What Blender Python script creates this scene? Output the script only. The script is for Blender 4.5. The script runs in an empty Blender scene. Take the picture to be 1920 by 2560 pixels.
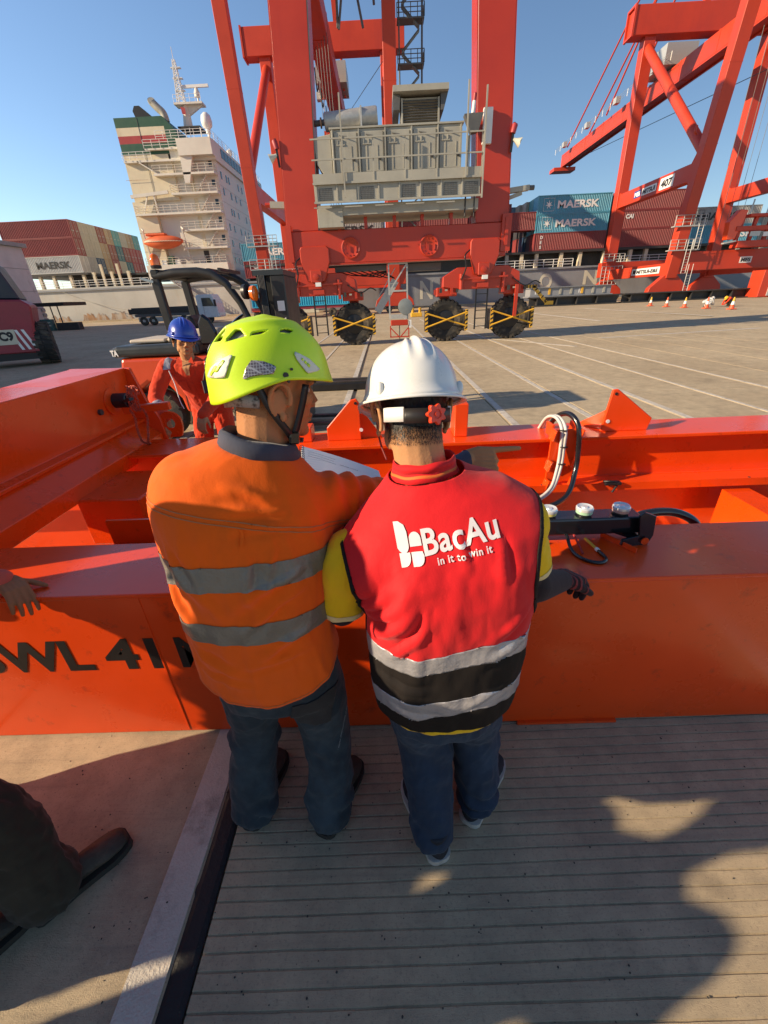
import bpy, bmesh, math, random
import numpy as np
from mathutils import Vector, Matrix, noise, bvhtree
random.seed(7); rng = np.random.default_rng(7)
R = math.radians
SC = bpy.context.scene
COL = SC.collection
# ---------------------------------------------------------------- camera (ultra-wide phone lens held at 1.78 m)
FPX, CAMH = 1030.0, 1.78
TH, YAW, ROLL = R(27.45), R(-1.05), R(2.6)
c_f = np.array([math.sin(YAW)*math.cos(TH), math.cos(YAW)*math.cos(TH), -math.sin(TH)])
_r0 = np.array([math.cos(YAW), -math.sin(YAW), 0.0]); _u0 = np.cross(_r0, c_f)
c_u = math.cos(ROLL)*_u0 + math.sin(ROLL)*_r0
c_r = math.cos(ROLL)*_r0 - math.sin(ROLL)*_u0
cam_d = bpy.data.cameras.new('camera'); cam = bpy.data.objects.new('camera', cam_d); COL.objects.link(cam)
cam_d.sensor_fit = 'VERTICAL'; cam_d.sensor_height = 24.0; cam_d.lens = 24.0*FPX/2560.0
cam_d.clip_start = 0.05; cam_d.clip_end = 4000
cam.matrix_world = Matrix(((c_r[0], c_u[0], -c_f[0], 0), (c_r[1], c_u[1], -c_f[1], 0), (c_r[2], c_u[2], -c_f[2], CAMH), (0, 0, 0, 1)))
SC.camera = cam
def ray(x, y): return c_f + c_r*(x-960)/FPX + c_u*(1280-y)/FPX
def atY(x, y, Y): d = ray(x, y); return d*Y/d[1] + np.array([0, 0, CAMH])
def atX(x, y, X): d = ray(x, y); return d*X/d[0] + np.array([0, 0, CAMH])
def atZ(x, y, z=0.0): d = ray(x, y); return d*(z-CAMH)/d[2] + np.array([0, 0, CAMH])
# ---------------------------------------------------------------- world, sun, exposure
SUN_EL, SUN_AZ = R(23.0), R(15.5)      # elevation; light travels towards +X turned this far to +Y
w = bpy.data.worlds.new('World'); SC.world = w; w.use_nodes = True
nt = w.node_tree; nt.nodes.clear()
sky = nt.nodes.new('ShaderNodeTexSky'); sky.sky_type = 'NISHITA'; sky.sun_disc = False
sky.sun_elevation = SUN_EL; sky.sun_rotation = math.pi/2 + SUN_AZ + math.pi
sky.air_density = 1.0; sky.dust_density = 0.15; sky.ozone_density = 3.2; sky.altitude = 5
bg = nt.nodes.new('ShaderNodeBackground'); bg.inputs['Strength'].default_value = 0.10
wo = nt.nodes.new('ShaderNodeOutputWorld')
nt.links.new(sky.outputs[0], bg.inputs[0]); nt.links.new(bg.outputs[0], wo.inputs[0])
sl = bpy.data.lights.new('sun', 'SUN'); sl.energy = 5.0; sl.angle = R(0.53); sl.color = (1.0, 0.80, 0.55)
so = bpy.data.objects.new('sun', sl); COL.objects.link(so)
sd = Vector((math.cos(SUN_EL)*math.cos(SUN_AZ), math.cos(SUN_EL)*math.sin(SUN_AZ), -math.sin(SUN_EL)))
so.rotation_euler = sd.to_track_quat('-Z', 'Y').to_euler(); so.location = (-20, -5, 30)
SC.view_settings.view_transform = 'Standard'; SC.view_settings.look = 'None'
SC.view_settings.exposure = 0.62; SC.view_settings.gamma = 1.0; SC.view_settings.use_curve_mapping = False
# ---------------------------------------------------------------- materials
MATS = {}
def mat(name, col, rough=0.5, metal=0.0, var=0.10, vs=3.0, bump=0.0, bs=40.0, dirt=None, da=0.5, ds=2.0, coat=0.0, sheen=0.0, streak=False, spec=0.5, trans=0.0, emit=0.0, aniso=None, dthr=0.55):
    """procedural paint / cloth / stone: base colour with value noise, optional dirt or rust patches, optional bump"""
    if name in MATS: return MATS[name]
    m = bpy.data.materials.new(name); m.use_nodes = True; n = m.node_tree; N = n.nodes; L = n.links
    b = N['Principled BSDF']; c4 = tuple(col)+(1,)
    b.inputs['Roughness'].default_value = rough; b.inputs['Metallic'].default_value = metal
    b.inputs['Specular IOR Level'].default_value = spec
    if coat: b.inputs['Coat Weight'].default_value = coat; b.inputs['Coat Roughness'].default_value = 0.12
    if sheen: b.inputs['Sheen Weight'].default_value = sheen; b.inputs['Sheen Roughness'].default_value = 0.5
    if trans: b.inputs['Transmission Weight'].default_value = trans
    if emit: b.inputs['Emission Color'].default_value = c4; b.inputs['Emission Strength'].default_value = emit
    tc = N.new('ShaderNodeTexCoord'); mp = N.new('ShaderNodeMapping'); L.new(tc.outputs['Object'], mp.inputs[0])
    nz = N.new('ShaderNodeTexNoise'); nz.inputs['Scale'].default_value = vs; nz.inputs['Detail'].default_value = 6; nz.inputs['Roughness'].default_value = 0.62
    L.new(mp.outputs[0], nz.inputs['Vector'])
    mr = N.new('ShaderNodeMapRange'); mr.inputs[1].default_value = 0.3; mr.inputs[2].default_value = 0.7
    mr.inputs[3].default_value = 1-var; mr.inputs[4].default_value = 1+var; L.new(nz.outputs[0], mr.inputs[0])
    vm = N.new('ShaderNodeVectorMath'); vm.operation = 'SCALE'; vm.inputs[0].default_value = col; L.new(mr.outputs[0], vm.inputs['Scale'])
    out = vm.outputs[0]
    if dirt is not None:
        mp2 = N.new('ShaderNodeMapping'); L.new(tc.outputs['Object'], mp2.inputs[0])
        if streak: mp2.inputs['Scale'].default_value = (1, 1, 0.13)
        if aniso: mp2.inputs['Scale'].default_value = aniso
        n2 = N.new('ShaderNodeTexNoise'); n2.inputs['Scale'].default_value = ds; n2.inputs['Detail'].default_value = 8; n2.inputs['Roughness'].default_value = 0.68
        L.new(mp2.outputs[0], n2.inputs['Vector'])
        r2 = N.new('ShaderNodeMapRange'); r2.inputs[1].default_value = dthr; r2.inputs[2].default_value = dthr+0.17; r2.inputs[3].default_value = 0; r2.inputs[4].default_value = da
        L.new(n2.outputs[0], r2.inputs[0])
        mx = N.new('ShaderNodeMix'); mx.data_type = 'RGBA'; L.new(r2.outputs[0], mx.inputs['Factor'])
        L.new(out, mx.inputs['A']); mx.inputs['B'].default_value = tuple(dirt)+(1,); out = mx.outputs['Result']
    L.new(out, b.inputs['Base Color'])
    rr = N.new('ShaderNodeMapRange'); rr.inputs[1].default_value = 0.3; rr.inputs[2].default_value = 0.7
    rr.inputs[3].default_value = max(0.02, rough-0.08); rr.inputs[4].default_value = min(1, rough+0.08); L.new(nz.outputs[0], rr.inputs[0]); L.new(rr.outputs[0], b.inputs['Roughness'])
    if bump:
        n3 = N.new('ShaderNodeTexNoise'); n3.inputs['Scale'].default_value = bs; n3.inputs['Detail'].default_value = 4
        L.new(mp.outputs[0], n3.inputs['Vector']); bp = N.new('ShaderNodeBump'); bp.inputs['Strength'].default_value = bump; bp.inputs['Distance'].default_value = 0.01
        L.new(n3.outputs[0], bp.inputs['Height']); L.new(bp.outputs[0], b.inputs['Normal'])
    MATS[name] = m; return m
RED = (0.46, 0.034, 0.011)
mat('crane_red', RED, 0.42, var=0.10, vs=0.5, dirt=(0.30, 0.020, 0.014), da=0.5, ds=0.6, streak=True, coat=0.15)
mat('crane_red_far', (0.52, 0.044, 0.014), 0.5, var=0.10, vs=0.3, dirt=(0.36, 0.03, 0.02), da=0.4, ds=0.4, streak=True)
mat('spreader_red', (0.82, 0.066, 0.003), 0.30, var=0.07, vs=2, dirt=(0.26, 0.024, 0.012), da=0.65, ds=13, coat=0.30, bump=0.10, bs=9, dthr=0.59)
mat('spreader_bright', (0.84, 0.065, 0.004), 0.34, var=0.04, vs=3, coat=0.25, bump=0.04, bs=20)
mat('black', (0.012, 0.012, 0.014), 0.45, var=0.2, vs=8)
mat('black_gloss', (0.010, 0.011, 0.014), 0.22, var=0.1, coat=0.5)
mat('rubber', (0.022, 0.021, 0.020), 0.82, var=0.3, vs=6, dirt=(0.17, 0.135, 0.09), da=0.75, ds=2.2, bump=0.3, bs=60, dthr=0.48)
mat('grey_paint', (0.37, 0.355, 0.30), 0.5, var=0.10, vs=1.5, dirt=(0.14, 0.12, 0.10), da=0.35, ds=1.5, streak=True)
mat('grey_dark', (0.10, 0.10, 0.10), 0.5, var=0.15)
mat('galv', (0.46, 0.46, 0.44), 0.45, metal=0.3, var=0.12, vs=10)
mat('white', (0.78, 0.78, 0.76), 0.45, var=0.05)
mat('ship_white', (0.70, 0.66, 0.58), 0.5, var=0.07, vs=0.4, dirt=(0.36, 0.20, 0.10), da=0.45, ds=0.5, streak=True, dthr=0.60)
mat('ship_cream', (0.66, 0.58, 0.42), 0.5, var=0.08, vs=0.4, dirt=(0.40, 0.18, 0.06), da=0.7, ds=0.45, streak=True, dthr=0.57)
mat('hull_white', (0.48, 0.465, 0.42), 0.55, var=0.12, vs=0.25, dirt=(0.42, 0.30, 0.20), da=0.35, ds=0.4, streak=True)
mat('hull_grey', (0.25, 0.26, 0.28), 0.55, var=0.12, vs=0.3, dirt=(0.16, 0.15, 0.15), da=0.5, ds=0.5, streak=True)
mat('rust', (0.36, 0.20, 0.10), 0.85, var=0.3, vs=0.8, dirt=(0.50, 0.45, 0.38), da=0.9, ds=1.1, streak=True, dthr=0.42)
mat('green', (0.02, 0.085, 0.05), 0.5, var=0.1, vs=1)
mat('band_red', (0.36, 0.035, 0.04), 0.5, var=0.1, vs=1)
mat('glass_dark', (0.018, 0.024, 0.032), 0.10, var=0.1, spec=0.6)
mat('yellow', (0.72, 0.40, 0.03), 0.5, var=0.1, dirt=(0.3, 0.16, 0.03), da=0.4, ds=6)
mat('orange_boat', (0.70, 0.13, 0.04), 0.5, var=0.1, vs=1, dirt=(0.45, 0.12, 0.06), da=0.4, ds=1)
mat('steel', (0.42, 0.40, 0.38), 0.32, metal=0.9, var=0.15, vs=20)
mat('steel_dark', (0.055, 0.052, 0.05), 0.55, metal=0.4, var=0.25, vs=4, dirt=(0.14, 0.09, 0.06), da=0.4, ds=3)
# ---------------------------------------------------------------- mesh helpers
class MB:
    def __init__(s): s.v = []; s.f = []
    def add(s, vs, fs):
        o = len(s.v); s.v += [tuple(float(c) for c in p) for p in vs]; s.f += [tuple(i+o for i in f) for f in fs]; return s
    def box(s, x0, x1, y0, y1, z0, z1):
        return s.add([(x0,y0,z0),(x1,y0,z0),(x1,y1,z0),(x0,y1,z0),(x0,y0,z1),(x1,y0,z1),(x1,y1,z1),(x0,y1,z1)],
                     [(0,3,2,1),(4,5,6,7),(0,1,5,4),(1,2,6,5),(2,3,7,6),(3,0,4,7)])
    def bar(s, a, b, w, h=None, up=(0,0,1), w2=None, h2=None):
        """box beam from a to b; w across, h along `up`"""
        h = w if h is None else h; w2 = w if w2 is None else w2; h2 = h if h2 is None else h2
        a = np.array(a, float); b = np.array(b, float); d = b-a; d /= np.linalg.norm(d)
        up = np.array(up, float)
        if abs(d@up) > 0.99: up = np.array((0, 1.0, 0)) if abs(d[1]) < 0.9 else np.array((1.0, 0, 0))
        x = np.cross(d, up); x /= np.linalg.norm(x); u = np.cross(x, d)
        vs = [p + x*sx*ww/2 + u*su*hh/2 for p, ww, hh in ((a, w, h), (b, w2, h2)) for sx, su in ((-1,-1),(1,-1),(1,1),(-1,1))]
        return s.add(vs, [(0,1,2,3),(7,6,5,4),(0,4,5,1),(1,5,6,2),(2,6,7,3),(3,7,4,0)])
    def tube(s, pts, r, n=8, cap=True):
        pts = [np.array(p, float) for p in pts]; k = len(pts)
        rr = list(r) if hasattr(r, '__len__') else [r]*k
        t = [pts[min(i+1, k-1)]-pts[max(i-1, 0)] for i in range(k)]; t = [v/(np.linalg.norm(v)+1e-12) for v in t]
        up = np.array((0, 0, 1.0)) if abs(t[0][2]) < 0.9 else np.array((1.0, 0, 0))
        u = np.cross(t[0], up); u /= np.linalg.norm(u); o = len(s.v); vs = []
        for i in range(k):
            u = u - t[i]*(u@t[i]); u /= np.linalg.norm(u)+1e-12; wv = np.cross(t[i], u)
            vs += [pts[i] + rr[i]*(math.cos(2*math.pi*j/n)*u + math.sin(2*math.pi*j/n)*wv) for j in range(n)]
        fs = [(i*n+j, i*n+(j+1) % n, (i+1)*n+(j+1) % n, (i+1)*n+j) for i in range(k-1) for j in range(n)]
        if cap: fs += [tuple(range(n-1, -1, -1)), tuple((k-1)*n+j for j in range(n))]
        return s.add(vs, fs)
    def lathe(s, prof, c=(0,0,0), axis=(0,0,1), n=24):
        """profile of (radius, height) about an axis through c"""
        ax = np.array(axis, float); ax /= np.linalg.norm(ax); c = np.array(c, float)
        up = np.array((0, 0, 1.0)) if abs(ax[2]) < 0.9 else np.array((1.0, 0, 0))
        u = np.cross(ax, up); u /= np.linalg.norm(u); wv = np.cross(ax, u); k = len(prof)
        vs = [c + ax*h + r*(math.cos(2*math.pi*j/n)*u+math.sin(2*math.pi*j/n)*wv) for r, h in prof for j in range(n)]
        fs = [(i*n+j, i*n+(j+1) % n, (i+1)*n+(j+1) % n, (i+1)*n+j) for i in range(k-1) for j in range(n)]
        fs += [tuple(range(n-1, -1, -1)), tuple((k-1)*n+j for j in range(n))]
        return s.add(vs, fs)
    def prism(s, poly, o, a, b, t):
        """polygon in the plane spanned by a, b at o, thickened by vector t"""
        o, a, b, t = (np.array(q, float) for q in (o, a, b, t)); n = len(poly)
        vs = [o+a*x+b*y for x, y in poly]; vs += [p+t for p in vs]
        return s.add(vs, [tuple(range(n)), tuple(range(2*n-1, n-1, -1))]+[(i, i+n, (i+1) % n+n, (i+1) % n) for i in range(n)])
    def ell(s, c, r, n=16, m=10, rot=None):
        c = np.array(c, float); r = np.array(r, float); vs = []; M = np.eye(3) if rot is None else np.array(rot)
        for i in range(m+1):
            p = math.pi*i/m
            for j in range(n):
                q = 2*math.pi*j/n; vs.append(c + M@(r*np.array((math.sin(p)*math.cos(q), math.sin(p)*math.sin(q), math.cos(p)))))
        return s.add(vs, [(i*n+j, (i+1)*n+j, (i+1)*n+(j+1) % n, i*n+(j+1) % n) for i in range(m) for j in range(n)])
    def mesh(s, name='m', smooth=False, fix=True):
        me = bpy.data.meshes.new(name); me.from_pydata(s.v, [], s.f); me.update()
        if fix:
            bm = bmesh.new(); bm.from_mesh(me); bmesh.ops.remove_doubles(bm, verts=bm.verts, dist=1e-6); bmesh.ops.recalc_face_normals(bm, faces=bm.faces); bm.to_mesh(me); bm.free()
        if smooth: me.shade_smooth()
        return me
    def build(s, name, m, parent=None, smooth=False, bev=0.0, seg=1, auto=None):
        me = s.mesh(name, smooth); return link(name, me, m, parent, bev, seg, auto)
def link(name, me, m, parent=None, bev=0.0, seg=1, auto=None):
    o = bpy.data.objects.new(name, me); COL.objects.link(o)
    if m is not None and len(me.materials) == 0: me.materials.append(MATS[m] if isinstance(m, str) else m)
    if parent is not None: o.parent = parent
    if bev:
        bm = o.modifiers.new('bevel', 'BEVEL'); bm.width = bev; bm.segments = seg; bm.limit_method = 'ANGLE'; bm.angle_limit = R(40)
    if auto is not None: me.shade_smooth(); me.set_sharp_from_angle(angle=R(auto))
    return o
def thing(name, label, cat, group=None, loc=(0,0,0), rz=0.0):
    o = bpy.data.objects.new(name, None); COL.objects.link(o); o.empty_display_size = 0.1
    o.location = loc; o.rotation_euler = (0, 0, rz)
    return tag(o, label, cat, group)
def tag(o, label, cat, group=None):
    o['label'] = label; o['category'] = cat
    if group: o['group'] = group
    return o
def struct(o): o['kind'] = 'structure'; return o
def part(name, m, parent, bev=0.0, auto=None, smooth=False, **k):
    """one-shot part: part('leg','steel',root, box=[...], bar=[...], tube=[...])"""
    b = MB()
    for kind, items in k.items():
        for it in items: getattr(b, kind)(*it[0], **it[1]) if isinstance(it[-1], dict) and len(it) == 2 and isinstance(it[0], (list, tuple)) else getattr(b, kind)(*it)
    return b.build(name, m, parent, smooth=smooth, bev=bev, auto=auto)
_TX = {}
def text_mesh(s, bold=0.0, shear=0.0, sp=1.0):
    """lettering as flat triangles, height of capitals = 1, starting at x = 0"""
    key = (s, bold, shear, sp)
    if key in _TX: return _TX[key]
    cu = bpy.data.curves.new('lettering', 'FONT'); cu.body = s; cu.size = 1.0; cu.offset = bold; cu.shear = shear; cu.resolution_u = 4; cu.space_character = sp
    o = bpy.data.objects.new('lettering', cu); COL.objects.link(o); dg = bpy.context.evaluated_depsgraph_get(); dg.update()
    me = o.evaluated_get(dg).to_mesh(); bm = bmesh.new(); bm.from_mesh(me); bmesh.ops.triangulate(bm, faces=bm.faces)
    v = np.array([q.co[:] for q in bm.verts]).reshape(-1, 3); f = [tuple(x.index for x in q.verts) for q in bm.faces]; bm.free()
    o.evaluated_get(dg).to_mesh_clear(); bpy.data.objects.remove(o); bpy.data.curves.remove(cu)
    caps = text_mesh('H', bold)[0][:, 1].max() if s != 'H' else 1.0
    v = v.copy()
    if s != 'H': v = v/caps
    if len(v): v[:, 0] -= v[:, 0].min()
    _TX[key] = (v, f); return v, f
def letters(name, s, o, a, b, h, m, parent, bold=0.02, width=None, lift=0.004, kind=None):
    """lettering on a plane: origin o, unit reading direction a, unit up b, capital height h"""
    v, f = text_mesh(s, bold); o, a, b = (np.array(q, float) for q in (o, a, b)); nrm = np.cross(a, b)
    sx = h if width is None else width/max(1e-6, v[:, 0].max())
    vs = [o + a*p[0]*sx + b*p[1]*h + nrm*lift for p in v]
    mb = MB(); mb.add(vs, f); me = mb.mesh(name, fix=False); return link(name, me, m, parent)
def dup(root, **kw):
    r = root.copy(); COL.objects.link(r)
    for ch in root.children:
        c = ch.copy(); COL.objects.link(c); c.parent = r
        for g in ch.children:
            d = g.copy(); COL.objects.link(d); d.parent = c
    for k, v in kw.items(): r[k] = v
    return r
def to_np(me):
    v = np.empty(len(me.vertices)*3); me.vertices.foreach_get('co', v); return v.reshape(-1, 3)
def fbm(p, sc, oc=3, seed=0.0):
    return noise.fractal(Vector((p[0]*sc[0]+seed, p[1]*sc[1]+seed*1.7, p[2]*sc[2]-seed)), 0.9, 2.0, oc)
def rail(mb, pts, h=1.05, r=0.025, n=5, step=1.5, rails=3):
    """guard rail along a polyline"""
    for i in range(len(pts)-1):
        a = np.array(pts[i], float); b = np.array(pts[i+1], float); L = np.linalg.norm(b-a); k = max(1, int(round(L/step)))
        for j in range(k+1): p = a+(b-a)*j/k; mb.tube([p, p+(0, 0, h)], r, n)
        for q in range(rails): z = h*(q+1)/rails; mb.tube([a+(0, 0, z), b+(0, 0, z)], r, n)
# ================================================================ GROUND
def ground_mat():
    m = bpy.data.materials.new('concrete'); m.use_nodes = True; N = m.node_tree.nodes; L = m.node_tree.links; b = N['Principled BSDF']
    g = N.new('ShaderNodeNewGeometry')
    def nz(scale, detail=8, rough=0.65, sc=(1, 1, 1)):
        mp = N.new('ShaderNodeMapping'); mp.inputs['Scale'].default_value = sc; L.new(g.outputs['Position'], mp.inputs[0])
        q = N.new('ShaderNodeTexNoise'); q.inputs['Scale'].default_value = scale; q.inputs['Detail'].default_value = detail; q.inputs['Roughness'].default_value = rough
        L.new(mp.outputs[0], q.inputs['Vector']); return q.outputs[0]
    def ramp(src, a, bb, lo, hi):
        r = N.new('ShaderNodeMapRange'); r.inputs[1].default_value = a; r.inputs[2].default_value = bb; r.inputs[3].default_value = lo; r.inputs[4].default_value = hi; L.new(src, r.inputs[0]); return r.outputs[0]
    def mixc(fac, A, B):
        x = N.new('ShaderNodeMix'); x.data_type = 'RGBA'; L.new(fac, x.inputs['Factor'])
        for i, v in (('A', A), ('B', B)):
            if isinstance(v, tuple): x.inputs[i].default_value = v+(1,)
            else: L.new(v, x.inputs[i])
        return x.outputs['Result']
    c = mixc(ramp(nz(0.35), 0.35, 0.65, 0, 1), (0.47, 0.37, 0.24), (0.60, 0.485, 0.32))
    c = mixc(ramp(nz(5.0, 10, 0.72), 0.35, 0.7, 0, 0.55), c, (0.22, 0.18, 0.13))
    c = mixc(ramp(nz(2.2, 6, 0.6), 0.62, 0.74, 0, 0.38), c, (0.12, 0.10, 0.078))          # oil and damp stains
    c = mixc(ramp(nz(1.1, 9, 0.66), 0.54, 0.72, 0, 0.36), c, (0.17, 0.14, 0.105))          # broad oil and rubber blotches
    c = mixc(ramp(nz(14, 8, 0.75), 0.54, 0.72, 0, 0.30), c, (0.18, 0.15, 0.11))
    c = mixc(ramp(nz(9, 6, 0.7), 0.66, 0.76, 0, 0.5), c, (0.55, 0.47, 0.36))               # pale scuffs
    c = mixc(ramp(nz(120, 3, 0.7), 0.56, 0.66, 0, 0.35), c, (0.11, 0.10, 0.09))             # pits
    c = mixc(ramp(nz(3.0, 8, 0.7, (0.25, 6, 1)), 0.55, 0.72, 0, 0.35), c, (0.16, 0.145, 0.125))   # tyre scuffs across
    L.new(c, b.inputs['Base Color']); b.inputs['Roughness'].default_value = 0.92; b.inputs['Specular IOR Level'].default_value = 0.12
    ad = N.new('ShaderNodeMath'); ad.operation = 'ADD'; L.new(nz(60, 6, 0.7, (0.15, 1, 1)), ad.inputs[0]); L.new(nz(260, 3, 0.7), ad.inputs[1])
    bp = N.new('ShaderNodeBump'); bp.inputs['Strength'].default_value = 0.55; bp.inputs['Distance'].default_value = 0.004
    L.new(ad.outputs[0], bp.inputs['Height']); L.new(bp.outputs[0], b.inputs['Normal'])
    MATS['concrete'] = m
ground_mat()
mat('line_white', (0.55, 0.50, 0.42), 0.8, var=0.12, vs=4, dirt=(0.26, 0.23, 0.19), da=0.75, ds=7, bump=0.4, bs=120, dthr=0.50)
mat('joint_black', (0.010, 0.010, 0.010), 0.6, var=0.3, vs=12, bump=0.3, bs=60)
mat('asphalt', (0.075, 0.075, 0.075), 0.9, var=0.2, vs=0.4, bump=0.4, bs=80, dirt=(0.14, 0.13, 0.12), da=0.5, ds=0.5, aniso=(0.3, 2, 1))
GR = MB(); GR.add([(-900,-60,-0.03),(900,-60,-0.03),(900,83,-0.03),(-900,83,-0.03)], [(0,1,2,3)])
ground = struct(GR.build('ground', 'concrete', None))
JX = [-16.2,-13.7,-11.2,-8.1,-5.6,-4.3,-3.05,-1.95,-0.645,1.85,3.25,4.45,5.8,7.1,8.4,9.7,11.0,12.3,14.8,17.3]
JY = [-2.2, 8, 17, 25, 33, 44]
for i in range(len(JX)-1):
    for j in range(len(JY)-1):
        if JX[i] == -0.645 and j == 0: continue
        x0, x1 = JX[i]+0.012, JX[i+1]-0.012
        if i+1 < len(JX) and JX[i+1] == -0.645: x1 = -0.715
        MB().box(x0, x1, JY[j]+0.008, JY[j+1]-0.008, -0.06, 0.0).build('slab', 'concrete', ground)
# near slab: transverse grooves cut every 4 cm, real relief
gs = MB(); x0, x1 = -0.633, 1.838; prof = []; y = -2.19
NX = 50; y = -1.0; prof = [(-2.19, 0.0)]
while y < 2.2:
    prof += [(y, 0.0), (y+0.0022, -0.0045), (y+0.0050, -0.0045), (y+0.0072, 0.0)]; y += 0.0405
prof += [(7.99, 0.0)]
vs = []; xs = np.linspace(x0, x1, NX+1)
for k, (yy, zz) in enumerate(prof):
    for x in xs:
        wob = 0.0 if k in (0, len(prof)-1) else 0.0035*noise.noise(Vector((x*1.7, round(yy/0.0405)*3.1, 0)))+0.0012*noise.noise(Vector((x*14, round(yy/0.0405)*2.3, 5)))
        chip = 0.0 if zz == 0 else -0.002*noise.noise(Vector((x*9, yy*40, 2)))
        vs.append((x, yy+wob+(x-x0)*0.012*(0 if k in (0, len(prof)-1) else 1), zz+chip))
gs.add(vs, [(k*(NX+1)+i, k*(NX+1)+i+1, (k+1)*(NX+1)+i+1, (k+1)*(NX+1)+i) for k in range(len(prof)-1) for i in range(NX)])
gs.build('grooved_slab', 'concrete', ground)
# black rubber joint with a ragged edge beside the painted line
jb = MB(); vs = []; ny = 260
for k in range(ny+1):
    yy = -2+10*k/ny; r = 0.006*noise.noise(Vector((yy*9, 1, 0)))+0.004*noise.noise(Vector((yy*40, 3, 0)))
    bulge = 0.016*math.exp(-((yy-0.66)/0.02)**2)
    vs += [(-0.718+r-bulge, yy, -0.002), (-0.70, yy, 0.003), (-0.657, yy, 0.002), (-0.640+0.3*r, yy, -0.004)]
jb.add(vs, [(4*k+i, 4*k+i+1, 4*k+5+i, 4*k+4+i) for k in range(ny) for i in range(3)])
jb.build('expansion_joint', 'joint_black', ground)
LINES = [(-0.782, 0.118, -2, 44), (1.935, 0.11, 0, 44), (3.17, 0.10, 0, 40), (4.53, 0.11, 0, 44), (5.85, 0.07, 0, 40), (-3.12, 0.10, 6, 44), (-2.02, 0.08, 12, 40), (7.17, 0.07, 0, 30)]
for x, wd, a, bb in LINES:
    MB().box(x-wd/2, x+wd/2, a, bb, 0.0005, 0.0045).build('painted_line', 'line_white', ground)
for (p, q, wd) in [((1465,770),(1780,790),0.14),((1330,783),(1500,802),0.12),((1500,845),(1900,820),0.10),((1130,838),(1440,866),0.08)]:
    a = atZ(*p); b2 = atZ(*q); MB().bar((a[0], a[1], 0.003-0.03*(a[1] > 44)), (b2[0], b2[1], 0.003-0.03*(b2[1] > 44)), wd*2, 0.006).build('painted_line', 'line_white', ground)
# pebbles and grit near the camera
gp = MB()
for _ in range(420):
    x, y = rng.uniform(-1.5, 1.7), rng.uniform(0.1, 1.25); s_ = rng.uniform(0.0012, 0.0035)
    if rng.random() < 0.02: s_ *= 1.6
    gp.ell((x, y, s_*0.4), (s_, s_*rng.uniform(0.6, 1.3), s_*0.6), 6, 4)
mat('grit', (0.05, 0.045, 0.04), 0.9)
g_ = gp.build('grit', 'grit', None); g_['kind'] = 'stuff'; g_['label'] = 'dark grit scattered on the concrete'
# apron edge and harbour water
struct(MB().box(-900, 900, 81.0, 83.2, -0.03, 0.22).build('quay_edge', 'concrete', None))
wm = mat('water', (0.02, 0.05, 0.06), 0.08, bump=0.5, bs=1.2)
wat = MB(); wat.add([(-2500,83,-3),(2500,83,-3),(2500,3500,-3),(-2500,3500,-3)], [(0,1,2,3)]); struct(wat.build('water', 'water', None))

# ================================================================ SPREADER (red lifting frame on the ground)
sp = thing('lifting_spreader', 'long red steel container spreader frame lying on the concrete behind the two men', 'spreader')
XL, XR = -3.6, 5.2
fb = MB(); fb.box(XL, XR, 1.250, 1.615, 0.006, 0.806); fbo = fb.build('front_beam', 'spreader_red', sp, bev=0.006)
MB().box(XL, XR, 1.243, 1.622, 0.8062, 0.822).build('top_plate', 'spreader_red', fbo, bev=0.003)
for x in (-0.98, 2.3): MB().box(x-0.003, x+0.003, 1.2475, 1.2499, 0.02, 0.80).build('weld_seam', 'spreader_red', fbo)
MB().box(0.55, 1.0, 1.235, 1.2495, 0.002, 0.016).build('wear_plate', 'spreader_red', fbo)
for k in range(9):
    x = -2.9+0.9*k
    if k % 3 == 0: MB().lathe([(0.012, 0), (0.012, 0.006), (0.006, 0.010)], (x, 1.5+0.05*(k % 2), 0.822), n=10).build('bolt', 'steel_dark', fbo)
def text_at(s, px0, px1, y0, y1, Y, m, parent, name='lettering', bold=0.03):
    a = atY(px0, y1, Y); b_ = atY(px1, y1, Y); t = atY((px0+px1)/2, y0, Y); mid = (a+b_)/2
    wid = np.linalg.norm(b_-a); d = (b_-a)/wid; return letters(name, s, a, d, (0, 0, 1), abs(t[2]-mid[2]), m, parent, bold, wid)
mat('paint_black', (0.010, 0.009, 0.009), 0.5, var=0.15, vs=6)
zb, ht = 0.432, 0.163
for s_, xa, xb in (('SWL', -1.76, -1.272), ('41', -1.213, -0.984), ('MT', -0.902, -0.63)):
    letters('lettering', s_, (xa, 1.2499, zb), (1, 0, 0), (0, 0, 1), ht, 'paint_black', fbo, 0.030, xb-xa, lift=0.002)
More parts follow.
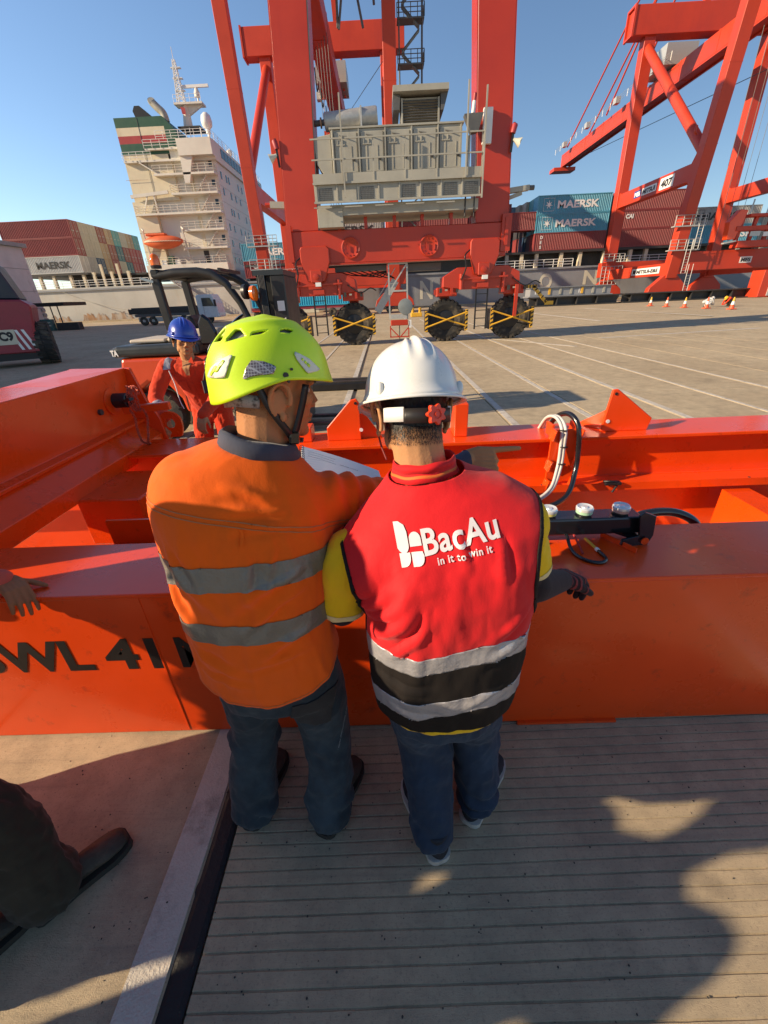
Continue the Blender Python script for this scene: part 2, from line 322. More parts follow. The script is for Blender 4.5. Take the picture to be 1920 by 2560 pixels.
# rear I-beam
rb = MB(); rb.box(XL, XR, 3.00, 3.04, 0.475, 0.796); rbo = rb.build('rear_beam', 'spreader_red', sp)
MB().box(XL, XR, 2.90, 3.29, 0.7965, 0.822).build('top_flange', 'spreader_red', rbo, bev=0.004)
MB().box(XL, XR, 2.83, 3.20, 0.452, 0.4745).build('middle_flange', 'spreader_red', rbo, bev=0.003)
MB().box(XL, XR, 2.826, 2.8295, 0.425, 0.4835).build('lip', 'spreader_red', rbo)
MB().box(XL, XR, 3.0, 3.2, 0.006, 0.4515).build('lower_box', 'spreader_red', rbo)
for x in (-1.5, 0.1, 1.15, 2.7, 4.2):
    MB().lathe([(0.008, 0), (0.008, 0.004)], (x, 2.86, 0.4746), n=8).build('bolt', 'steel_dark', rbo)
def bead(name, x0, x1, y, z, r, parent):
    P = []; n = int((x1-x0)/0.012)
    for i in range(n+1): P.append((x0+(x1-x0)*i/n, y+0.0012*noise.noise(Vector((i*0.37, 1, 0))), z+0.0012*noise.noise(Vector((i*0.31, 7, 0)))))
    MB().tube(P, [r*(1+0.25*noise.noise(Vector((i*0.45, 3, 2)))) for i in range(n+1)], 6).build(name, 'spreader_red', parent, smooth=True)
bead('weld_bead', -2.4, 2.4, 1.248, 0.8045, 0.0035, fbo); bead('weld_bead', -2.4, 3.4, 2.999, 0.7945, 0.005, rbo); bead('weld_bead', -2.4, 3.4, 2.999, 0.4775, 0.005, rbo); bead('weld_bead', -2.4, 2.4, 1.617, 0.8045, 0.004, fbo)
# cross members and bottom plates between the beams
for x in (-1.45, 0.45, 2.6, 4.3):
    MB().box(x-0.10, x+0.10, 1.623, 2.825, 0.03, 0.40).build('cross_member', 'spreader_red', sp)
MB().box(-1.28, -0.72, 1.75, 2.6, 0.40, 0.415).build('cover_plate', 'spreader_red', sp)
MB().box(-1.50, -0.95, 1.90, 1.915, 0.42, 0.80).build('web_plate', 'spreader_red', sp)
MB().box(-1.62, -1.02, 1.86, 1.88, 0.60, 0.66).box(-1.62, -1.02, 1.80, 1.8595, 0.66, 0.672).box(-1.62, -1.02, 1.80, 1.8595, 0.588, 0.6).build('channel_bracket', 'spreader_red', sp)
MB().box(-1.86, -1.72, 1.64, 1.96, 0.36, 0.62).build('guide_block', 'spreader_bright', sp, bev=0.008)
MB().box(-1.95, -1.55, 2.3, 2.8, 0.42, 0.74).build('twistlock_housing', 'spreader_red', sp, bev=0.01)
MB().box(-0.2, 0.3, 2.0, 2.5, 0.05, 0.3).build('gear_housing', 'steel_dark', sp, bev=0.02)
# raised end beam across the left end
eb = MB(); Y0, Y1 = 1.30, 3.46
prof = [(-2.5, 0.80), (-2.5, 1.36), (-2.09, 1.36), (-2.12, 0.965), (-2.05, 0.955), (-2.05, 0.935), (-2.08, 0.93), (-1.95, 0.838), (-1.935, 0.828), (-1.935, 0.72), (-1.955, 0.72), (-2.1, 0.80)]
eb.prism(prof, (0, Y0, 0), (1, 0, 0), (0, 0, 1), (0, Y1-Y0, 0)); ebo = eb.build('end_beam', 'spreader_red', sp, bev=0.004)
MB().prism([(-2.54, 0.70), (-2.54, 1.372), (-2.05, 1.362), (-1.99, 1.1), (-1.92, 0.95), (-1.9, 0.70)], (0, 3.461, 0), (1, 0, 0), (0, 0, 1), (0, 0.03, 0)).build('end_plate', 'spreader_bright', ebo, bev=0.004)
MB().add([(-2.5, 2.75, 1.3605), (-2.09, 2.75, 1.3605), (-2.09, 3.46, 1.366), (-2.5, 3.46, 1.375), (-2.5, 2.75, 1.35), (-2.09, 2.75, 1.35), (-2.09, 3.46, 1.35), (-2.5, 3.46, 1.35)], [(0,1,2,3),(4,7,6,5),(0,4,5,1),(1,5,6,2),(2,6,7,3),(3,7,4,0)]).build('wedge_plate', 'spreader_bright', ebo)
MB().lathe([(0.10, -0.004), (0.10, 0.012), (0.085, 0.014)], (-2.105, 3.2, 1.16), (1, 0, 0), 28).build('bearing_ring', 'spreader_red', ebo, auto=40)
MB().lathe([(0.055, 0), (0.055, 0.10), (0.045, 0.105), (0.045, 0.06)], (-2.09, 3.22, 1.16), (1, 0, 0), 20).build('pin', 'black', ebo, auto=40)
MB().bar((-1.98, 3.16, 1.165), (-1.86, 3.05, 1.20), 0.03, 0.02).build('pin_handle', 'black', ebo)
MB().bar((-2.05, 3.22, 1.085), (-1.70, 3.26, 1.10), 0.05, 0.06).build('arm', 'spreader_red', ebo, bev=0.006)
MB().lathe([(0.022, 0), (0.022, 0.02)], (-2.105, 3.02, 1.12), (1, 0, 0), 6).build('bolt', 'steel_dark', ebo)
# padeye with a hole
pe = []; ang = [R(a) for a in range(0, 181, 15)]
poly = [(-0.11, -0.12)]+[(-0.11+0*math.cos(a), 0) for a in ang[:1]]+[(0.085*math.cos(math.pi-a)-0.0, 0.085*math.sin(math.pi-a)) for a in ang]+[(0.11, -0.12)]
def holed_plate(cx, cy, cz, Rr, hr, drop, th, ax):
    mb = MB(); n = 24
    for side in (-1, 1):
        vs = []
        for i in range(n):
            a = 2*math.pi*i/n; c_, s2 = math.cos(a), math.sin(a)
            ox, oz = (Rr*c_, Rr*s2) if s2 >= 0 else (Rr*c_, max(-drop, Rr*s2*1.6))
            vs += [(hr*c_, hr*s2), (ox, oz)]
        if ax == 'y': mb.add([(cx+p[0], cy+side*th/2, cz+p[1]) for p in vs], [(2*i, 2*i+1, (2*i+3) % (2*n), (2*i+2) % (2*n)) for i in range(n)])
    o = mb.v; k = 2*n
    mb.f += [(2*i+1, k+2*i+1, k+(2*i+3) % k, (2*i+3) % k) for i in range(n)] + [(2*i, (2*i+2) % k, k+(2*i+2) % k, k+2*i) for i in range(n)]
    return mb
holed_plate(-1.86, 3.50, 0.90, 0.10, 0.042, 0.12, 0.025, 'y').build('padeye', 'spreader_red', ebo)
# chain hanging on the pin (links)
ch = MB()
def link_ring(c, ax1, ax2, L=0.014, W=0.008, r=0.0026):
    c, ax1, ax2 = (np.array(q, float) for q in (c, ax1, ax2)); n = 10
    ch.tube([c+ax1*L*math.cos(2*math.pi*i/n)+ax2*W*math.sin(2*math.pi*i/n) for i in range(n+1)], r, 5, False)
cpts = []
for t in np.linspace(0, 1, 60):
    a = t*math.pi
    cpts.append((-1.90+0.05*math.cos(a)+0.004*math.sin(9*a), 3.14+0.02*math.sin(5*a), 1.10-0.27*math.sin(a)))
for t in np.linspace(0, 2*math.pi*2.2, 60): cpts.append((-1.90+0.028*math.sin(t)+0.004*t, 3.10+0.01*math.cos(t*2), 1.19+0.085*math.cos(t)))
for i, p in enumerate(cpts[:-1]):
    d = np.array(cpts[i+1])-np.array(p); d /= np.linalg.norm(d)+1e-9; q = np.cross(d, (0, 1, 0)); q /= np.linalg.norm(q)+1e-9
    if i % 2: q = np.cross(d, q)
    link_ring(p, d, q)
mat('chain_red', (0.50, 0.10, 0.06), 0.4, metal=0.4, var=0.2, vs=30)
tag(ch.build('chain', 'chain_red', None, auto=60), 'thin dangling steel chain hung on the pin of the red end beam', 'chain')
# lugs on the rear beam
lugs = [('right', 1.595, 1.96, [(0, 0), (0.035, 0.305), (0.07, 0.31), (0.105, 0.285), (0.365, 0.09), (0.345, 0)]),
        ('left', -0.46, -0.2, [(0, 0), (0.0, 0.10), (0.19, 0.30), (0.235, 0.31), (0.255, 0.28), (0.255, 0)])]
for nm, xa, xb, poly in lugs:
    yy = 3.02 if nm == 'right' else 3.06
    lg = MB().prism(poly, (xa, yy, 0.8222), (1, 0, 0), (0, 0, 1), (0, 0.022, 0)).build('lug', 'spreader_bright', rbo, bev=0.004)
    s_ = xa+0.02 if nm == 'right' else xb+0.0
    if nm == 'right': MB().add([(xa-0.09, 3.24, 0.8225), (xa+0.06, 3.042, 0.8225), (xa+0.06, 3.042, 1.0), (xa-0.09, 3.255, 0.8225), (xa+0.075, 3.042, 0.8225), (xa+0.075, 3.042, 1.0)], [(0,1,2),(3,5,4),(0,2,5,3),(1,4,5,2),(0,3,4,1)]).build('gusset', 'spreader_bright', lg)
    else: MB().prism([(0, 0), (0.0, 0.19), (0.06, 0.19), (0.19, 0.0)], (xb-0.03, 3.10, 0.8225), (1, 0, 0), (0, 0, 1), (0, 0.016, 0)).build('gusset', 'spreader_bright', lg)
    hx = xa+0.06 if nm == 'right' else xb-0.03
    MB().lathe([(0.011, 0), (0.011, 0.003)], (hx, yy-0.0005, 1.10), (0, -1, 0), 12).build('hole', 'black', lg)
    MB().lathe([(0.014, 0), (0.014, 0.004)], (hx+(-0.02 if nm == 'right' else 0.03), yy-0.0005, 0.90), (0, -1, 0), 12).build('hole', 'white', lg)
MB().box(0.50, 0.60, 3.03, 3.22, 0.8222, 1.07).build('lug', 'spreader_bright', rbo, bev=0.006)
MB().box(-0.72, -0.58, 3.05, 3.2, 0.8222, 0.93).build('lug', 'spreader_bright', rbo, bev=0.006)
# cable bracket and cables going over the rear beam
cb = MB().box(1.17, 1.36, 2.86, 2.875, 0.50, 0.90).box(1.17, 1.19, 2.876, 2.99, 0.84, 0.93).box(1.34, 1.36, 2.876, 2.99, 0.84, 0.93).build('cable_bracket', 'spreader_bright', rbo, bev=0.003)
for i, (dx, dz) in enumerate(((0.0, 0.93), (0.19, 0.93), (0.0, 0.70), (0.19, 0.70), (0.0, 0.55), (0.19, 0.55))):
    MB().bar((1.165+dx, 2.85, dz-0.1), (1.175+dx, 2.83, dz-0.02), 0.012, 0.05).build('clip', 'spreader_bright', cb)
mat('cable_white', (0.62, 0.60, 0.55), 0.4, var=0.1, vs=20, dirt=(0.25, 0.22, 0.2), da=0.5, ds=20)
def spline(P, n=40):
    P = [np.array(p, float) for p in P]; out = []; Q = [2*P[0]-P[1]]+P+[2*P[-1]-P[-2]]
    m = max(2, n//(len(P)-1))
    for i in range(1, len(Q)-2):
        for k in range(m):
            t = k/m; a, b_, c_, d = Q[i-1:i+3]
            out.append(0.5*((2*b_)+(-a+c_)*t+(2*a-5*b_+4*c_-d)*t*t+(-a+3*b_-3*c_+d)*t**3))
    return out+[P[-1]]
cg = 'cables looped over the rear beam'
for i, off in enumerate((0.0, 0.024)):
    P = [(1.19+off, 3.20, 0.80), (1.20+off, 3.08, 0.93), (1.215+off, 2.95, 0.965), (1.23+off, 2.855-0.01*i, 0.91), (1.235+off, 2.835, 0.78), (1.22+off, 2.80, 0.62), (1.14+off*0.5, 2.70, 0.50-0.01*i), (0.95, 2.62, 0.445-0.012*i), (0.55, 2.55, 0.43-0.012*i)]
    tag(MB().tube(spline(P, 60), 0.0115, 10).build('cable', 'cable_white', None, auto=60), 'white cable nearest the black hose, looped over the red rear beam' if i else 'outer white cable, left of the pair looped over the red rear beam', 'cable', cg)
P = [(1.27, 3.22, 0.80), (1.285, 3.10, 0.93), (1.31, 2.95, 0.985), (1.345, 2.85, 0.92), (1.36, 2.82, 0.75), (1.345, 2.78, 0.60), (1.27, 2.68, 0.47), (1.1, 2.6, 0.42), (0.8, 2.55, 0.40)]
tag(MB().tube(spline(P, 60), 0.019, 12).build('hose', 'black_gloss', None, auto=60), 'thick black hose looped over the red rear beam right of the white cables', 'hose', cg)
for (x, y, z) in ((1.23, 2.845, 0.90), (1.245, 2.835, 0.78), (1.24, 2.81, 0.66)): MB().lathe([(0.03, -0.003), (0.03, 0.003)], (x+0.01, y, z), (0.05, 0.1, 1), 12).build('cable_tie', 'black', cb)
tag(MB().tube(spline([(1.60, 2.84, 0.495), (1.64, 2.81, 0.505), (1.70, 2.82, 0.49), (1.66, 2.80, 0.42)], 30), 0.008, 8).build('cable', 'black', None, auto=60), 'short thin black cable poking out of the middle flange', 'cable')
MB().box(1.60, 1.72, 2.80, 2.84, 0.4752, 0.497).build('cable_clamp', 'black', sp, bev=0.003)
# floor hose behind the lamp bar
tag(MB().tube(spline([(1.1, 1.68, 0.80), (1.18, 1.70, 0.835), (1.32, 1.71, 0.835), (1.42, 1.69, 0.79), (1.46, 1.66, 0.7)], 30), 0.020, 12).build('hose', 'black_gloss', None, auto=60), 'black hose arching behind the lamp bar bracket', 'hose')
# lamp bar on a tilted bracket
lb = thing('lamp_bar', 'black lamp bar with three clear round lamps beside the red vest', 'lamp bar', loc=(0, 0, 0))
MB().box(0.50, 1.045, 1.495, 1.585, 0.858, 0.935).build('housing', 'black_gloss', lb, bev=0.008, seg=2)
mat('lens', (0.75, 0.78, 0.78), 0.08, var=0.05, spec=0.7, metal=0.35)
mat('lens_rim', (0.55, 0.62, 0.42), 0.25, var=0.1)
for i, x in enumerate((0.665, 0.815, 0.968)):
    l_ = MB().lathe([(0.029, 0.935), (0.029, 0.944), (0.031, 0.944)], (x, 1.54, 0), n=28).build('lamp', 'black', lb, auto=30)
    MB().lathe([(0.033, 0.944), (0.033, 0.957)], (x, 1.54, 0), n=28).build('lamp_body', mat('rim%d' % i, ((0.55, 0.50, 0.16), (0.35, 0.55, 0.38), (0.55, 0.33, 0.28))[i], 0.25, var=0.1), l_, auto=30)
    MB().lathe([(0.035, 0.957), (0.035, 0.967), (0.031, 0.972), (0.026, 0.969), (0.014, 0.967), (0.012, 0.971), (0.0005, 0.972)], (x, 1.54, 0), n=28).build('lens', 'lens', l_, auto=30)
br = MB().prism([(0, 0.10), (0.02, 0.115), (0.075, 0.09), (0.085, 0.0), (0.07, -0.04), (-0.01, -0.05), (-0.055, -0.03), (-0.05, -0.005), (0.02, 0.005)], (1.0, 1.455, 0.862), (1, 0.15, 0), (0, 0, 1), (0.0, 0.012, 0)).build('bracket', 'black_gloss', lb, bev=0.002)
MB().bar((0.93, 1.56, 0.86), (1.05, 1.47, 0.845), 0.05, 0.012).build('bracket_arm', 'black_gloss', lb)
MB().bar((0.905, 1.535, 0.835), (0.985, 1.40, 0.835), 0.006, 0.022).build('base_plate', 'spreader_bright', lb)
MB().lathe([(0.016, 0), (0.016, 0.004)], (1.045, 1.454, 0.845), (0, -1, 0), 14).build('slot', 'spreader_red', lb)
cbn = MB().tube(spline([(0.74, 1.50, 0.86), (0.735, 1.42, 0.832), (0.76, 1.36, 0.828), (0.81, 1.335, 0.828), (0.845, 1.36, 0.828), (0.84, 1.42, 0.83)], 30), 0.0075, 8).build('carabiner', 'black_gloss', None, auto=60)
tag(cbn, 'black carabiner hook lying on the red beam under the lamp bar', 'carabiner')
MB().tube([(0.838, 1.43, 0.831), (0.815, 1.49, 0.845)], 0.006, 8).build('gate', 'yellow', cbn)
MB().tube([(0.840, 1.415, 0.831), (0.838, 1.43, 0.831)], 0.0085, 8).build('collar', 'white', cbn)
tag(MB().tube(spline([(0.77, 1.50, 0.86), (0.775, 1.44, 0.835), (0.77, 1.40, 0.83)], 12), 0.005, 6).build('cord', mat('cord_red', (0.4, 0.03, 0.03), 0.7), None), 'short red cord beside the black carabiner', 'cord')
# ================================================================ CONTAINER SHIP
HY = 84.0
ship = thing('container_ship', 'long container ship moored along the quay behind the cranes', 'ship')
def hull_block(x0, x1, ztop, m, name='hull'):
    b = MB(); b.box(x0, x1, HY, HY+31, -4, ztop); return b.build(name, m, ship)
hullL = hull_block(-120, -24.2, 5.55, 'hull_white'); hullR = hull_block(-24.2, 130, 5.35, 'hull_grey')
MB().box(-120, 130, HY-0.25, HY-0.01, 5.05, 5.30).build('rubbing_strake', 'hull_grey', hullL)
for xa, xb, zt in ((-61.5, -57.5, 1.7), (-55.5, -50.5, 2.1), (-50.2, -46.0, 2.4), (-45.6, -40.5, 2.2), (33, 37, 2.2)):
    n = 70; top = [(xa+(xb-xa)*i/n, zt*(0.45+0.5*noise.noise(Vector((xa+i*0.11, 4, 0)))+0.22*noise.noise(Vector((xa+i*0.55, 9, 0))))*min(1, 9*i/n, 9*(n-i)/n+0.1)+0.15) for i in range(n+1)]
    poly = [(xa, -0.5), (xb, -0.5)]+top[::-1]
    MB().prism(poly, (0, HY-0.03, 0), (1, 0, 0), (0, 0, 1), (0, 0.02, 0)).build('rust_patch', 'rust', hullL if xa < 0 else hullR)
mat('letter_cream', (0.62, 0.58, 0.46), 0.6, var=0.1, vs=1)
for s_, a, b_, y0, y1 in (('N', 1050, 1082, 702, 746), ('O', 1346, 1378, 684, 721), ('N', 1456, 1491, 676, 710)):
    text_at(s_, a, b_, y0, y1, HY-0.02, 'letter_cream', hullR, bold=0.03)
# bulwark rails
r_ = MB(); rail(r_, [(-68, HY+0.2, 5.55), (-41.5, HY+0.2, 5.55)], 1.1, 0.035, 4, 1.6); r_.build('railing', 'white', ship)
for xa, xb in ((20, 33.5), (38.6, 50), (53, 75)):
    r_ = MB(); rail(r_, [(xa, HY+0.2, 5.35), (xb, HY+0.2, 5.35)], 1.2, 0.045, 4, 1.6); r_.build('railing', 'white', ship)
MB().box(38.4, 50.5, HY-0.5, HY-0.26, 4.2, 5.35).build('fender_band', 'hull_grey', ship)
# hatch coaming and container pillars
MB().box(-57, -42, HY+2.5, HY+3, 5.5, 7.6).build('hatch_coaming', 'steel_dark', ship); MB().box(-24, 80, HY+2.2, HY+2.7, 5.3, 7.6).build('hatch_coaming', 'steel_dark', ship)
for x in (-64.6, -61, -58.5, -55.5, -53.1, -51.2, -48, -45):
    MB().box(x-0.22, x+0.22, HY+0.5, HY+1.0, 5.4, 7.85).build('pillar', 'ship_cream', ship)
for x in (17, 19.5, 22.0, 24.6, 27.2, 31.5, 34.8, 39.0, 43.5, 46.2, 51.9, 57, 62, 66):
    MB().box(x-0.28, x+0.28, HY+0.5, HY+1.1, 5.3, 7.85).build('pillar', 'ship_cream' if x % 2 else 'grey_paint', ship)
for x in (-66.3, -49.5, -46.6):
    MB().box(x-0.2, x+0.2, HY+0.4, HY+0.7, 5.5, 9.0).build('lashing_post', 'ship_cream', ship)
MB().box(-65.5, -52, HY+0.3, HY+28, 7.55, 7.86).build('hatch_cover', 'steel_dark', ship)
MB().box(-51.9, -42, HY+0.8, HY+28, 7.2, 7.5).build('hatch_cover', 'steel_dark', ship)
MB().box(-24, 70, HY+0.3, HY+28, 7.5, 7.86).build('hatch_cover', 'steel_dark', ship)
# deckhouse
dh = MB().box(-37.5, -26.3, HY+1.6, HY+30, 5.5, 22.6).build('deckhouse', 'ship_white', ship)
MB().box(-41.2, -26.9, HY+0.05, HY+1.6, 7.35, 8.43).build('boat_deck', 'ship_white', dh)
MB().box(-41.2, -40.6, HY+0.1, HY+1.6, 5.5, 7.34).build('deck_support', 'ship_white', dh)
MB().prism([(-28.4, 5.5), (-28.4, 6.3), (-28.1, 7.0), (-27.3, 7.34), (-26.95, 7.34), (-26.95, 5.5)], (0, HY+0.12, 0), (1, 0, 0), (0, 0, 1), (0, 0.25, 0)).build('deck_support', 'ship_white', dh)
DK = [(10.83, -33.8, -26.4), (13.43, -33.6, -26.4), (15.84, -40.6, -26.4), (18.43, -34.0, -26.4), (20.98, -36.2, -26.4)]
for z, xa, xb in DK:
    MB().box(xa, xb, HY+0.1, HY+1.6, z-0.28, z).build('balcony_deck', 'ship_white', dh)
    r_ = MB(); rail(r_, [(xa, HY+1.5, z), (xa, HY+0.15, z), (xb, HY+0.15, z), (xb, HY+1.5, z)], 1.05, 0.035, 4, 1.2); r_.build('railing', 'ship_white', dh)
    for k in range(3):
        x = xb-1.0-k*0.0; 
    st = MB(); st.bar((xb-3.4, HY+0.9, z-2.45), (xb-1.3, HY+0.9, z-0.1), 0.5, 0.08)
    for q in range(9): t = q/8; st.box(xb-3.4+2.1*t-0.14, xb-3.4+2.1*t+0.14, HY+0.5, HY+1.3, z-2.45+2.35*t, z-2.40+2.35*t)
    st.build('stairway', 'ship_white', dh)
    MB().box(xb-1.1, xb-0.55, HY+1.57, HY+1.6, z+0.9, z+1.75).build('window', 'glass_dark', dh)
    MB().box(xb-4.6, xb-3.95, HY+1.57, HY+1.6, z+0.15, z+2.0).build('door', 'ship_cream', dh)
r_ = MB(); rail(r_, [(-41.1, HY+1.5, 8.43), (-41.1, HY+0.15, 8.43), (-27.0, HY+0.15, 8.43), (-27.0, HY+1.5, 8.43)], 1.05, 0.035, 4, 1.2); r_.build('railing', 'ship_white', dh)
for x, c in ((-38.0, 'white'), (-35.6, 'white'), (-36.7, 'green')):
    MB().box(x-0.45, x+0.45, HY+0.3, HY+0.9, 8.45, 9.1 if c == 'white' else 9.7).build('deck_locker', c, dh)
MB().box(-31.2, -30.3, HY+1.56, HY+1.6, 8.5, 10.4).build('door', 'steel_dark', dh)
# forward face: portholes and deck lines, bridge windows
for z in (8.2, 10.8, 13.2, 15.7, 18.2, 20.4):
    MB().box(-26.3, -26.27, HY+1.6, HY+30, z-0.9, z-0.86).build('deck_line', 'grey_paint', dh)
    for k, yy in enumerate((3.0, 5.6, 6.9, 9.5, 12.2, 14.4, 17.2, 20, 22.6, 25)):
        if (k+int(z)) % 4 == 3: continue
        MB().box(-26.3, -26.25, HY+yy, HY+yy+0.62, z+0.15, z+1.15).build('window', 'glass_dark', dh)
br_ = MB().box(-33.5, -26.0, HY+1.0, HY+30.5, 22.6, 25.2).build('bridge', 'ship_white', dh)
for k in range(15):
    yy = 4.2+k*1.7; MB().box(-26.0, -25.95, HY+yy, HY+yy+1.45, 23.5, 24.75).build('pane', 'glass_dark', br_)
MB().box(-31.4, -26.0, HY-0.2, HY+1.0, 23.0, 25.1).build('bridge_wing', 'ship_white', br_)
MB().prism([(-31.4, 23.0), (-29.4, 23.0), (-30.6, 19.6), (-31.4, 19.6)], (0, HY+0.1, 0), (1, 0, 0), (0, 0, 1), (0, 1.0, 0)).build('wing_bracket', 'ship_white', br_)
for xa, xb, z in ((-36.8, -31.5, 24.2), (-34.6, -26.1, 25.2), (-40.6, -36, 22.8)):
    r_ = MB(); rail(r_, [(xa, HY+0.3, z), (xb, HY+0.3, z)], 1.05, 0.035, 4, 1.2)
    if z == 25.2: rail(r_, [(xb, HY+0.3, z), (xb, HY+30, z)], 1.05, 0.035, 4, 2.0)
    r_.build('railing', 'white', br_)
MB().box(-40.6, -31.5, HY+0.4, HY+2.5, 22.55, 22.8).build('platform', 'ship_white', br_)
MB().box(-36.8, -31.4, HY+0.4, HY+2.5, 24.0, 24.2).build('platform', 'ship_white', br_)
MB().bar((-38.5, HY+0.8, 22.7), (-35.5, HY+0.8, 20.9), 0.8, 0.15).build('stairway', 'ship_white', br_)
MB().lathe([(0.35, 0), (0.35, 0.5), (0.75, 0.9), (0.85, 1.5), (0.7, 2.2), (0.3, 2.55), (0.02, 2.6)], (-24.9-2.0, HY+2.6, 26.2), n=16).build('radome', 'white', br_, auto=40)
MB().tube([(-26.9, HY+2.6, 25.2), (-26.9, HY+2.6, 26.3)], 0.2, 8).build('radome_post', 'white', br_)
MB().lathe([(0.2, 0), (0.5, 0.3), (0.5, 0.8), (0.02, 1.1)], (-27.0, HY+13, 25.8), n=12).build('radome', 'white', br_, auto=40)
MB().box(-31.8, -28.2, HY+3, HY+6, 27.2, 27.4).build('monkey_island', 'steel_dark', br_)
for x in (-31.7, -30, -28.3): MB().tube([(x, HY+3.1, 25.2), (x, HY+3.1, 27.2)], 0.07, 5).build('post', 'white', br_)
# radar mast
mast = MB().tube([(-30.6, HY+4.5, 27.4), (-30.4, HY+4.5, 30.4)], [0.75, 0.45], 10).build('radar_mast', 'ship_white', ship)
MB().box(-31.9, -27.4, HY+3.6, HY+5.4, 30.2, 30.45).build('mast_platform', 'ship_white', mast)
MB().prism([(-30.2, 28.9), (-30.2, 30.2), (-27.6, 30.2)], (0, HY+4.3, 0), (1, 0, 0), (0, 0, 1), (0, 0.4, 0)).build('mast_bracket', 'ship_white', mast)
lm = MB(); 
for sx, sy in ((-1,-1),(1,-1),(1,1),(-1,1)): lm.tube([(-30.9+sx*0.55, HY+4.5+sy*0.55, 30.4), (-30.9+sx*0.16, HY+4.5+sy*0.16, 35.6)], 0.07, 5)
for k in range(9):
    z = 30.9+k*0.52; hw = 0.55-0.39*(z-30.4)/5.2; hz = z+0.26; h2 = hw-0.02
    for a_, b_ in (((-1,-1),(1,-1)),((1,-1),(1,1)),((1,1),(-1,1)),((-1,1),(-1,-1))):
        lm.tube([(-30.9+a_[0]*hw, HY+4.5+a_[1]*hw, z), (-30.9+b_[0]*hw, HY+4.5+b_[1]*hw, z)], 0.05, 4)
        lm.tube([(-30.9+a_[0]*hw, HY+4.5+a_[1]*hw, z), (-30.9+b_[0]*hw*0.94, HY+4.5+b_[1]*hw*0.94, z+0.5)], 0.04, 4)
lm.tube([(-30.9, HY+4.5, 35.4), (-30.9, HY+4.5, 37.0)], 0.05, 5)
for z in (32, 33.4, 34.6): lm.box(-31.5, -30.0, HY+4.2, HY+4.8, z, z+0.08)
lm.build('lattice', 'white', mast)
MB().tube([(-28.2, HY+4.5, 30.4), (-28.2, HY+4.5, 31.2)], 0.12, 6).lathe([(0.4, 31.2), (0.45, 31.7), (0.2, 32.3)], (-28.2, HY+4.5, 0), n=12).build('radar_pedestal', 'ship_white', mast)
MB().box(-30.6, -26.2, HY+4.3, HY+4.6, 32.3, 32.65).build('radar_scanner', 'white', mast)
MB().add([(-30.9, HY+3.5, 29.9), (-30.2, HY+3.45, 29.7), (-30.25, HY+3.5, 28.9), (-30.8, HY+3.5, 29.0)], [(0,1,2,3)]).build('flag', 'band_red', mast)
r_ = MB(); rail(r_, [(-31.8, HY+3.6, 30.45), (-27.5, HY+3.6, 30.45)], 0.9, 0.03, 4, 0.8, 2); r_.build('railing', 'white', mast)
# funnel
fu = MB().box(-40.75, -33.2, HY+1.0, HY+13, 17.6, 23.6).build('funnel', 'ship_cream', ship)
MB().box(-41.15, -37.55, HY+0.8, HY+13, 8.45, 17.55).build('casing', 'ship_cream', fu)
for z0, z1, c in ((23.62, 25.0, 'green'), (25.0, 25.95, 'band_red'), (25.95, 26.95, 'ship_cream'), (26.95, 28.15, 'green')):
    MB().box(-40.78, -33.2, HY+0.97, HY+13, z0, z1).build('band', c, fu)
MB().add([(-33.2, HY+0.97, 28.15), (-33.2, HY+13, 28.15), (-31.5, HY+13, 26.3), (-31.5, HY+0.97, 26.3), (-33.2, HY+0.97, 24.5), (-33.2, HY+13, 24.5), (-31.5, HY+13, 24.5), (-31.5, HY+0.97, 24.5)], [(0,1,2,3),(0,3,7,4),(3,2,6,7),(1,5,6,2),(4,7,6,5),(0,4,5,1)]).build('slope', 'green', fu)
for z in (10.5, 13.2, 15.6, 20.4): MB().box(-41.2, -37.56, HY+0.76, HY+0.79, z, z+0.05).build('panel_seam', 'rust', fu)
MB().box(-37.2, -37.15, HY+0.93, HY+0.965, 17.6, 28.1).build('panel_seam', 'grey_dark', fu)
MB().prism([(-38.0, 28.1), (-38.4, 29.5), (-38.0, 30.1), (-37.2, 30.1), (-35.6, 28.8), (-35.4, 28.1)], (0, HY+3, 0), (1, 0, 0), (0, 0, 1), (0, 2.2, 0)).build('exhaust_cowl', 'black', fu)
MB().tube(spline([(-33.4, HY+3, 28.0), (-33.6, HY+3, 29.0), (-34.3, HY+3, 29.7), (-35.0, HY+3, 30.4), (-35.0, HY+2.8, 30.6)], 20), 0.55, 12).build('exhaust_pipe', 'grey_paint', fu, auto=60)
# free-fall style side lifeboat in its davits
lbt = thing('lifeboat', 'orange covered lifeboat hanging on the side of the ship deckhouse', 'lifeboat')
n = 18; bm_ = MB(); vs = []
for i in range(n+1):
    t = i/n; x = -40.3+6.6*t; wv = math.sin(math.pi*min(max(t, 0.02), 0.98))**0.45
    for j in range(14):
        a = 2*math.pi*j/14; ca, sa = math.cos(a), math.sin(a); vs.append((x, HY-0.35+1.15*wv*ca, 11.75+(0.95 if sa > 0 else 1.1)*wv*sa*(1 if sa > 0 else 0.75+0.25*wv)))
bm_.add(vs, [(i*14+j, i*14+(j+1) % 14, (i+1)*14+(j+1) % 14, (i+1)*14+j) for i in range(n) for j in range(14)]+[tuple(range(14)), tuple(n*14+j for j in range(14))])
bm_.build('hull', 'orange_boat', lbt, auto=60)
MB().tube([(-40.3+6.6*t, HY-0.35-1.18*math.sin(math.pi*min(max(t, 0.03), 0.97))**0.45, 11.7+0.05*(k % 2)) for k, t in enumerate(np.linspace(0.03, 0.97, 30))], 0.06, 5).build('grab_line', 'ship_cream', lbt)
MB().box(-39.6, -36.2, HY-0.9, HY+0.2, 12.6, 12.95).build('canopy', 'orange_boat', lbt, bev=0.12)
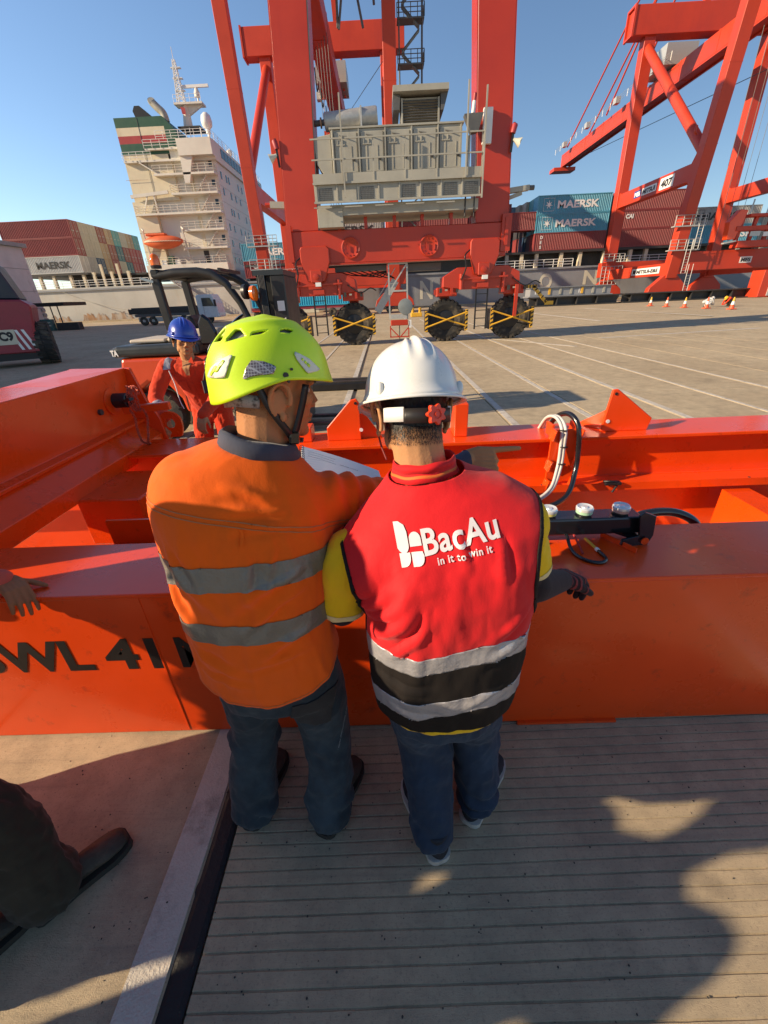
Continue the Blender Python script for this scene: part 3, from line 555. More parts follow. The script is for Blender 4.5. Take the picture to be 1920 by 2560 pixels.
for x in (-40.2, -33.4):
    MB().bar((x, HY+0.8, 8.43), (x-0.2, HY+0.1, 13.8), 0.22, 0.3).bar((x-0.2, HY+0.1, 13.8), (x+0.3, HY-0.4, 13.4), 0.2).build('davit', 'ship_white', dh)
MB().bar((-40.9, HY+0.4, 18.2), (-34.6, HY+0.4, 18.6), 0.35, 0.45).bar((-39.4, HY+0.5, 15.9), (-38.2, HY+0.4, 18.2), 0.16).bar((-37, HY+0.5, 15.9), (-37.1, HY+0.4, 18.4), 0.2).build('stores_crane', 'ship_white', dh)
# accommodation ladder and mooring line
gw = thing('accommodation_ladder', 'grey gangway ladder sloping down the ship hull behind the forklift', 'gangway')
a = atY(430, 702, HY-1.0); b_ = atY(515, 762, HY-1.0); MB().bar(a, b_, 0.9, 0.12).build('ramp', 'galv', gw)
for s_ in (-0.45, 0.45):
    r_ = MB(); d = b_-a
    for k in range(11): p = a+d*k/10+(0, s_, 0); r_.tube([p, p+(0, 0, 1.0)], 0.03, 4)
    for hh in (0.5, 1.0): r_.tube([a+(0, s_, hh), b_+(0, s_, hh)], 0.035, 4)
    r_.build('handrail', 'galv', gw)
P0 = atY(150, 728, HY-0.1); P1 = atY(400, 778, 81.5)
tag(MB().tube([P0+(P1-P0)*t-np.array((0, 0, 1.0*math.sin(math.pi*t))) for t in np.linspace(0, 1, 14)], 0.05, 5).build('mooring_line', 'grey_paint', None), 'thin mooring rope slanting down from the white hull to the quay', 'rope')

# ================================================================ CONTAINERS
CCOL = dict(maroon=(0.25, 0.045, 0.045), red=(0.32, 0.05, 0.045), brown=(0.24, 0.06, 0.04), teal=(0.09, 0.30, 0.32), blue=(0.09, 0.34, 0.47), navy=(0.03, 0.07, 0.14), cream=(0.42, 0.39, 0.32),
            tan=(0.40, 0.29, 0.17), grey=(0.36, 0.36, 0.35), white=(0.55, 0.55, 0.52), dark=(0.05, 0.05, 0.06), bluegrey=(0.14, 0.22, 0.27), green=(0.04, 0.15, 0.12), skyblue=(0.03, 0.36, 0.55), darkteal=(0.03, 0.13, 0.16))
for k_, v_ in CCOL.items():
    mat('box_'+k_, v_, 0.5, var=0.12, vs=0.5, dirt=(0.22, 0.11, 0.06), da=0.75 if k_ == 'tan' else 0.35, ds=0.9, streak=True, dthr=0.50 if k_ == 'tan' else 0.60)
CW, CH = 2.44, 2.58
_cm = {}
def cont_meshes(L):
    if L in _cm: return _cm[L]
    w_ = MB(); nr = int(round(L/0.29)); pts = []
    for i in range(nr):
        x = 0.12+(L-0.24)*i/nr; p = (L-0.24)/nr
        pts += [(x, 0.0), (x+p*0.28, 0.0), (x+p*0.5, 0.07), (x+p*0.78, 0.07)]
    pts.append((L-0.12, 0.0))
    for sgn, yb in ((1, 0.03), (-1, CW-0.03)):
        k = len(pts); vs = [(x, yb+sgn*d, z) for z in (0.12, CH-0.1) for x, d in pts]
        w_.add(vs, [(i, i+1, k+i+1, k+i) if sgn > 0 else (i+1, i, k+i, k+i+1) for i in range(k-1)])
    w_.add([(0.05, 0.05, CH-0.06), (L-0.05, 0.05, CH-0.06), (L-0.05, CW-0.05, CH-0.06), (0.05, CW-0.05, CH-0.06)], [(0,1,2,3)])
    f_ = MB()
    for x in (0, L-0.12):
        for y in (0, CW-0.12): f_.box(x, x+0.12, y, y+0.12, 0, CH)
    for y in (0, CW-0.08):
        f_.box(0.121, L-0.121, y, y+0.08, 0.0, 0.13); f_.box(0.121, L-0.121, y, y+0.08, CH-0.11, CH)
    for x in (0, L-0.1):
        f_.box(x, x+0.1, 0.121, CW-0.121, 0, 0.14); f_.box(x, x+0.1, 0.121, CW-0.121, CH-0.12, CH)
    d_ = MB()
    d_.box(0.02, 0.06, 0.121, CW/2-0.01, 0.14, CH-0.12); d_.box(0.02, 0.06, CW/2+0.01, CW-0.121, 0.14, CH-0.12)
    e_ = MB(); e_.box(L-0.06, L-0.02, 0.121, CW-0.121, 0.14, CH-0.12)
    for k in range(6): y = 0.3+k*0.37; e_.box(L-0.02, L-0.005, y, y+0.13, 0.2, CH-0.2)
    lr = MB()
    for y in (0.45, 0.85, CW-0.85, CW-0.45): lr.tube([(L+0.0, y, 0.15), (L+0.0, y, CH-0.13)], 0.03, 5); lr.box(L-0.01, L+0.04, y-0.12, y+0.12, 1.0, 1.12)
    _cm[L] = [q.mesh(nm, fix=False) for q, nm in ((w_, 'wall'), (f_, 'frame'), (d_, 'door'), (e_, 'end_wall'), (lr, 'lock_rod'))]
    return _cm[L]
def container(x, y, z, col, label, group, L=12.19, rz=0.0, flip=False, rods=False):
    root = thing('shipping_container', label, 'container', group, (x, y, z), rz)
    for me, nm in zip(cont_meshes(L), ('wall', 'frame', 'door', 'end_wall', 'lock_rod')):
        if nm == 'lock_rod' and not rods: continue
        key = (L, nm, col)
        if key not in _cm: m2 = me.copy(); m2.materials.clear(); m2.materials.append(MATS['galv'] if nm == 'lock_rod' else MATS['box_'+col]); _cm[key] = m2
        link(nm, _cm[key], None, root)
    return root
mat('text_white', (0.80, 0.80, 0.78), 0.6, var=0.1); mat('text_black', (0.02, 0.02, 0.022), 0.6)
def star_logo(root, x, z, s, m, y=-0.004):
    pts = []
    for i in range(14):
        a = math.pi/2+math.pi*i/7; r = (0.42 if i % 2 == 0 else 0.14)*s; pts.append((r*math.cos(a), r*math.sin(a)))
    MB().prism(pts, (x, y, z), (1, 0, 0), (0, 0, 1), (0, -0.004, 0)).build('star_emblem', m, root)
    f_ = MB(); q = s*0.56
    for a_, b_ in (((-q, -q), (q, -q)), ((q, -q), (q, q)), ((q, q), (-q, q)), ((-q, q), (-q, -q))): f_.bar((x+a_[0], y-0.002, z+a_[1]), (x+b_[0], y-0.002, z+b_[1]), 0.004, 0.035, up=(0, 0, 1) if a_[1] == b_[1] else (1, 0, 0))
    f_.build('emblem_frame', m, root)
def maersk(root, m, x0=3.3, x1=10.2, star=True):
    letters('lettering', 'MAERSK', (x0, -0.002, 0.78), (1, 0, 0), (0, 0, 1), 1.0, m, root, 0.035, x1-x0)
    if star: star_logo(root, 1.85, 1.29, 1.55, m)
ORD = ['first', 'second', 'third', 'fourth', 'fifth', 'sixth', 'seventh', 'eighth', 'ninth', 'tenth']
TIER = ['bottom', 'middle', 'top']
NAME = dict(maroon='maroon', red='bright red', brown='red-brown', teal='turquoise', blue='blue', navy='navy', cream='cream', tan='rusty tan', grey='grey', white='pale grey', dark='black', bluegrey='blue-grey', green='dark green', skyblue='sky blue', darkteal='dark teal')
AFT = [['white', 'grey', 'navy', 'tan', 'maroon', 'cream', 'darkteal', 'red', 'maroon'],
       ['maroon', 'cream', 'cream', 'tan', 'brown', 'darkteal', 'brown', 'red', 'red'],
       ['maroon', 'cream', 'cream', 'brown', 'tan', 'teal', 'cream', 'tan', 'teal']]
for t in range(3):
    for k in range(9):
        c = AFT[t][k]
        if k == 0: lab = {0: 'pale grey container with black lettering, bottom of the aft stack by the white building', 1: 'maroon container in the middle tier at the quay side of the aft stack', 2: 'maroon container on top at the quay side of the aft stack'}[t]
        else: lab = '%s container end, %s tier, %s row back in the stack left of the funnel' % (NAME[c], TIER[t], ORD[k])
        cr = container(-64.9, HY+0.4+k*2.52, 7.9+t*2.61, c, lab, 'containers in the aft stack', rods=True)
        if t == 0 and k == 0: maersk(cr, 'text_black', 4.2, 10.4, False); MB().box(0.3, 1.9, -0.003, 0.0, 0.3, 2.2).build('emblem', 'box_teal', cr)
FW = 'containers on the ship right of the tyred crane'; MD = 'containers glimpsed behind the tyred crane'
c = container(26.4, HY+0.4, 13.12, 'blue', 'blue container with white star and lettering on top beside the tall red crane leg', FW); maersk(c, 'text_white')
c = container(26.4, HY+0.4, 10.51, 'blue', 'blue container with white star and lettering, below the topmost blue one', FW); maersk(c, 'text_white')
c = container(26.4, HY+0.4, 7.9, 'maroon', 'maroon container with three small white letters under the two blue ones', FW)
for i, s_ in enumerate('DES'): letters('lettering', s_, (1.0, -0.004, 1.75-i*0.72), (1, 0, 0), (0, 0, 1), 0.45, 'text_white', c, 0.04)
for k, cols in ((1, ('dark', 'teal', 'teal')), (2, ('navy', 'dark', 'cream')), (3, ('maroon', 'dark', 'cream'))):
    for t in range(3): container(26.9-0.5*k, HY+0.4+k*2.52, 7.9+2.61*t, cols[t], '%s container end, %s tier, %s row behind the stacked blue containers' % (NAME[cols[t]], TIER[t], ORD[k]), FW)
for t, (cc, ex) in enumerate((('maroon', 'plain maroon container low beside the crane leg, far side of the ship'), ('teal', 'teal container with a white star, far side of the ship beside the crane leg'), ('maroon', 'maroon container with small white letters, far side beside the crane leg'), ('bluegrey', 'blue-grey container with a white star, topmost on the far side by the crane leg'))):
    c = container(17.9, HY+14, 5.9+2.61*t, cc, ex, FW)
    if t in (1, 3): star_logo(c, 10.0, 1.29, 1.5, 'text_white')
    if t == 2: letters('lettering', 'CAI', (9.6, -0.003, 1.3), (1, 0, 0), (0, 0, 1), 0.6, 'text_white', c, 0.06)
for t in range(4): container(12.5, HY+10.5, 5.9+2.61*t, 'maroon' if t != 2 else 'brown', '%s container, %s up, in the narrow stack right of the tyred crane' % ('maroon' if t != 2 else 'red-brown', ORD[t]), FW)
for t, ex in enumerate(('maroon container with small yellow marks at the bottom between the two crane legs', 'maroon container with small white letters in the middle between the two crane legs', 'plain maroon container on top between the two crane legs')):
    c = container(39.2, HY+0.4, 7.9+2.61*t, 'maroon', ex, FW)
    if t == 1: letters('lettering', 'CAI', (2.2, -0.003, 1.5), (1, 0, 0), (0, 0, 1), 0.6, 'text_white', c, 0.06)
    if t == 0:
        for i in range(4): letters('lettering', 'TEXT'[i], (0.9, -0.004, 2.0-i*0.42), (1, 0, 0), (0, 0, 1), 0.3, 'yellow', c, 0.04)
c = container(52.4, HY+0.4, 7.9, 'blue', 'blue container with white lettering at the far right of the ship', FW); maersk(c, 'text_white', 4.4, 11.4, False)
c = container(51.9, HY+0.6, 10.51, 'grey', 'grey container with black lettering at the far right of the ship', FW); maersk(c, 'text_black', 2.4, 10.0)
for t in range(2): container(65.5, HY+1.4, 6.6+2.61*t, 'cream', 'cream container at the right edge of the picture, %s one' % ('lower' if t == 0 else 'upper'), FW)
c = container(-24.2, HY+0.4, 8.4, 'blue', 'blue container with white lettering left of the tyred crane leg', MD); maersk(c, 'text_white', 2.6, 9.6, False)
c = container(-24.2, HY+0.4, 5.8, 'maroon', 'maroon container under the blue one left of the tyred crane leg', MD); letters('lettering', 'CAI', (1.6, -0.003, 1.5), (1, 0, 0), (0, 0, 1), 0.6, 'text_white', c, 0.06)
c = container(-11.4, HY+0.4, 11.0, 'grey', 'grey container with black lettering seen under the crane generator house', MD); maersk(c, 'text_black', 2.0, 10.5, False)
container(-11.4, HY+0.4, 8.4, 'maroon', 'maroon container below the grey one behind the crane sill beam', MD)
container(2.6, HY+0.4, 11.0, 'maroon', 'maroon container seen through the gap under the generator house', MD)
container(2.6, HY+0.4, 8.4, 'brown', 'red-brown container behind the middle of the crane sill beam', MD)
c = container(15.0, HY+0.6, 11.0, 'maroon', 'dark maroon container with small white letters at the right under the generator house', MD); letters('lettering', 'CAI', (0.5, -0.003, 1.7), (1, 0, 0), (0, 0, 1), 0.6, 'text_white', c, 0.06)
# ================================================================ SHIP-TO-SHORE CRANES
def sts(x0, label, tip, near, signs):
    x1 = x0+16.6; xc = (x0+x1)/2
    c = thing('quay_crane', label, 'crane', 'tall red quay cranes')
    M_ = 'crane_red_far'
    for x in (x0, x1):
        MB().bar((x, 62, 2.6), (x, 59, 30.5), 1.35, 1.25, up=(0, 1, 0)).build('landside_leg', M_, c, bev=0.04)
        MB().bar((x, 79, 2.6), (x, 79.6, 32.0), 1.5, 1.35, up=(0, 1, 0)).build('waterside_leg', M_, c, bev=0.04)
        for z in (7.2, 15.6, 22.0):
            t = (z-2.6)/27.9; MB().box(x-0.69, x+0.69, 62-3*t-0.64, 62-3*t+0.64, z, z+0.05).build('weld_band', M_, c)
        pb = MB().prism([(60.9, 12.2), (62.2, 12.6), (78.4, 12.6), (79.5, 11.6), (79.5, 15.0), (78.2, 14.35), (62.0, 14.35), (60.6, 16.4)], (x-0.55, 0, 0), (0, 1, 0), (0, 0, 1), (1.1, 0, 0)).build('portal_beam', M_, c, bev=0.03)
        MB().tube([(x, 79.3, 30.6), (x, 61.0, 15.2)], 0.55, 14).build('diagonal_brace', M_, c, auto=50)
        tb = MB().box(x-0.45, x+0.45, 62.7, 78.2, 2.9, 4.3).build('tie_beam', M_, c, bev=0.03)
        if x == x0 and signs:
            def sg(pts, col, xx=-0.556):
                (xa, ya), (xb, yb) = pts; A = atX(xa, ya, x+xx); return A
            sgn = [((1652, 452), (1690, 424), 'white', '407', 'text_black'), ((1606, 473), (1645, 448), 'white', 'MITSUI', 'text_black'), ((1586, 486), (1606, 462), 'band_blue', 'MES', 'text_white')]
            mat('band_blue', (0.03, 0.06, 0.30), 0.5)
            for (a_, b2, pc, tx, tcol) in sgn:
                A = atX(a_[0], a_[1], x-0.56); B = atX(b2[0], b2[1], x-0.56); ya, yb = A[1], B[1]; za, zb_ = min(A[2], B[2]), max(A[2], B[2])
                zm = 13.45; hh = 0.62 if tx == '407' else 0.42
                s_o = MB().box(x-0.575, x-0.552, min(ya, yb), max(ya, yb), zm-hh, zm+hh).build('sign', pc, pb)
                wd = abs(yb-ya); letters('lettering', tx, (x-0.576, max(ya, yb)-wd*0.08, zm-hh*0.6), (0, -1, 0), (0, 0, 1), hh*1.2, tcol, s_o, 0.05, wd*0.84)
            A = atX(1618, 684, x-0.46); s_o = MB().box(x-0.47, x-0.452, 63.6, 70.5, 3.2, 4.0).build('sign', 'white', tb)
            letters('lettering', 'MITSUI-E&S', (x-0.472, 69.2, 3.38), (0, -1, 0), (0, 0, 1), 0.42, 'text_black', s_o, 0.05, 5.2)
            MB().box(x-0.474, x-0.47, 69.4, 70.2, 3.35, 3.85).build('emblem', 'text_black', s_o)
    for y, nm in ((62, 'landside_sill'), (79, 'waterside_sill')):
        sb = MB().box(x0-0.3 if y == 62 else x0-1.5, x1+1.5, y-0.6, y+0.6, 3.3, 5.4).build(nm, M_, c, bev=0.03)
        if signs and y == 62:
            s_o = MB().box(x0+8.2, x0+9.7, y-0.62, y-0.602, 3.9, 4.6).build('sign', 'white', sb); letters('lettering', 'MES', (x0+8.35, y-0.625, 4.05), (1, 0, 0), (0, 0, 1), 0.4, 'text_black', s_o, 0.05, 1.2)
    for x in (x0, x1):
        for y in (62, 79):
            b_ = MB().prism([(-2.6, 0.75), (-2.4, 1.5), (-0.8, 2.9), (0.8, 2.9), (2.4, 1.5), (2.6, 0.75)], (x, y-0.45, 0), (1, 0, 0), (0, 0, 1), (0, 0.9, 0)).build('bogie', M_, c, bev=0.03)
            for dx in (-2.1, -0.8, 0.8, 2.1): MB().lathe([(0.42, -0.25), (0.42, 0.25), (0.3, 0.28)], (x+dx, y, 0.42), (0, -1, 0), 14).build('wheel', 'steel_dark', b_, auto=40)
            MB().box(x-2.9, x+2.9, y-0.1, y+0.1, -0.02, 0.02).build('rail_pad', 'steel_dark', b_)
    MB().box(x0-2.6, x1+2.6, 78.6, 80.6, 31.7, 34.6).build('upper_beam', M_, c, bev=0.05)
    e_ = MB()
    for sx in (-1,):
        xx = x0-2.62; e_.box(xx-0.25, xx, 78.5, 78.75, 31.6, 34.7); e_.box(xx-0.25, xx, 80.45, 80.7, 31.6, 34.7); e_.box(xx-0.25, xx, 78.76, 80.44, 31.6, 31.85); e_.box(xx-0.25, xx, 78.76, 80.44, 34.45, 34.7)
    e_.build('end_frame', M_, c)
    MB().box(x0-0.8, x1+0.8, 58.4, 59.8, 30.6, 32.6).build('landside_upper_beam', M_, c, bev=0.05)
    xb = xc+0.35
    bm = MB().box(xb-1.1, xb+1.1, 34, tip, 28.7, 30.9).build('boom_girder', M_, c, bev=0.03)
    for dx in (-0.95, 0.95): MB().box(xb+dx-0.14, xb+dx+0.14, 34, tip, 28.5, 28.69).build('trolley_rail', M_, bm)
    for k in range(9): MB().box(xb-1.13, xb+1.13, 60+k*8.0, 60.3+k*8.0, 28.66, 30.94).build('girder_rib', M_, bm)
    MB().box(xc-2.6, xc+2.6, tip-1, tip+2.2, 27.7, 28.4).box(xc-0.5, xc+0.5, tip-0.6, tip+0.6, 28.4, 29.5).build('boom_tip_platform', M_, c)
    for y in range(int(tip)-6, 80, -12):
        MB().box(xc-2.9, xc-2.1, y, y+1.2, 31.0, 31.9).build('walkway_post', 'galv', c)
    r_ = MB(); rail(r_, [(xc-2.4, 84, 30.95), (xc-2.4, tip, 30.95)], 1.0, 0.03, 4, 3); r_.build('boom_railing', 'galv', c)
    for dx in (-1.8, 1.8):
        MB().bar((xc+dx, 79, 34.6), (xc+dx*0.4, 76, 58), 0.7).build('apex_mast', M_, c)
        MB().tube([(xc+dx*0.5, 76, 57), (xc+dx, tip-6, 31)], 0.16, 6).build('stay', M_, c)
        MB().tube([(xc+dx*0.5, 76, 57.4), (xc+dx, (tip+80)/2, 31)], 0.16, 6).build('stay', M_, c)
        MB().tube([(xc+dx*0.5, 76, 57.4), (xc+dx, 58.8, 32.4)], 0.25, 6).build('back_stay', M_, c)
    MB().box(xc-4.5, xc+4.5, 40, 52, 32.5, 38).build('machinery_house', 'galv', c, bev=0.1)
    for k in range(5):
        MB().tube([(xc+1.5-0.4*k, 66+k*0.7, 28.5), (xc+1.9-0.4*k, 66+k*0.7, 6.5)], 0.03, 4).build('hoist_rope', 'grey_dark', c)
    MB().tube([(xc, tip, 29), (x1, 66, 26.5)], 0.05, 4).build('rope', 'grey_dark', c)
    MB().box(xc-2.2, xc+2.4, 86, 92, 31.2, 33.6).build('trolley_gear', 'galv', c)
    # ladder cage and platforms at a landside leg
    for z in (5.5, 8.0):
        pf = MB().box(x0-1.6, x0+2.2, 60.6, 61.3, z, z+0.12).build('platform', 'galv', c)
        r_ = MB(); rail(r_, [(x0-1.6, 60.6, z+0.12), (x0+2.2, 60.6, z+0.12)], 1.05, 0.035, 4, 0.9); r_.build('railing', 'galv', pf)
    for z0, z1, dx in ((0.3, 3.0, 1.2), (3.0, 5.6, 0.4), (5.6, 8.1, 1.2)):
        l_ = MB(); 
        for s_ in (0, 0.55): l_.tube([(x0+dx+s_, 60.3, z0), (x0+dx+s_, 60.3, z1+1.0)], 0.04, 4)
        for q in range(int((z1-z0)/0.3)): l_.tube([(x0+dx, 60.3, z0+0.3*q), (x0+dx+0.55, 60.3, z0+0.3*q)], 0.025, 4)
        l_.build('ladder', 'galv', c)
    MB().box(x0-1.4, x0-0.5, 77, 78, 5.5, 5.62).build('platform', 'galv', c)
    r_ = MB(); rail(r_, [(x0-1.9, 77.2, 5.4), (x0+1.4, 77.2, 5.4)], 1.1, 0.04, 4, 0.8); rail(r_, [(x0-1.9, 77.2, 2.2), (x0+1.4, 77.2, 2.2)], 2.6, 0.04, 4, 0.6, 5); r_.build('railing', 'galv', c)
    for y in (16.0,): MB().tube(spline([(x0-0.7, 62, 17), (x0-1.0, 62, 17.3), (x0-0.9, 62, 17.8)], 8), 0.12, 6).build('eye_lug', M_, c)
    return c
cA = sts(-15.0, 'red quay crane rising behind the left leg of the tyred crane', 97, None, False)
cB = sts(37.5, 'red quay crane marked 407 standing on the right of the picture', 129.5, None, True)
# stair tower on the right landside leg of the first crane
st = MB()
for k in range(16):
    z = 9+k*1.75; s_ = 1 if k % 2 else -1
    st.bar((3.9-0.9*s_, 61.2, z), (3.9+0.9*s_, 61.2, z+1.6), 0.7, 0.1)
for x in (2.7, 5.1):
    for y in (60.7, 61.7): st.tube([(x, y, 8), (x, y, 38)], 0.06, 4)
so_ = st.build('stair_flights', 'grey_dark', cA)
for k in range(9):
    z = 10+k*3.4
    pf = MB().box(2.5, 5.3, 60.6, 61.9, z, z+0.12).build('stair_landing', 'grey_dark', cA)
    r_ = MB(); rail(r_, [(2.5, 60.6, z+0.1), (5.3, 60.6, z+0.1), (5.3, 61.9, z+0.1)], 1.05, 0.04, 4, 0.7); r_.build('railing', 'grey_dark', pf)
r_ = MB(); rail(r_, [(-5.0, 60.3, 28.6), (1.0, 60.3, 28.6)], 1.1, 0.05, 4, 1.2)
for a_, b_ in (((-3.5, 60.4, 26.4), (-2.2, 60.4, 33)), ((-1.0, 60.4, 26.4), (-2.4, 60.4, 33)), ((-3.6, 60.4, 26.5), (-3.4, 60.4, 33)), ((0.2, 60.4, 28), (-0.2, 60.4, 33))): r_.tube([a_, b_], 0.13, 5)
r_.build('lattice_gantry', 'grey_dark', cA)
for k in range(5):
    fy = 74+k*6; MB().tube(spline([(-7.75, fy, 28.6), (-7.85, fy+2, 27.0+0.2*(k % 2)), (-7.75, fy+4, 28.6)], 12), 0.08, 5).build('festoon_loop', 'black', cA)
# red head block with spreader parked on the sill of crane 407
hb = thing('crane_head_block', 'red hoist head block with hydraulic gear resting above the sill of crane 407', 'head block')
y = 60.8
MB().box(43.5, 48.5, y-1.2, y+0.1, 5.5, 6.2).build('base_frame', 'crane_red_far', hb, bev=0.03)
MB().box(43.0, 49.0, y-1.0, y+0.1, 7.2, 7.7).build('middle_frame', 'crane_red_far', hb, bev=0.03)
MB().box(44.2, 49.2, y-1.1, y+0.1, 8.6, 8.9).build('top_frame', 'crane_red_far', hb, bev=0.03)
MB().prism([(42.2, 6.4), (42.0, 8.2), (43.0, 9.4), (43.9, 9.3), (43.6, 8.0), (43.2, 6.4)], (0, y-0.9, 0), (1, 0, 0), (0, 0, 1), (0, 0.8, 0)).build('sheave_guard', 'spreader_bright', hb, bev=0.05)
for x in (43.6, 45.2, 47.0, 48.6): MB().bar((x, y-0.5, 6.2), (x+0.2, y-0.5, 8.6), 0.35).build('post', 'crane_red_far', hb)
MB().box(44.6, 45.8, y-1.3, y-1.21, 6.6, 7.1).build('cabinet', 'galv', hb); MB().box(46.2, 47.8, y-1.3, y-1.21, 6.55, 7.0).build('cabinet', 'white', hb)
for x in (44.5, 46.5, 48.3): MB().tube([(x, y-0.4, 8.9), (x+0.1, y-0.4, 10.4)], 0.08, 6).build('rope_anchor', 'steel', hb)
MB().bar((41.8, y-1.0, 6.0), (43.2, y-1.0, 6.2), 0.5, 0.15).build('step', 'galv', hb)
# ================================================================ RUBBER-TYRED CRANE
rt = thing('tyred_gantry_crane', 'big red rubber-tyred crane with grey generator house between its two legs', 'crane')
FY = 19.0
for nm, (xa, xb, ya_, yb_) in (('l', (-2.98, -2.66, FY+0.02, FY+1.1)), ('r', (4.27, 3.95, FY+0.02, FY+1.1))):
    lg = MB(); k = 18.0
    xt = xa+(xb-xa)*k/6.3
    lg.add([(xa-0.61, ya_, 4.16), (xa+0.61, ya_, 4.16), (xa+0.61, yb_, 4.16), (xa-0.61, yb_, 4.16), (xt-0.61, ya_, 4.16+k), (xt+0.61, ya_, 4.16+k), (xt+0.61, yb_, 4.16+k), (xt-0.61, yb_, 4.16+k)],
           [(0,3,2,1),(4,5,6,7),(0,1,5,4),(1,2,6,5),(2,3,7,6),(3,0,4,7)])
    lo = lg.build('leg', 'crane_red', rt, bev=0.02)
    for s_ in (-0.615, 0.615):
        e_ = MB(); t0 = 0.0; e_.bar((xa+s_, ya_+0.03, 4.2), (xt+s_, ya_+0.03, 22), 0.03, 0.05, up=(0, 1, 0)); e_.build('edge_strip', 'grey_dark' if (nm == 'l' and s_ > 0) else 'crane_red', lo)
MB().box(-2.6, 3.9, FY+0.1, FY+1.0, 20.3, 22.1).build('top_beam', 'crane_red', rt)
sill = MB().box(-3.52, 4.86, FY-0.05, FY+1.15, 3.05, 4.15).build('sill_beam', 'crane_red', rt, bev=0.02)
MB().box(-3.3, 4.6, FY-0.10, FY-0.052, 3.0, 3.05).build('bottom_flange', 'crane_red', sill)
for px, py in ((877, 620), (1073, 614)):
    p = atY(px, py, FY-0.06); mh = MB().lathe([(0.37, 0), (0.37, 0.06), (0.33, 0.075), (0.30, 0.055)], (p[0], FY-0.05, p[2]), (0, -1, 0), 32).build('manhole_cover', 'crane_red', sill, auto=35)
    for q in range(10): a = 2*math.pi*q/10; MB().lathe([(0.022, 0), (0.022, 0.025)], (p[0]+0.25*math.cos(a), FY-0.105, p[2]+0.25*math.sin(a)), (0, -1, 0), 6).build('bolt', 'crane_red', mh)
    MB().bar((p[0]-0.11, FY-0.15, p[2]+0.1), (p[0]-0.11, FY-0.15, p[2]-0.1), 0.03).build('handle', 'crane_red', mh); MB().bar((p[0]+0.13, FY-0.15, p[2]+0.08), (p[0]+0.13, FY-0.15, p[2]-0.12), 0.03).build('handle', 'crane_red', mh)
MB().box(-3.62, -3.40, FY-0.15, FY-0.051, 3.15, 4.35).build('side_plate', 'crane_red', sill); MB().box(4.62, 4.98, FY-0.15, FY-0.051, 3.2, 4.4).build('side_plate', 'crane_red', sill)
MB().box(4.74, 4.86, FY-0.19, FY-0.151, 3.4, 4.3).build('rib', 'crane_red', sill)
# tyre mesh shared by the four wheels
def tyre_mesh(Ro=0.83, Rr=0.37, W=0.52, lugs=26):
    t = MB(); prof = [(Rr, -W*0.30), (Rr+0.03, -W*0.42), (Ro*0.72, -W*0.5), (Ro*0.90, -W*0.47), (Ro*0.955, -W*0.38), (Ro*0.955, W*0.38), (Ro*0.90, W*0.47), (Ro*0.72, W*0.5), (Rr+0.03, W*0.42), (Rr, W*0.30)]
    t.lathe(prof, (0, 0, 0), (0, -1, 0), 52)
    for k in range(lugs):
        for sd_, off in ((-1, 0), (1, 0.5)):
            a = 2*math.pi*(k+off)/lugs; ca, sa = math.cos(a), math.sin(a); a2 = a+0.07*sd_; cb, sb_ = math.cos(a2), math.sin(a2)
            y0, y1 = sd_*W*0.49, sd_*W*0.04; hw = 0.055
            tx, tz = -sa*hw, ca*hw; ux, uz = -sb_*hw, cb*hw
            r0, r1, rs = Ro*0.93, Ro, Ro*0.80
            t.add([(ca*rs-tx, y0, sa*rs-tz), (ca*rs+tx, y0, sa*rs+tz), (ca*Ro*0.985-tx, y0, sa*Ro*0.985-tz), (ca*Ro*0.985+tx, y0, sa*Ro*0.985+tz), (cb*r0-ux, y1, sb_*r0-uz), (cb*r0+ux, y1, sb_*r0+uz), (cb*r1-ux, y1, sb_*r1-uz), (cb*r1+ux, y1, sb_*r1+uz)],
                  [(0,1,3,2),(2,3,7,6),(0,2,6,4),(1,5,7,3),(4,6,7,5),(0,4,5,1)])
    return t.mesh('tyre', False)
TM = tyre_mesh(); TM.materials.append(MATS['rubber'])
RIM = MB().lathe([(0.37, -0.20), (0.40, -0.19), (0.40, -0.17), (0.33, -0.12), (0.20, -0.05), (0.17, -0.10), (0.16, -0.16), (0.14, -0.17), (0.001, -0.17)], (0, 0, 0), (0, 1, 0), 32).mesh('rim'); RIM.materials.append(MATS['black']); RIM.shade_smooth(); RIM.set_sharp_from_angle(angle=R(35))
def hazard(name, x, y, z0, z1, w_, parent, d=0.05):
    o = MB().box(x-w_/2, x+w_/2, y, y+d, z0, z1).build(name, 'yellow', parent); n = int((z1-z0)/0.16)
    for k in range(n): z = z0+0.03+k*0.16; MB().add([(x-w_/2, y-0.003, z), (x+w_/2, y-0.003, z+0.06), (x+w_/2, y-0.003, z+0.13), (x-w_/2, y-0.003, z+0.07)], [(0,1,2,3)]).build('black_stripe', 'black', o)
    return o
WX = [-3.97, -1.24, 2.63, 5.36]
for x in WX:
    wh = link('wheel', TM, None, rt); wh.location = (x, FY+0.5, 0.83)
    rm = link('rim', RIM, None, wh)
    g = bpy.data.objects.new('wheel_guard', None); COL.objects.link(g); g.parent = rt
    yg = FY+0.02
    for s_ in (-0.84, 0.84):
        hazard('guard_post', x+s_, yg, 0.42, 1.22, 0.11, g)
        MB().box(x+s_-0.05*(1 if s_ > 0 else -1)-0.06, x+s_+0.06-0.05*(1 if s_ > 0 else -1), yg+0.052, yg+0.9, 0.40, 1.2).build('guard_plate', 'steel_dark', g)
    MB().tube([(x-0.84, yg-0.03, 1.13), (x+0.84, yg-0.03, 0.60)], 0.032, 8).build('guard_bar', 'yellow', g)
    MB().tube([(x-0.84, yg-0.10, 0.60), (x+0.84, yg-0.10, 1.13)], 0.032, 8).build('guard_bar', 'yellow', g)
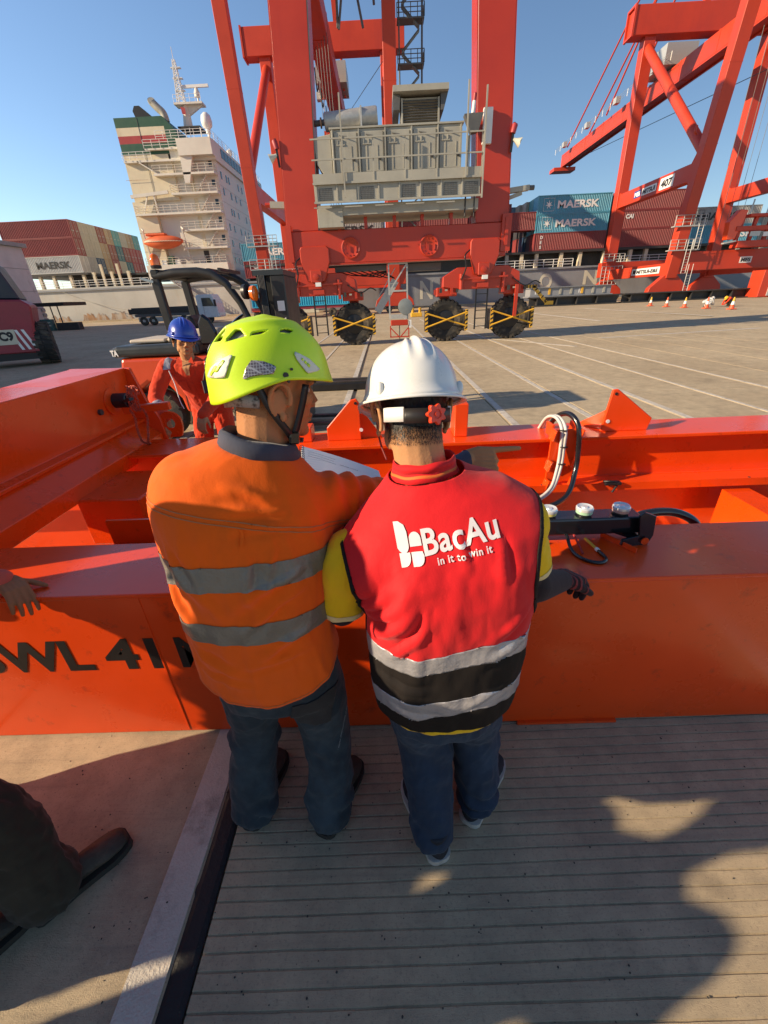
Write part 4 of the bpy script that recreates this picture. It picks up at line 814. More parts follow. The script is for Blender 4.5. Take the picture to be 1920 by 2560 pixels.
# bogies, yokes and wheel forks
for bx, ns in ((-2.6, 0), (4.0, 1)):
    bg_ = MB().prism([(-1.55, 2.05), (-1.55, 2.42), (-1.0, 2.72), (1.0, 2.74), (1.5, 2.5), (1.55, 2.05), (0.75, 1.95), (-0.75, 1.95)], (bx, FY-0.02, 0), (1, 0, 0), (0, 0, 1), (0, 1.05, 0)).build('bogie', 'crane_red', rt, bev=0.02)
    MB().prism([(-0.55, 3.55), (-0.48, 3.65), (0.5, 3.65), (0.58, 3.55), (0.58, 3.1), (0.32, 2.45), (-0.35, 2.45), (-0.55, 3.1)], (bx, FY-0.22, 0), (1, 0, 0), (0, 0, 1), (0, 0.165, 0)).build('yoke', 'crane_red', rt, bev=0.03)
    pp = MB().box(bx-0.22, bx+0.22, FY-0.30, FY-0.221, 2.42, 2.85).build('pin_plate', 'crane_red', bg_, bev=0.02); MB().lathe([(0.11, 0), (0.11, 0.05), (0.06, 0.06)], (bx, FY-0.30, 2.62), (0, -1, 0), 18).build('pin', 'crane_red', pp, auto=40)
    MB().bar((bx-0.9, FY-0.16, 2.32), (bx+1.0, FY-0.16, 2.36), 0.08, 0.06).build('hydraulic_pipe', 'crane_red', bg_)
    MB().box(bx-0.2, bx+0.25, FY-0.14, FY-0.03, 2.0, 2.16).build('lower_link', 'crane_red', bg_)
    MB().tube(spline([(bx-0.55, FY-0.15, 3.3), (bx-0.75, FY-0.25, 3.1), (bx-0.7, FY-0.3, 2.7), (bx-0.85, FY-0.2, 2.3)], 16), 0.028, 6).build('hose', 'black', bg_)
    MB().tube(spline([(bx+1.2, FY-0.1, 2.3), (bx+1.7, FY-0.2, 2.0), (bx+2.1, FY-0.1, 2.15), (bx+2.35, FY-0.1, 2.05)], 16), 0.025, 6).build('hose', 'black', bg_)
    for wx in (bx-1.37, bx+1.36):
        fk = MB().box(wx-0.42, wx+0.42, FY+0.12, FY+0.95, 1.72, 2.05).build('wheel_fork', 'crane_red', bg_, bev=0.03)
        MB().box(wx-0.2, wx+0.2, FY+0.80, FY+0.92, 0.6, 1.72).build('fork_arm', 'crane_red', fk)
        MB().lathe([(0.09, 0), (0.09, 0.55)], (wx+(0.55 if wx < bx else -0.5), FY-0.05, 1.95), (0, 0, 1), 10).build('steering_cylinder', 'crane_red', fk, auto=40)
        for q in range(5): MB().box(wx-0.55+0.22*q, wx-0.45+0.22*q, FY-0.12-0.02*(q % 2), FY-0.03, 1.80+0.06*(q % 3), 1.98+0.05*(q % 2)).build('valve_block', ('crane_red', 'steel_dark', 'grey_paint')[q % 3], fk)
    MB().box(bx-0.05, bx+0.17, FY-0.32, FY-0.23, 2.28, 2.42).build('junction_box', 'white', bg_)
for i, x in enumerate((-2.85, 3.78)):
    l_ = MB()
    for s_ in (0, 0.46): l_.box(x+s_, x+s_+0.06, FY+0.0, FY+0.03, 0.45, 2.0)
    for q in range(5): l_.box(x+0.061, x+0.459, FY+0.005, FY+0.025, 0.55+0.3*q, 0.58+0.3*q)
    l_.build('ladder', 'black', rt)
MB().box(5.34, 5.46, FY-0.2, FY-0.1, 0.9, 2.05).build('hanger', 'crane_red', rt)
# hazard striped steps on the right end
ys = MB().bar((5.75, FY+0.3, 1.95), (6.35, FY+0.3, 1.95), 0.05, 0.12).build('step_bar', 'yellow', rt); 
MB().bar((6.2, FY+0.3, 1.95), (6.8, FY+0.3, 1.35), 0.05, 0.12).build('step_bar', 'yellow', rt); MB().bar((6.75, FY+0.3, 1.32), (7.1, FY+0.3, 1.32), 0.05, 0.14).build('step_bar', 'yellow', rt)
for k in range(5): MB().box(5.8+0.12*k, 5.85+0.12*k, FY+0.27, FY+0.274, 1.885, 2.015).build('black_stripe', 'black', rt)
for k in range(4): MB().bar((6.3+0.14*k, FY+0.271, 1.80-0.14*k), (6.38+0.14*k, FY+0.271, 1.88-0.14*k), 0.006, 0.05).build('black_stripe', 'black', rt)
# cable-reel tower under the sill
ct = MB().box(0.24, 0.30, FY+0.1, FY+0.16, 0.95, 3.0).box(0.98, 1.04, FY+0.1, FY+0.16, 0.95, 3.0).box(0.301, 0.979, FY+0.1, FY+0.16, 2.94, 3.0).box(0.301, 0.979, FY+0.1, FY+0.16, 1.98, 2.04).build('reel_tower', 'galv', rt)
MB().bar((0.28, FY+0.13, 2.0), (0.99, FY+0.13, 2.94), 0.05).build('tower_brace', 'galv', ct)
MB().bar((-0.25, FY+0.5, 1.25), (0.55, FY+0.5, 2.4), 0.12, 0.3).bar((-0.25, FY+0.5, 1.7), (0.55, FY+0.5, 2.85), 0.03, 0.03).build('access_ramp', 'galv', ct)
MB().lathe([(0.29, -0.05), (0.30, -0.04), (0.30, 0.05), (0.26, 0.06), (0.10, 0.075)], (0.92, FY+0.0, 1.42), (0, -1, 0), 28).build('cable_drum', mat('drum_grey', (0.20, 0.23, 0.24), 0.45), rt, auto=35)
MB().box(0.30, 0.98, FY-0.02, FY+0.3, 0.98, 1.14).build('motor_tray', 'galv', rt)
MB().box(0.30, 1.02, FY-0.05, FY+0.2, 0.72, 0.93).build('guide_block', 'crane_red', rt, bev=0.02)
gf = MB()
for a_, b_ in (((0.28, 0.72), (0.28, 0.28)), ((1.05, 0.72), (1.05, 0.28)), ((0.25, 0.28), (1.08, 0.28)), ((0.3, 0.62), (0.62, 0.30)), ((1.03, 0.62), (0.72, 0.30))): gf.bar((a_[0], FY+0.05, a_[1]), (b_[0], FY+0.05, b_[1]), 0.045)
gf.build('cable_guide', 'crane_red', rt); MB().tube([(0.66, FY+0.05, 0.85), (0.66, FY+0.05, 0.15)], 0.02, 6).build('power_cable', 'black', rt)
MB().box(1.06, 1.16, FY-0.02, FY+0.06, 0.62, 0.92).build('tag_plate', 'white', rt)
tr = MB().box(-1.9, 0.2, FY+0.4, FY+0.9, 2.78, 2.95).build('cable_tray', 'grey_dark', rt); MB().box(1.1, 2.4, FY+0.4, FY+0.9, 2.7, 2.95).build('cable_tray', 'grey_dark', rt)
for k in range(6): MB().tube(spline([(-1.8+0.3*k, FY+0.45, 2.8), (-1.0+0.3*k, FY+0.4, 2.62-0.03*k), (0.2, FY+0.4, 2.75-0.02*k)], 12), 0.02, 5).build('cable', 'black', tr)
# generator house on its walkway
hs = MB().box(-1.62, 3.0, FY+0.02, FY+1.6, 5.72, 7.08).build('generator_house', 'grey_paint', rt, bev=0.015)
MB().box(-1.68, 3.06, FY-0.03, FY+1.66, 7.081, 7.13).build('house_roof', 'grey_paint', hs)
MB().prism([(-2.28, 6.9), (-1.64, 6.98), (-1.64, 5.75), (-1.9, 5.75), (-2.2, 6.15)], (0, FY+0.05, 0), (1, 0, 0), (0, 0, 1), (0, 1.4, 0)).build('intake_hood', 'grey_paint', hs, bev=0.02)
for k in range(5):
    x = -1.5+0.93*k
    if k < 5:
        d_ = MB().box(x, x+0.78, FY-0.035, FY+0.019, 5.86, 6.98).build('door_panel', 'grey_paint', hs, bev=0.01)
        for q in (0.2, 0.58): MB().box(x+q-0.01, x+q+0.01, FY-0.05, FY-0.036, 5.92, 6.6).build('stiffener', 'grey_paint', d_)
        MB().box(x+0.05, x+0.36, FY-0.06, FY-0.036, 6.62, 6.66).box(x+0.08, x+0.11, FY-0.07, FY-0.036, 6.66, 6.78).box(x+0.26, x+0.29, FY-0.07, FY-0.036, 6.66, 6.78).build('hinge', 'grey_paint', d_)
        MB().bar((x+0.18, FY-0.05, 6.9), (x+0.44, FY-0.12, 6.84), 0.025).build('latch_bar', 'grey_dark', d_); MB().box(x+0.62, x+0.70, FY-0.10, FY-0.036, 6.18, 6.24).build('handle', 'steel_dark', d_)
    MB().box(x-0.09, x-0.05, FY-0.09, FY+0.019, 5.8, 7.05).build('rib', 'grey_paint', hs)
MB().box(2.93, 2.99, FY-0.06, FY+0.019, 5.75, 7.05).build('rib', 'grey_paint', hs)
sil = MB().lathe([(0.02, 0), (0.24, 0.0), (0.27, 0.03), (0.27, 1.85), (0.24, 1.9), (0.02, 1.9)], (-1.85, FY+0.5, 7.42), (1, 0, 0.06), 24).build('silencer', 'galv', rt, auto=40)
MB().tube([(-2.5, FY+0.5, 7.38), (-1.85, FY+0.5, 7.42)], 0.09, 12).build('exhaust_pipe', 'grey_dark', sil); MB().lathe([(0.15, 0), (0.15, 0.05)], (-2.0, FY+0.5, 7.41), (1, 0, 0), 14).build('flange', 'rust', sil)
MB().box(-0.56, -0.50, FY+0.2, FY+0.8, 7.13, 7.74).build('saddle', 'galv', sil)
vt = MB().box(0.88, 2.22, FY+0.3, FY+1.5, 7.14, 7.88).build('vent_box', 'grey_paint', rt)
for k in range(9):
    z = 7.2+k*0.073; MB().add([(0.94, FY+0.30, z+0.05), (2.16, FY+0.30, z+0.05), (2.16, FY+0.22, z), (0.94, FY+0.22, z), (0.94, FY+0.30, z+0.035), (2.16, FY+0.30, z+0.035), (2.16, FY+0.225, z-0.012), (0.94, FY+0.225, z-0.012)], [(0,1,2,3),(4,7,6,5),(3,2,6,7),(0,3,7,4),(1,5,6,2),(0,4,5,1)]).build('louvre', 'grey_dark', vt)
for x in (0.88, 2.16): MB().box(x-0.0, x+0.06, FY+0.2, FY+0.299, 7.14, 7.86).build('corner_post', 'grey_paint', vt)
MB().add([(0.6, FY-0.05, 7.96), (2.5, FY-0.05, 7.96), (2.5, FY+1.8, 7.96), (0.6, FY+1.8, 7.96), (0.6, FY-0.05, 8.12), (2.5, FY-0.05, 8.12), (2.5, FY+1.8, 8.12), (0.6, FY+1.8, 8.12)], [(0,3,2,1),(4,5,6,7),(0,1,5,4),(1,2,6,5),(2,3,7,6),(3,0,4,7)]).build('vent_roof', 'grey_paint', vt)
MB().prism([(0.6, 7.96), (0.6, 7.55), (0.82, 7.55), (0.86, 7.96)], (0, FY+0.15, 0), (1, 0, 0), (0, 0, 1), (0, 1.4, 0)).build('hood_flap', 'grey_dark', vt); MB().prism([(2.5, 7.96), (2.36, 7.5), (2.26, 7.5), (2.24, 7.96)], (0, FY+0.15, 0), (1, 0, 0), (0, 0, 1), (0, 1.4, 0)).build('hood_flap', 'grey_dark', vt)
MB().add([(0.7, FY+0.1, 7.14), (2.4, FY+0.1, 7.14), (2.3, FY+0.2, 7.2), (0.8, FY+0.2, 7.2), (0.7, FY+1.6, 7.14), (2.4, FY+1.6, 7.14), (2.3, FY+1.5, 7.2), (0.8, FY+1.5, 7.2)], [(0,1,2,3),(3,2,6,7),(1,5,6,2),(0,3,7,4),(4,7,6,5)]).build('vent_base', 'grey_paint', vt)
wk = MB().box(-2.3, 3.62, FY-0.75, FY+1.6, 5.52, 5.58).build('walkway', 'grey_paint', rt)
MB().box(-2.3, 3.62, FY-0.78, FY-0.751, 5.45, 5.70).build('toe_board', 'grey_paint', wk)
for x in (-1.25, -0.15, 0.95, 2.05, 3.15, 3.6): MB().box(x-0.02, x+0.02, FY-0.80, FY-0.781, 5.46, 6.62).build('rail_post', 'grey_paint', wk)
for z in (6.05, 6.6): MB().box(-2.28, 3.62, FY-0.84, FY-0.801, z, z+0.04).build('guard_rail', 'grey_paint', wk)
MB().box(-1.22, -1.17, FY-0.86, FY-0.815, 5.0, 7.75).build('tall_post', 'grey_paint', wk); MB().box(3.02, 3.07, FY-0.86, FY-0.815, 5.4, 7.9).build('tall_post', 'grey_paint', wk); MB().box(3.62, 3.67, FY-0.86, FY-0.815, 4.8, 7.75).build('tall_post', 'grey_paint', wk)
fs_ = MB().box(-2.3, 3.6, FY-0.7, FY-0.64, 4.88, 5.42).build('fascia', 'grey_paint', wk)
for k in range(8):
    x = -2.25+0.74*k; MB().box(x, x+0.05, FY-0.74, FY-0.701, 4.86, 5.44).build('fascia_rib', 'grey_paint', fs_)
    if k % 2 == 0 or k > 3: 
        gm = MB()
        for q in range(9): gm.box(x+0.12+0.055*q, x+0.135+0.055*q, FY-0.715, FY-0.701, 4.95, 5.30)
        for q in range(7): gm.box(x+0.12, x+0.60, FY-0.713, FY-0.702, 4.96+0.055*q, 4.975+0.055*q)
        gm.build('mesh_panel', 'grey_dark', fs_)
for z in (5.40, 4.86): MB().box(-2.32, 3.62, FY-0.80, FY-0.742, z, z+0.06).build('rail_bar', 'grey_paint', fs_)
for x in (-2.0, -0.9, 0.2, 1.3, 2.4): MB().box(x-0.35, x+0.3, FY-0.83, FY-0.801, 4.72, 4.75).build('cable_hook_bar', 'grey_paint', fs_)
MB().box(-2.25, 3.6, FY-0.5, FY+1.4, 4.52, 4.85).build('floor_girder', 'grey_paint', wk)
for x in (-1.55, -0.55, 0.55, 1.6, 2.7): MB().box(x-0.06, x+0.06, FY-0.04, FY+0.3, 4.152, 4.52).build('support_post', 'crane_red', rt)
MB().box(-2.28, -1.35, FY-0.55, FY+0.2, 4.17, 4.75).build('control_cabinet', 'grey_paint', rt, bev=0.01)
MB().box(3.7, 4.02, FY-0.14, FY-0.0, 6.45, 7.42).build('switch_panel', 'white', rt, bev=0.01)
MB().prism([(3.0, 7.2), (3.65, 7.22), (3.5, 6.75), (3.25, 6.7)], (0, FY-0.4, 0), (1, 0, 0), (0, 0, 1), (0, 0.3, 0)).build('lamp_bracket', 'grey_dark', rt)
fl = MB().lathe([(0.06, 0), (0.06, 0.3), (0.05, 0.32)], (3.3, FY-0.3, 7.23), (0.1, 0, 1), 12).build('beacon', 'white', rt, auto=40); MB().lathe([(0.055, 0.32), (0.055, 0.5), (0.02, 0.53)], (3.3, FY-0.3, 7.23), (0.1, 0, 1), 12).build('beacon_lens', 'band_red', fl, auto=40)
MB().tube([(3.15, FY-0.5, 6.6), (3.12, FY-0.5, 4.3)], 0.03, 6).tube([(3.45, FY-0.5, 6.1), (3.45, FY-0.5, 4.3)], 0.025, 6).build('conduit', 'steel_dark', rt)
mat('lamp_glass', (0.6, 0.6, 0.5), 0.2, var=0.1)
for (px, py, Yq, s_) in ((1283, 348, FY-0.1, 1), (692, 388, FY, -1)):
    p = atY(px, py, Yq); f_ = MB().lathe([(0.09, -0.12), (0.10, 0.1), (0.08, 0.14)], p+(0, 0, 0.28), (0.25*s_, 0, 1), 10).build('horn', 'band_red', rt, auto=40)
    MB().lathe([(0.05, 0), (0.07, 0.1), (0.15, 0.26), (0.155, 0.28)], p, (0.9*s_, -0.1, -0.4), 14).build('floodlight', 'lamp_glass', f_, auto=40)
    MB().bar(p+(0.0, 0, 0.45), p+(-0.05*s_, 0, -0.35), 0.07).build('lamp_arm', 'black', f_)
p = atY(1290, 475, FY); 
MB().bar((p[0]-0.5, FY+0.3, p[2]), (p[0]+0.55, FY+0.3, p[2]+0.1), 0.25, 0.16).bar((p[0]-0.5, FY+0.3, p[2]-0.28), (p[0]+0.3, FY+0.3, p[2]-0.05), 0.12).build('arm_bracket', 'grey_paint', rt)
MB().tube([(p[0]+0.55, FY+0.3, p[2]+0.1), (p[0]+0.75, FY+0.3, p[2]+0.1)], 0.08, 8).build('camera_unit', 'grey_dark', rt)
p = atY(695, 508, FY)
MB().bar((p[0]-0.35, FY+0.3, p[2]), (p[0]+0.5, FY+0.3, p[2]-0.05), 0.25, 0.2).build('arm_bracket', 'grey_paint', rt); MB().tube([(p[0]-0.55, FY+0.3, p[2]), (p[0]-0.35, FY+0.3, p[2])], 0.08, 8).build('camera_unit', 'crane_red', rt)
# ================================================================ YARD: BUILDINGS AND VEHICLES
mat('render_white', (0.55, 0.53, 0.52), 0.9, var=0.10, vs=0.6, dirt=(0.20, 0.17, 0.16), da=0.7, ds=0.9, aniso=(1, 1, 0.5), dthr=0.60, bump=0.2, bs=4)
mat('roof_grey', (0.30, 0.31, 0.31), 0.7, var=0.15)
sh = thing('white_shed', 'peeling white building at the left edge behind the dark red lift truck', 'building')
MB().box(-56, -41.6, 47.0, 56.5, -0.03, 8.6).build('wall', 'render_white', sh)
MB().box(-56.3, -41.2, 46.95, 56.9, 8.61, 9.0).build('roof', 'roof_grey', sh)
for z in (2.3, 4.1, 6.4): MB().box(-41.6, -41.57, 47.1, 56.4, z, z+0.06).build('ledge', 'roof_grey', sh)
for k in range(4):
    z = 0.3+k*0.55; MB().box(-41.6, -41.45, 55.9, 56.45, z, z+0.35).build('corner_stone', 'roof_grey', sh)
wr = thing('warehouse', 'tall warehouse added out of frame on the left to shade the yard', 'building')
MB().box(-62, -41.6, -2.5, 46.5, -0.03, 14.2).build('wall', 'render_white', wr)  # unseen building, added and sized so its shadow covers the yard
MB().prism([(-62.5, 14.2), (-41.2, 14.2), (-52, 16.4)], (0, -2.8, 0), (1, 0, 0), (0, 0, 1), (0, 49.5, 0)).build('roof', 'roof_grey', wr)
for k in range(6): MB().box(-41.6, -41.5, 1+k*7.5, 5+k*7.5, 0, 4.5).build('door', 'roof_grey', wr)
cn = thing('canopy_shelter', 'dark flat canopy on thin posts beside the white building', 'canopy')
MB().box(-39.8, -35.6, 51.5, 55.5, 2.45, 2.8).build('roof', 'black', cn)
for x in (-39.5, -37.4, -36.6): MB().tube([(x, 51.8, -0.03), (x, 51.8, 2.5)], 0.06, 6).build('post', 'black', cn)
mat('sign_green', (0.03, 0.10, 0.10), 0.6)
for i, x in enumerate((-38.9, -37.9)):
    bb = tag(MB().box(x, x+0.85, 50.6, 51.2, -0.03, 1.15).build('market_cart', 'sign_green', None, bev=0.03), '%s green cart parked under the dark canopy' % ('left' if i == 0 else 'right'), 'cart', 'green carts under the canopy')
    for q in range(2): MB().box(x+0.1, x+0.75, 50.58, 50.598, 0.45+0.3*q, 0.6+0.3*q).build('notice', 'grey_paint', bb)
sb = tag(MB().box(-36.8, -34.2, 50.8, 51.6, -0.03, 0.75).build('concrete_barrier', 'steel_dark', None, bev=0.05), 'low dark barrier at the right end of the canopy shelter', 'barrier')
# motorcycles
def motorcycle(x, y, rz, label):
    m_ = thing('motorcycle', label, 'motorcycle', 'motorcycles parked by the white building', (x, y, -0.03), rz)
    for yy in (-0.62, 0.62): MB().lathe([(0.20, -0.05), (0.29, -0.05), (0.29, 0.05), (0.20, 0.05)], (0, yy, 0.29), (1, 0, 0), 14).build('wheel', 'rubber', m_)
    MB().tube([(0, -0.75, 0.75), (0, -0.2, 0.72), (0, 0.15, 0.8), (0, 0.45, 0.95)], [0.10, 0.16, 0.17, 0.10], 8).build('body', 'black_gloss', m_)
    MB().box(-0.13, 0.13, -0.2, 0.25, 0.25, 0.6).build('engine', 'steel_dark', m_); MB().tube([(0, 0.62, 0.29), (0, 0.45, 1.0)], 0.04, 6).build('fork', 'steel', m_)
    MB().tube([(-0.34, 0.38, 1.05), (0, 0.46, 1.0), (0.34, 0.38, 1.05)], 0.02, 6).build('handlebar', 'steel_dark', m_); MB().lathe([(0.09, 0), (0.10, 0.06), (0.02, 0.1)], (0, 0.5, 0.92), (0, 1, 0), 10).build('headlight', 'white', m_)
for i in range(6):
    motorcycle(-40.2+0.72*i, 48.3-0.15*i, R(180+10*i % 17), '%s motorcycle from the left in the row by the white building' % ORD[i])
# reach stacker / big lift truck
mat('truck_red', (0.30, 0.035, 0.05), 0.45, var=0.15, vs=1.5, dirt=(0.10, 0.03, 0.03), da=0.6, ds=2)
rs = thing('reach_stacker', 'dark red container lift truck with striped rear plate at the left edge', 'lift truck')
MB().prism([(-17, 0.55), (-13.55, 0.45), (-13.5, 1.3), (-13.35, 2.05), (-13.6, 2.25), (-17, 2.35)], (0, 16.2, 0), (1, 0, 0), (0, 0, 1), (0, 2.2, 0)).build('counterweight', 'truck_red', rs, bev=0.06)
MB().prism([(-17, 2.36), (-13.62, 2.26), (-13.95, 3.4), (-14.4, 3.75), (-17, 3.9)], (0, 16.6, 0), (1, 0, 0), (0, 0, 1), (0, 2.2, 0)).build('engine_cover', mat('engine_navy', (0.012, 0.02, 0.04), 0.4), rs, bev=0.05)
MB().bar((-13.7, 17.0, 1.2), (-14.2, 17.0, 3.3), 0.12, 0.3).build('side_frame', 'black', rs)
pl = MB().box(-15.6, -13.6, 16.14, 16.198, 0.52, 1.32).build('rear_plate', 'truck_red', rs)
for k in range(10):
    x = -15.5+0.2*k
    if 3 <= k <= 6: continue
    MB().add([(x, 16.135, 0.6), (x+0.09, 16.135, 0.6), (x+(0.22 if k > 6 else 0.26)*(-1 if k > 6 else 1)+0.09, 16.135, 1.28), (x+(0.22 if k > 6 else 0.26)*(-1 if k > 6 else 1), 16.135, 1.28)], [(0,1,2,3)]).build('hazard_stripe', 'white', pl)
np_ = MB().box(-14.72, -14.12, 16.12, 16.139, 0.80, 1.30).build('number_plate', mat('plate_cream', (0.6, 0.55, 0.42), 0.6), pl); letters('lettering', 'C9', (-14.62, 16.119, 0.95), (1, 0, 0), (0, 0, 1), 0.28, 'text_black', np_, 0.05, 0.42)
MB().box(-17, -13.6, 16.25, 17.8, 0.25, 0.5).build('chassis', 'black', rs)
wo2 = link('wheel', TM, None, rs); wo2.location = (-13.42, 16.85, 0.76); wo2.scale = (0.91, 1.2, 0.91); wo2.rotation_euler = (0, 0, R(90))
wo2 = link('wheel', TM, None, rs); wo2.location = (-16.4, 17.2, 0.80); wo2.scale = (0.96, 1.2, 0.96); wo2.rotation_euler = (0, 0, R(90))
MB().bar((-16.0, 18.6, 2.6), (-19.5, 24, 5.8), 0.7, 0.8).build('boom', 'truck_red', rs)
_P = Vector((-13.5, 16.3, 0)); _R = Matrix.Rotation(R(32), 4, 'Z'); rs.rotation_euler = (0, 0, R(32)); rs.location = _P-(_R @ _P)+Vector((0.42, 0.62, 0))
# flatbed lorry with beams
mat('cab_white', (0.62, 0.63, 0.66), 0.3, var=0.04, coat=0.3)
fb_ = thing('flatbed_lorry', 'white cab flatbed lorry carrying dark steel beams in front of the ship', 'lorry')
cabm = MB().prism([(-21.6, 0.55), (-21.6, 2.75), (-21.45, 2.95), (-19.75, 2.95), (-19.35, 2.0), (-19.25, 0.55)], (0, 53.6, 0), (1, 0, 0), (0, 0, 1), (0, 2.4, 0)).build('cab', 'cab_white', fb_, bev=0.06)
MB().prism([(-20.95, 1.75), (-20.95, 2.6), (-19.95, 2.6), (-19.65, 1.85), (-19.65, 1.75)], (0, 53.55, 0), (1, 0, 0), (0, 0, 1), (0, 0.045, 0)).build('side_window', 'glass_dark', cabm)
MB().box(-19.5, -19.3, 53.3, 53.5, 1.7, 2.4).build('mirror', 'black', cabm); MB().box(-20.9, -20.88, 53.58, 53.598, 0.7, 1.7).build('door_seam', 'grey_dark', cabm)
MB().box(-19.26, -19.2, 53.8, 55.9, 0.75, 1.0).build('bumper', 'white', cabm)
MB().box(-29.2, -21.7, 53.7, 56.0, 0.9, 1.2).build('flatbed', 'grey_dark', fb_); MB().box(-28.9, -22.2, 53.75, 53.8, 0.35, 0.85).build('side_guard', 'galv', fb_)
for x in (-20.5, -23.5, -27.2, -28.3): MB().lathe([(0.28, -0.14), (0.48, -0.14), (0.48, 0.14), (0.28, 0.14), (0.05, 0.05)], (x, 53.85, 0.46), (0, -1, 0), 18).build('wheel', 'rubber', fb_)
for i in range(3): tag(MB().box(-29.9, -21.9, 53.8+0.75*i, 54.4+0.75*i, 1.21, 1.75+0.12*(i % 2)).build('steel_beam', 'steel_dark', None, bev=0.03), ('dark steel beam at the near side of the lorry load', 'dark steel beam in the middle of the lorry load', 'dark steel beam at the far side of the lorry load')[i], 'beam', 'steel beams on the lorry')
# trailer with a sky blue container
tl = thing('container_trailer', 'low trailer under the sky blue container behind the tyred crane', 'trailer')
MB().box(-16.4, -3.6, 57.2, 59.4, 0.95, 1.25).build('frame', 'truck_red', tl)
for x in (-15, -13.7, -6.3, -5.0): MB().lathe([(0.28, -0.14), (0.5, -0.14), (0.5, 0.14), (0.28, 0.14), (0.05, 0.05)], (x, 57.3, 0.47), (0, -1, 0), 18).build('wheel', 'rubber', tl)
MB().box(-12, -8, 57.15, 57.2, 0.5, 0.9).build('pallet_box', 'ship_cream', tl)
container(-16.2, 57.1, 1.27, 'skyblue', 'sky blue container on a trailer left of and behind the tyred crane bogie', 'containers on trailers', rods=False)
# small yellow bollard block
yb = thing('bollard_block', 'small yellow twin bollard beyond the cable drum', 'bollard')
MB().box(2.7, 3.8, 44.8, 45.4, -0.03, 0.35).build('base', 'yellow', yb, bev=0.05)
for x in (2.9, 3.6): MB().lathe([(0.14, 0.35), (0.12, 0.65), (0.18, 0.75), (0.05, 0.8)], (x, 45.1, 0), n=12).build('post', 'yellow', yb, auto=40)
# hatch covers stacked on steel beams
hc = thing('hatch_cover_beam', 'long grey steel hatch beam numbered 18 and 17 lying by the quay', 'hatch beam')
MB().box(18.4, 28.4, 58.2, 60.2, 1.15, 2.05).build('web', 'hull_grey', hc, bev=0.02); MB().box(18.2, 28.6, 58.0, 60.4, 2.051, 2.13).build('flange', 'hull_grey', hc); MB().box(18.2, 28.6, 58.0, 60.4, 1.06, 1.149).build('flange', 'hull_grey', hc)
for i, (s_, x) in enumerate((('18', 19.0), ('17', 24.4))): letters('lettering', s_, (x, 58.199, 1.4), (1, 0, 0), (0, 0, 1), 0.45, 'text_white', hc, 0.05)
for k in range(7): MB().box(19.3+1.35*k, 19.55+1.35*k, 58.12, 58.198, 1.3, 2.0).build('clamp', 'yellow' if k % 3 == 1 else 'grey_paint', hc)
for i, (xa, xb, lab) in enumerate(((18.5, 29.6, 'dark rusty steel girder on the quay under the grey hatch beam'), (30.2, 47.5, 'long dark rusty steel girder on the quay in front of crane 407'))):
    b_ = thing('steel_girder', lab, 'girder', 'dark girders lying on the quay')
    MB().box(xa, xb, 58.6, 58.75, 0.12, 0.92).build('web', 'steel_dark', b_); MB().box(xa, xb, 58.0, 59.3, 0.921, 1.05).build('flange', 'steel_dark', b_); MB().box(xa, xb, 58.0, 59.3, -0.02, 0.119).build('flange', 'steel_dark', b_)
    for k in range(int((xb-xa)/2.5)): MB().box(xa+0.8+2.5*k, xa+0.9+2.5*k, 58.05, 58.599, 0.13, 0.91).build('stiffener', 'steel_dark', b_)
# red service unit by the right edge
ru = thing('service_unit', 'red service cabin with a grey door at the right edge under crane 407', 'cabin')
MB().box(45.6, 50, 56.6, 58.6, 0, 2.9).build('body', 'crane_red_far', ru, bev=0.05); MB().box(46.6, 47.8, 56.5, 56.6, 0.15, 2.5).build('door', 'galv', ru); MB().box(46.9, 47.6, 56.46, 56.499, 1.4, 2.3).build('door_window', 'glass_dark', ru)
MB().box(48.3, 49.8, 56.5, 56.6, 0.2, 1.8).build('engine_grille', 'steel_dark', ru)
# traffic cones
mat('cone_orange', (0.70, 0.10, 0.03), 0.5, var=0.1)
cp = None
for i, (px, py) in enumerate(((1625, 765), (1665, 767), (1710, 769), (1765, 771), (1828, 773))):
    p = atZ(px, py); lab = ('leftmost traffic cone in the line on the right of the yard', 'second traffic cone from the left on the right of the yard', 'third traffic cone from the left on the right of the yard', 'traffic cone right in front of the crouching worker in white', 'rightmost traffic cone beside the worker in orange')[i]
    k = thing('traffic_cone', lab, 'traffic cone', 'orange and white traffic cones', (p[0], p[1], 0.0))
    MB().box(-0.22, 0.22, -0.22, 0.22, 0, 0.05).build('base', 'cone_orange', k); MB().lathe([(0.17, 0.05), (0.125, 0.30)], n=16).build('lower_band', 'cone_orange', k, auto=40)
    MB().lathe([(0.125, 0.301), (0.085, 0.52)], n=16).build('white_band', 'white', k, auto=40); MB().lathe([(0.085, 0.521), (0.04, 0.78), (0.02, 0.80)], n=16).build('tip', 'cone_orange' if i % 2 else 'yellow', k, auto=40)
# dark beams lying on the concrete beyond the frame
for i, (y, h) in enumerate(((9.3, 0.16), (9.75, 0.14))):
    g = thing('rubber_beam', ('near black beam on the concrete between the two helmets', 'far black beam on the concrete between the two helmets')[i], 'beam', 'black beams on the concrete')
    MB().box(-4.6, -0.35, y, y+0.22, 0.0, h).build('body', 'black', g, bev=0.02); MB().box(-4.58, -0.37, y+0.04, y+0.18, h+0.001, h+0.03).build('top_strip', 'steel_dark', g)

